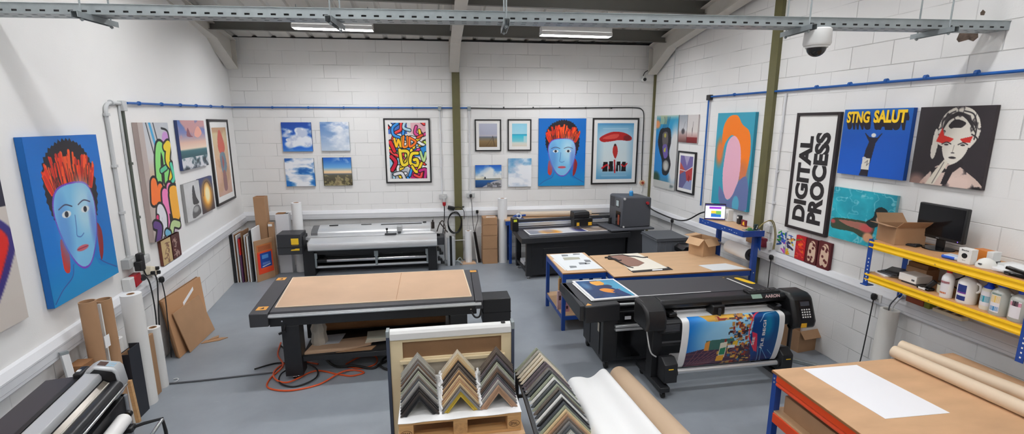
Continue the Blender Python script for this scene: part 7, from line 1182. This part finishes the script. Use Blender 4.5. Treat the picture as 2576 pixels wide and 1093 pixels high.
row1 = [('black', (DB, BK, BK)), ('black and cream', (BK, DB, CR)), ('dark brown', (BK, DB, DB)), ('grey', (GY, SL, PG)), ('silver', (SV, PG, GY)), ('charcoal', (SL, DB, GY)), ('taupe', (TP, TP, DB)), ('pale silver', (SV, SV, PG)), ('sage', (GN, PG, GY)), ('dark taupe', (DB, TP, TP)), ('silver edged black', (SV, BK, SV)), ('walnut', (WN, DB, TP)), ('mid grey', (GY, GY, SL)), ('taupe brown', (TP, WN, TP)), ('soft silver', (PG, SV, PG)), ('white silver', (SV, WT, SV)), ('pale grey', (PG, PG, SV))]
row2 = [('gold', (GY, GD, GD)), ('grey gold', (TP, GY, GD)), ('light oak', (LT, OK_, OK_)), ('oak', (OK_, LT, WN)), ('copper oak', (CP, OK_, DB)), ('pale oak', (LT, LT, OK_)), ('brown', (WN, OK_, DB)), ('oak brown', (OK_, WN, WN)), ('taupe', (TP, TP, DB)), ('dark taupe', (DB, TP, BK)), ('bronze', (TP, WN, DB)), ('black', (BK, DB, BK)), ('old gold', (OK_, GD, DB)), ('cream oak', (LT, CR, OK_)), ('light gold', (LT, GD, OK_)), ('cream', (CR, LT, CR)), ('pale cream', (CR, CR, LT))]
row3 = [('copper', (CP, CP, CP)), ('grey', (GY, PG, GY)), ('silver grey', (PG, GY, SV)), ('mauve', (MV, MV, SL)), ('slate', (SL, SL, BK)), ('dark mauve', (DB, MV, MV)), ('walnut', (WN, WN, DB)), ('grey taupe', (TP, GY, TP)), ('silver cream', (SV, CR, DB)), ('speckled grey', (GN, GY, PG)), ('black slate', (BK, SL, MV)), ('charcoal', (SL, BK, SL)), ('mauve grey', (MV, GY, MV)), ('dark taupe', (DB, TP, DB)), ('brown taupe', (TP, WN, TP)), ('taupe', (TP, TP, GY)), ('wide taupe', (TP, TP, WN))]
ORD = ['front', 'second from the front', 'third from the front', 'fourth from the front', 'fifth from the front', 'sixth from the front', 'seventh from the front', 'eighth from the front', 'ninth from the front', 'tenth from the front', 'eleventh from the front', 'twelfth from the front', 'thirteenth from the front', 'fourteenth from the front', 'fifteenth from the front', 'sixteenth from the front', 'rearmost']
for rw, xf, xb, nm in ((row1, -0.14, -0.165, 'row at the door-side end'), (row2, 0.15, 0.155, 'middle row'), (row3, 0.425, 0.475, 'row beside the black stand')):
    nm = {'row at the door-side end': 'pallet row nearest the conduits', 'middle row': 'middle pallet row', 'row beside the black stand': 'pallet row nearest the stand'}[nm]
    for i, (c, ms) in enumerate(rw):
        f = i / 16; y = 3.125 + 0.50 * f; corner(c + ' frame corner, ' + ORD[i] + ', ' + nm, 'frame corners on the pallet', xf + (xb - xf) * f, y, 0.566 + 0.055 * f, 0.137, 0.165, 0.036, 0.026, ms)
for k, x in enumerate((0.005, 0.295)):
    m = M(); r = random.Random(k)
    for i in range(14):
        y = 3.14 + 0.033 * i; xx = x + 0.01 * (i / 13) + r.uniform(-.004, .004); m.tube([(xx, y, 0.572 + 0.003 * i), (xx + r.uniform(-.012, .012), y, 0.585 + 0.003 * i), (xx + r.uniform(-.01, .01), y + 0.012, 0.60 + 0.003 * i)], 0.009, 5)
    solo('foam_strip', ('crumbled white foam strip between the first and middle rows of corner samples', 'crumbled white foam strip between the middle and third rows of corner samples')[k], 'packing foam', m, (PAPER, PAPER)[k], (x, 3.35, 0.566))
# sloping stand with the longer run of samples
t = Thing('sample_stand', 'sloping black stand carrying the long run of frame corner samples', 'display stand', (0.9, 3.3, 0)); m = None
for xa, xb in ((0.70, 0.655), (1.02, 0.98)):
    t.part('sloped_rail', M().bar((xa, 2.55, 0.29), (xb, 3.68, 0.535), 0.03, 0.025), BLACK, 0.003)
    for q in ((xa, 2.57, 0.28), (xb, 3.66, 0.52)): t.part('stand_leg', M().box(q[0] - 0.014, q[0] + 0.014, q[1] - 0.014, q[1] + 0.014, 0, q[2]), BLACK, 0.002)
t.part('stand_tie', M().bar((0.67, 3.66, 0.30), (0.965, 3.66, 0.30), 0.02, 0.03), BLACK, 0.002)
row4 = [('striped cream', (CR, TP, CR)), ('grey beige', (GY, CR, TP)), ('white and black', (WT, BK, GY)), ('silver cream', (SV, CR, GY)), ('blue grey', (SL, SL, GY)), ('pewter', (GY, SL, PG)), ('taupe', (TP, PG, TP)), ('copper cream', (CP, CR, DB)), ('light oak', (LT, CR, OK_)), ('sage grey', (GN, GY, GN)), ('dark grey', (SL, GY, SL)), ('black', (BK, BK, SL)), ('pure white', (WT, WT, WT)), ('charcoal', (SL, DB, SL)), ('brown grey', (TP, DB, TP)), ('pale sage', (GN, WT, GN)), ('slate', (SL, SL, GN)), ('bright silver', (WT, SV, WT)), ('sage silver', (GN, SV, SL)), ('dark slate', (SL, BK, SL)), ('gunmetal', (GY, SL, BK)), ('mauve', (MV, CR, MV)), ('mauve grey', (MV, GY, CR)), ('cream and slate', (CR, SL, CR)), ('warm cream', (CR, LT, CR)), ('pale beige', (CR, CR, LT)), ('light grey', (PG, SV, PG)), ('pale olive', (GN, CR, GN))]
ON = ['nearest', 'second', 'third', 'fourth', 'fifth', 'sixth', 'seventh', 'eighth', 'ninth', 'tenth', 'eleventh', 'twelfth', 'thirteenth', 'fourteenth', 'fifteenth', 'sixteenth', 'seventeenth', 'eighteenth', 'nineteenth', 'twentieth', 'twenty-first', 'twenty-second', 'twenty-third', 'twenty-fourth', 'twenty-fifth', 'twenty-sixth', 'twenty-seventh', 'last']
for i, (c, ms) in enumerate(row4):
    f = i / 27; y = 2.66 + 0.97 * f; corner('%s frame corner sample, %s from the low end of the black stand' % (c, ON[i]) if i < 27 else c + ' frame corner sample at the high far end of the black stand', 'frame corners on the black stand', 0.86 - 0.04 * f + 0.05 * math.sin(PI * f), y, 0.326 + (y - 2.66) * 0.2168 + 0.002, 0.195, 0.2, 0.044, 0.03, ms, 0.25, R2(-6))

# ------------------------------------------------------------------ white film and kraft tube leaning up towards the mezzanine
t = Thing('kraft_tube', 'thick pale kraft tube sloping up beside the white film', 'tube', (1.78, 4.2, 0)); a, b = Vector((1.79, 4.15, 0.105)), Vector((1.50, 2.15, 0.62)); t.part('tube_wall', M().pipe(a, b, 0.1, 0.088, 36), mat('tan_tube', (196, 170, 142), 0.6)); t.part('end_cap', M().cyl(a + (b - a).normalized() * 0.01, a + (b - a).normalized() * 0.012, 0.081, n=32), mat('tan_tube', (196, 170, 142), 0.6))
prof = smooth([(1.235, 0.02), (1.23, 0.10), (1.27, 0.165), (1.36, 0.17), (1.44, 0.15), (1.50, 0.17), (1.565, 0.225), (1.61, 0.23), (1.645, 0.19), (1.655, 0.12), (1.65, 0.06)], 6); m = M(); n = len(prof); D = Vector((-0.28, -2.0, 0.53)); vs = []
for s in (0, 1):
    for dz in (0, -0.004):
        vs += [(p[0] + D.x * s, 4.10 + D.y * s, p[1] + D.z * s + dz) for p in prof]
fs = []
for i in range(n - 1): fs += [(i, i + 1, 2 * n + i + 1, 2 * n + i), (n + i, 3 * n + i, 3 * n + i + 1, n + i + 1), (i, n + i, n + i + 1, i + 1), (2 * n + i, 2 * n + i + 1, 3 * n + i + 1, 3 * n + i)]
fs += [(0, 2 * n, 3 * n, n), (n - 1, 2 * n - 1, 4 * n - 1, 3 * n - 1)]; m.add(vs, fs); solo('white_film', 'wide curved sheet of thick white film sloping up beside the kraft tube', 'film sheet', m, mat('film_sheet', (244, 244, 243), 0.55), (1.45, 4.1, 0))

# ------------------------------------------------------------------ left: laminator, tubes, cardboard
O = (-2.16, 3.36, 0); A = R2(9)
t = Thing('laminator', 'long silver and black roll laminator at the near end of the conduit wall', 'laminator', O, A, None, True)
hd = [(-0.125, 0.80), (-0.125, 1.0), (-0.10, 1.035), (-0.06, 1.055), (0.045, 1.025), (0.062, 1.0), (0.075, 0.885), (0.03, 0.79)]
LSIL = mat('laminator_silver', (190, 193, 195), 0.38, 0.35)
h = t.part('end_housing', M().prism(hd, 'y', -0.11, 0.0), LSIL, 0.012); t.part('dark_face', M().prism([(-0.11, 0.80), (-0.11, 0.99), (-0.055, 1.035), (0.035, 1.005), (0.05, 0.985), (0.058, 0.885), (0.022, 0.80)], 'y', -0.114, -0.11), BLACKP, parent=h)
m = M(); m.add([(-0.05, -0.085, 1.0535), (-0.005, -0.085, 1.0405), (-0.005, -0.03, 1.0405), (-0.05, -0.03, 1.0535)], [(0, 1, 2, 3)]); t.part('control_display', m, mat('brown_display', (74, 52, 44), 0.2), parent=h); m = M()
for i in range(3):
    for j in range(2): x = 0.0 + 0.014 * i; zz = 1.0395 - 0.2857 * x; m.add([(x, -0.085 + 0.03 * j, zz), (x + 0.01, -0.085 + 0.03 * j, zz - 0.00286), (x + 0.01, -0.062 + 0.03 * j, zz - 0.00286), (x, -0.062 + 0.03 * j, zz)], [(0, 1, 2, 3)])
t.part('control_key', m, mat('key_blue', (150, 186, 206), 0.4), parent=h)
Ln = -2.3
t.part('top_cover', M().prism([(-0.12, 0.97), (-0.12, 1.005), (-0.10, 1.02), (-0.03, 1.005), (-0.02, 0.985), (-0.02, 0.955)], 'y', Ln, -0.114), LSIL, 0.004); t.part('cover_recess', M().box(-0.03, -0.012, Ln, -0.114, 0.90, 0.955), BLACKG)
t.part('pressure_plate', M().prism([(-0.012, 0.955), (0.012, 0.938), (0.012, 0.90), (-0.012, 0.90)], 'y', Ln, -0.12), mat('bronze_glass', (120, 112, 102), 0.2, 0.3)); t.part('warm_edge', M().box(0.012, 0.018, Ln, -0.12, 0.92, 0.936), mat('pale_trim', (206, 200, 190), 0.4))
t.part('pressure_roller', M().cyl((0.045, Ln, 0.90), (0.045, -0.115, 0.90), 0.042, n=28), mat('roller_black', (30, 31, 34), 0.3)); t.part('chrome_bar', M().cyl((0.095, Ln, 0.895), (0.095, -0.09, 0.895), 0.008, n=12), CHROME); t.part('lower_body', M().box(-0.12, 0.06, Ln, -0.03, 0.62, 0.80), BLACKP, 0.006)
t.part('end_leg', M().box(-0.10, 0.07, -0.07, -0.035, 0.0, 0.80), mat('leg_grey', (128, 132, 138), 0.45), 0.006); t.part('end_leg', M().box(-0.10, 0.07, Ln, Ln + 0.035, 0.0, 0.80), mat('leg_grey', (128, 132, 138), 0.45), 0.006)
t.part('rear_tray', M().prism([(-0.37, 0.945), (-0.37, 0.957), (-0.21, 0.957), (-0.21, 0.945)], 'y', Ln, 0.0), mat('tray_charcoal', (58, 55, 60), 0.5), 0.003); t.part('rear_panel', M().box(-0.21, -0.18, Ln, 0.0, 0.82, 0.957), BLACKP, 0.003); t.part('panel_hinge', M().box(-0.215, -0.165, -0.03, 0.09, 0.93, 0.985), BLACKP, 0.01); t.part('white_clip', M().box(-0.205, -0.185, 0.0, 0.025, 0.985, 0.99), WHITE)
t.part('supply_rod', M().cyl((0.11, Ln, 0.72), (0.11, -0.18, 0.72), 0.014, n=14), mat('brass_rod', (150, 130, 84), 0.35, 0.7)); t.part('rod_end', M().cyl((0.11, -0.19, 0.72), (0.11, -0.16, 0.72), 0.024, n=16), BLACKP)
t.part('front_tray', M().box(0.16, 0.19, Ln, -0.30, 0.60, 0.63), BLACKP, 0.004); t.part('tray_arm', M().tube([(0.09, -0.24, 0.67), (0.16, -0.26, 0.67), (0.22, -0.25, 0.68), (0.32, -0.245, 0.69), (0.33, -0.25, 0.60), (0.33, -0.25, 0.40)], 0.011, 8), BLACKP); t.part('arm_block', M().box(0.08, 0.17, -0.29, -0.23, 0.645, 0.685), BLACKP, 0.01); t.part('chrome_rail', M().cyl((0.32, -0.25, 0.685), (0.27, -1.2, 0.65), 0.011, n=14), CHROME); t.part('second_roll', M().cyl((0.21, Ln, 0.62), (0.21, -0.34, 0.62), 0.02, n=18), mat('rod_white', (210, 212, 216), 0.3))
t = Thing('laminate_roll', 'white film roll on the lower rod of the laminator', 'film roll', O, A, None, True); t.part('wound_film', M().pipe((0.11, Ln + 0.2, 0.72), (0.11, -0.24, 0.72), 0.045, 0.0145, 28), mat('bottle_white', (234, 232, 230), 0.35))
# tubes by the left wall
TB = KRAFT
tube_roll('kraft_tube', 'tall brown cardboard tube, the one nearer the laminator of the pair', (-2.72, 4.07, 0), 1.22, 0.055, 0.047, TB, cat='tube'); tube_roll('kraft_tube', 'tall brown cardboard tube beside the tall white roll, second of the pair', (-2.72, 4.25, 0), 1.17, 0.055, 0.047, TB, cat='tube')
solo('white_batten', 'thin white batten standing between the two brown cardboard tubes', 'batten', M().bar((-2.70, 4.162, 0.001), (-2.70, 4.162, 1.16), 0.012, 0.02, (1, 0, 0)), WHITE, (-2.7, 4.16, 0)); solo('paper_tag', 'white paper label stuck between the two brown cardboard tubes', 'label', M().box(-2.668, -2.664, 4.10, 4.16, 0.80, 0.90), PAPER, (-2.666, 4.13, 0.8))
tube_roll('paper_roll', 'tall fat white paper roll beside the black card box on the conduit wall', (-2.725, 4.61, 0), 1.085, 0.08, 0.03, mat('matte_white', (232, 231, 228), 0.8)); tube_roll('paper_roll', 'shorter white paper roll between the tall fat roll and the leaning cardboard', (-2.75, 4.90, 0), 0.635, 0.06, 0.033, mat('matte_white', (232, 231, 228), 0.8))
tube_roll('paper_roll', 'small white roll showing behind the black card box', (-2.80, 4.44, 0), 0.74, 0.05, 0.025, mat('matte_white', (232, 231, 228), 0.8)); solo('kraft_strip', 'narrow kraft board standing between the two white rolls', 'board', M().box(-2.725, -2.70, 4.72, 4.80, 0, 0.62), KRAFT, (-2.71, 4.76, 0), 0.002)
t = Thing('card_box', 'tall open black card box standing against the fat white roll', 'box', (-2.7, 4.42, 0)); a0, a1, b0, b1 = -2.745, -2.655, 4.34, 4.50; m = M().box(a0, a0 + .005, b0, b1, 0, .62).box(a1 - .005, a1, b0, b1, 0, .66).box(a0 + .005, a1 - .005, b0, b0 + .005, 0, .62).box(a0 + .005, a1 - .005, b1 - .005, b1, 0, .66); t.part('box_wall', m, mat('blue_black_card', (36, 38, 46), 0.5)); t.part('kraft_lining', M().box(a0 + .006, a0 + .009, b0 + .006, b1 - .006, .3, .615).box(a1 - .009, a1 - .006, b0 + .006, b1 - .006, .3, .655), KRAFT); t.part('box_base', M().box(a0 + .005, a1 - .005, b0 + .005, b1 - .005, 0, .01), KRAFT_D)
t = Thing('wood_batten', 'pale wood batten with a white face beside the black card box', 'batten', (-2.64, 4.2, 0)); t.part('wood', M().bar((-2.635, 4.29, 0.001), (-2.66, 4.30, 0.40), 0.03, 0.03, (0, 1, 0)), PINE, 0.002); t.part('white_face', M().bar((-2.657, 4.28, 0.001), (-2.682, 4.29, 0.40), 0.012, 0.034, (0, 1, 0)), WHITE)
carton('brown_box', 'brown carton against the wall behind the laminator', -2.81, -2.70, 3.87, 4.0, 0.0, 0.77, KRAFT_D, 0, False); t = Thing('white_post', 'white post leaning on the wall behind the laminator', 'post', (-2.78, 3.55, 0)); t.part('post', M().bar((-2.64, 3.74, 0.001), (-2.78, 3.84, 0.89), 0.045, 0.04), mat('card_white', (220, 220, 220), 0.6), 0.004); t.part('post_cap', M().bar((-2.78, 3.84, 0.89), (-2.782, 3.842, 0.91), 0.05, 0.045), GALV)
# cardboard sheets leaning on the wall
def leaning(label, y0, y1, y2, y3, xb, xt, zt, th, material, name='cardboard_sheet', base=0.002, strip=False):
    t = Thing(name, label, 'cardboard sheet', (xb, (y0 + y1) / 2, 0), 0, 'leaning cardboard sheets'); p = [(xb, y0, base), (xb, y1, base), (xt, y3, zt), (xt, y2, zt)]; q = [(x + th, y, z + 0.001) for x, y, z in p]
    t.part('sheet', M().add(p + q, [(0, 1, 2, 3), (7, 6, 5, 4), (0, 4, 5, 1), (1, 5, 6, 2), (2, 6, 7, 3), (3, 7, 4, 0)]), material, 0.001)
    if strip:
        f = lambda a, b: tuple(np.array(q[0]) * (1 - a) * (1 - b) + np.array(q[1]) * a * (1 - b) + np.array(q[2]) * a * b + np.array(q[3]) * (1 - a) * b + np.array((0.0012, 0, 0.0004))); t.part('white_label', M().add([f(.42, .72), f(.75, .86), f(.75, .92), f(.42, .78)], [(0, 1, 2, 3)]), PAPER)
    return t
leaning('rearmost leaning cardboard sheet, tight against the conduit wall', 5.55, 6.28, 5.60, 6.47, -2.93, -3.045, 0.66, 0.012, KRAFT_D); leaning('second leaning cardboard sheet counting from the wall', 5.53, 6.26, 5.585, 6.45, -2.905, -3.022, 0.66, 0.014, KRAFT); leaning('third leaning cardboard sheet, with a white label strip', 5.51, 6.27, 5.56, 6.44, -2.88, -2.997, 0.665, 0.014, mat('mid_kraft', (184, 138, 98), 0.8), strip=True); leaning('front smaller cardboard sheet leaning on the others', 5.64, 6.28, 5.62, 6.24, -2.825, -2.94, 0.49, 0.010, KRAFT)
# ------------------------------------------------------------------ camera + world
cam = bpy.data.cameras.new('camera'); co = bpy.data.objects.new('camera', cam); C.objects.link(co)
cam.sensor_fit = 'HORIZONTAL'; cam.sensor_width = 36; cam.lens = 36 * 1200 / 2576; cam.clip_start = 0.05
co.location = (0, 0, 2.6); co.rotation_euler = (PI / 2 - math.atan(236 / 1200), 0, -R2(9.5))
sc = bpy.context.scene; sc.camera = co
w = bpy.data.worlds.new('room_air'); sc.world = w; w.use_nodes = True
w.node_tree.nodes['Background'].inputs[0].default_value = (0.8, 0.86, 1, 1); w.node_tree.nodes['Background'].inputs[1].default_value = 0.05
sc.view_settings.view_transform = 'Standard'; sc.view_settings.look = 'None'; sc.view_settings.exposure = 0.30; sc.view_settings.gamma = 1.0
sc.view_settings.use_curve_mapping = False
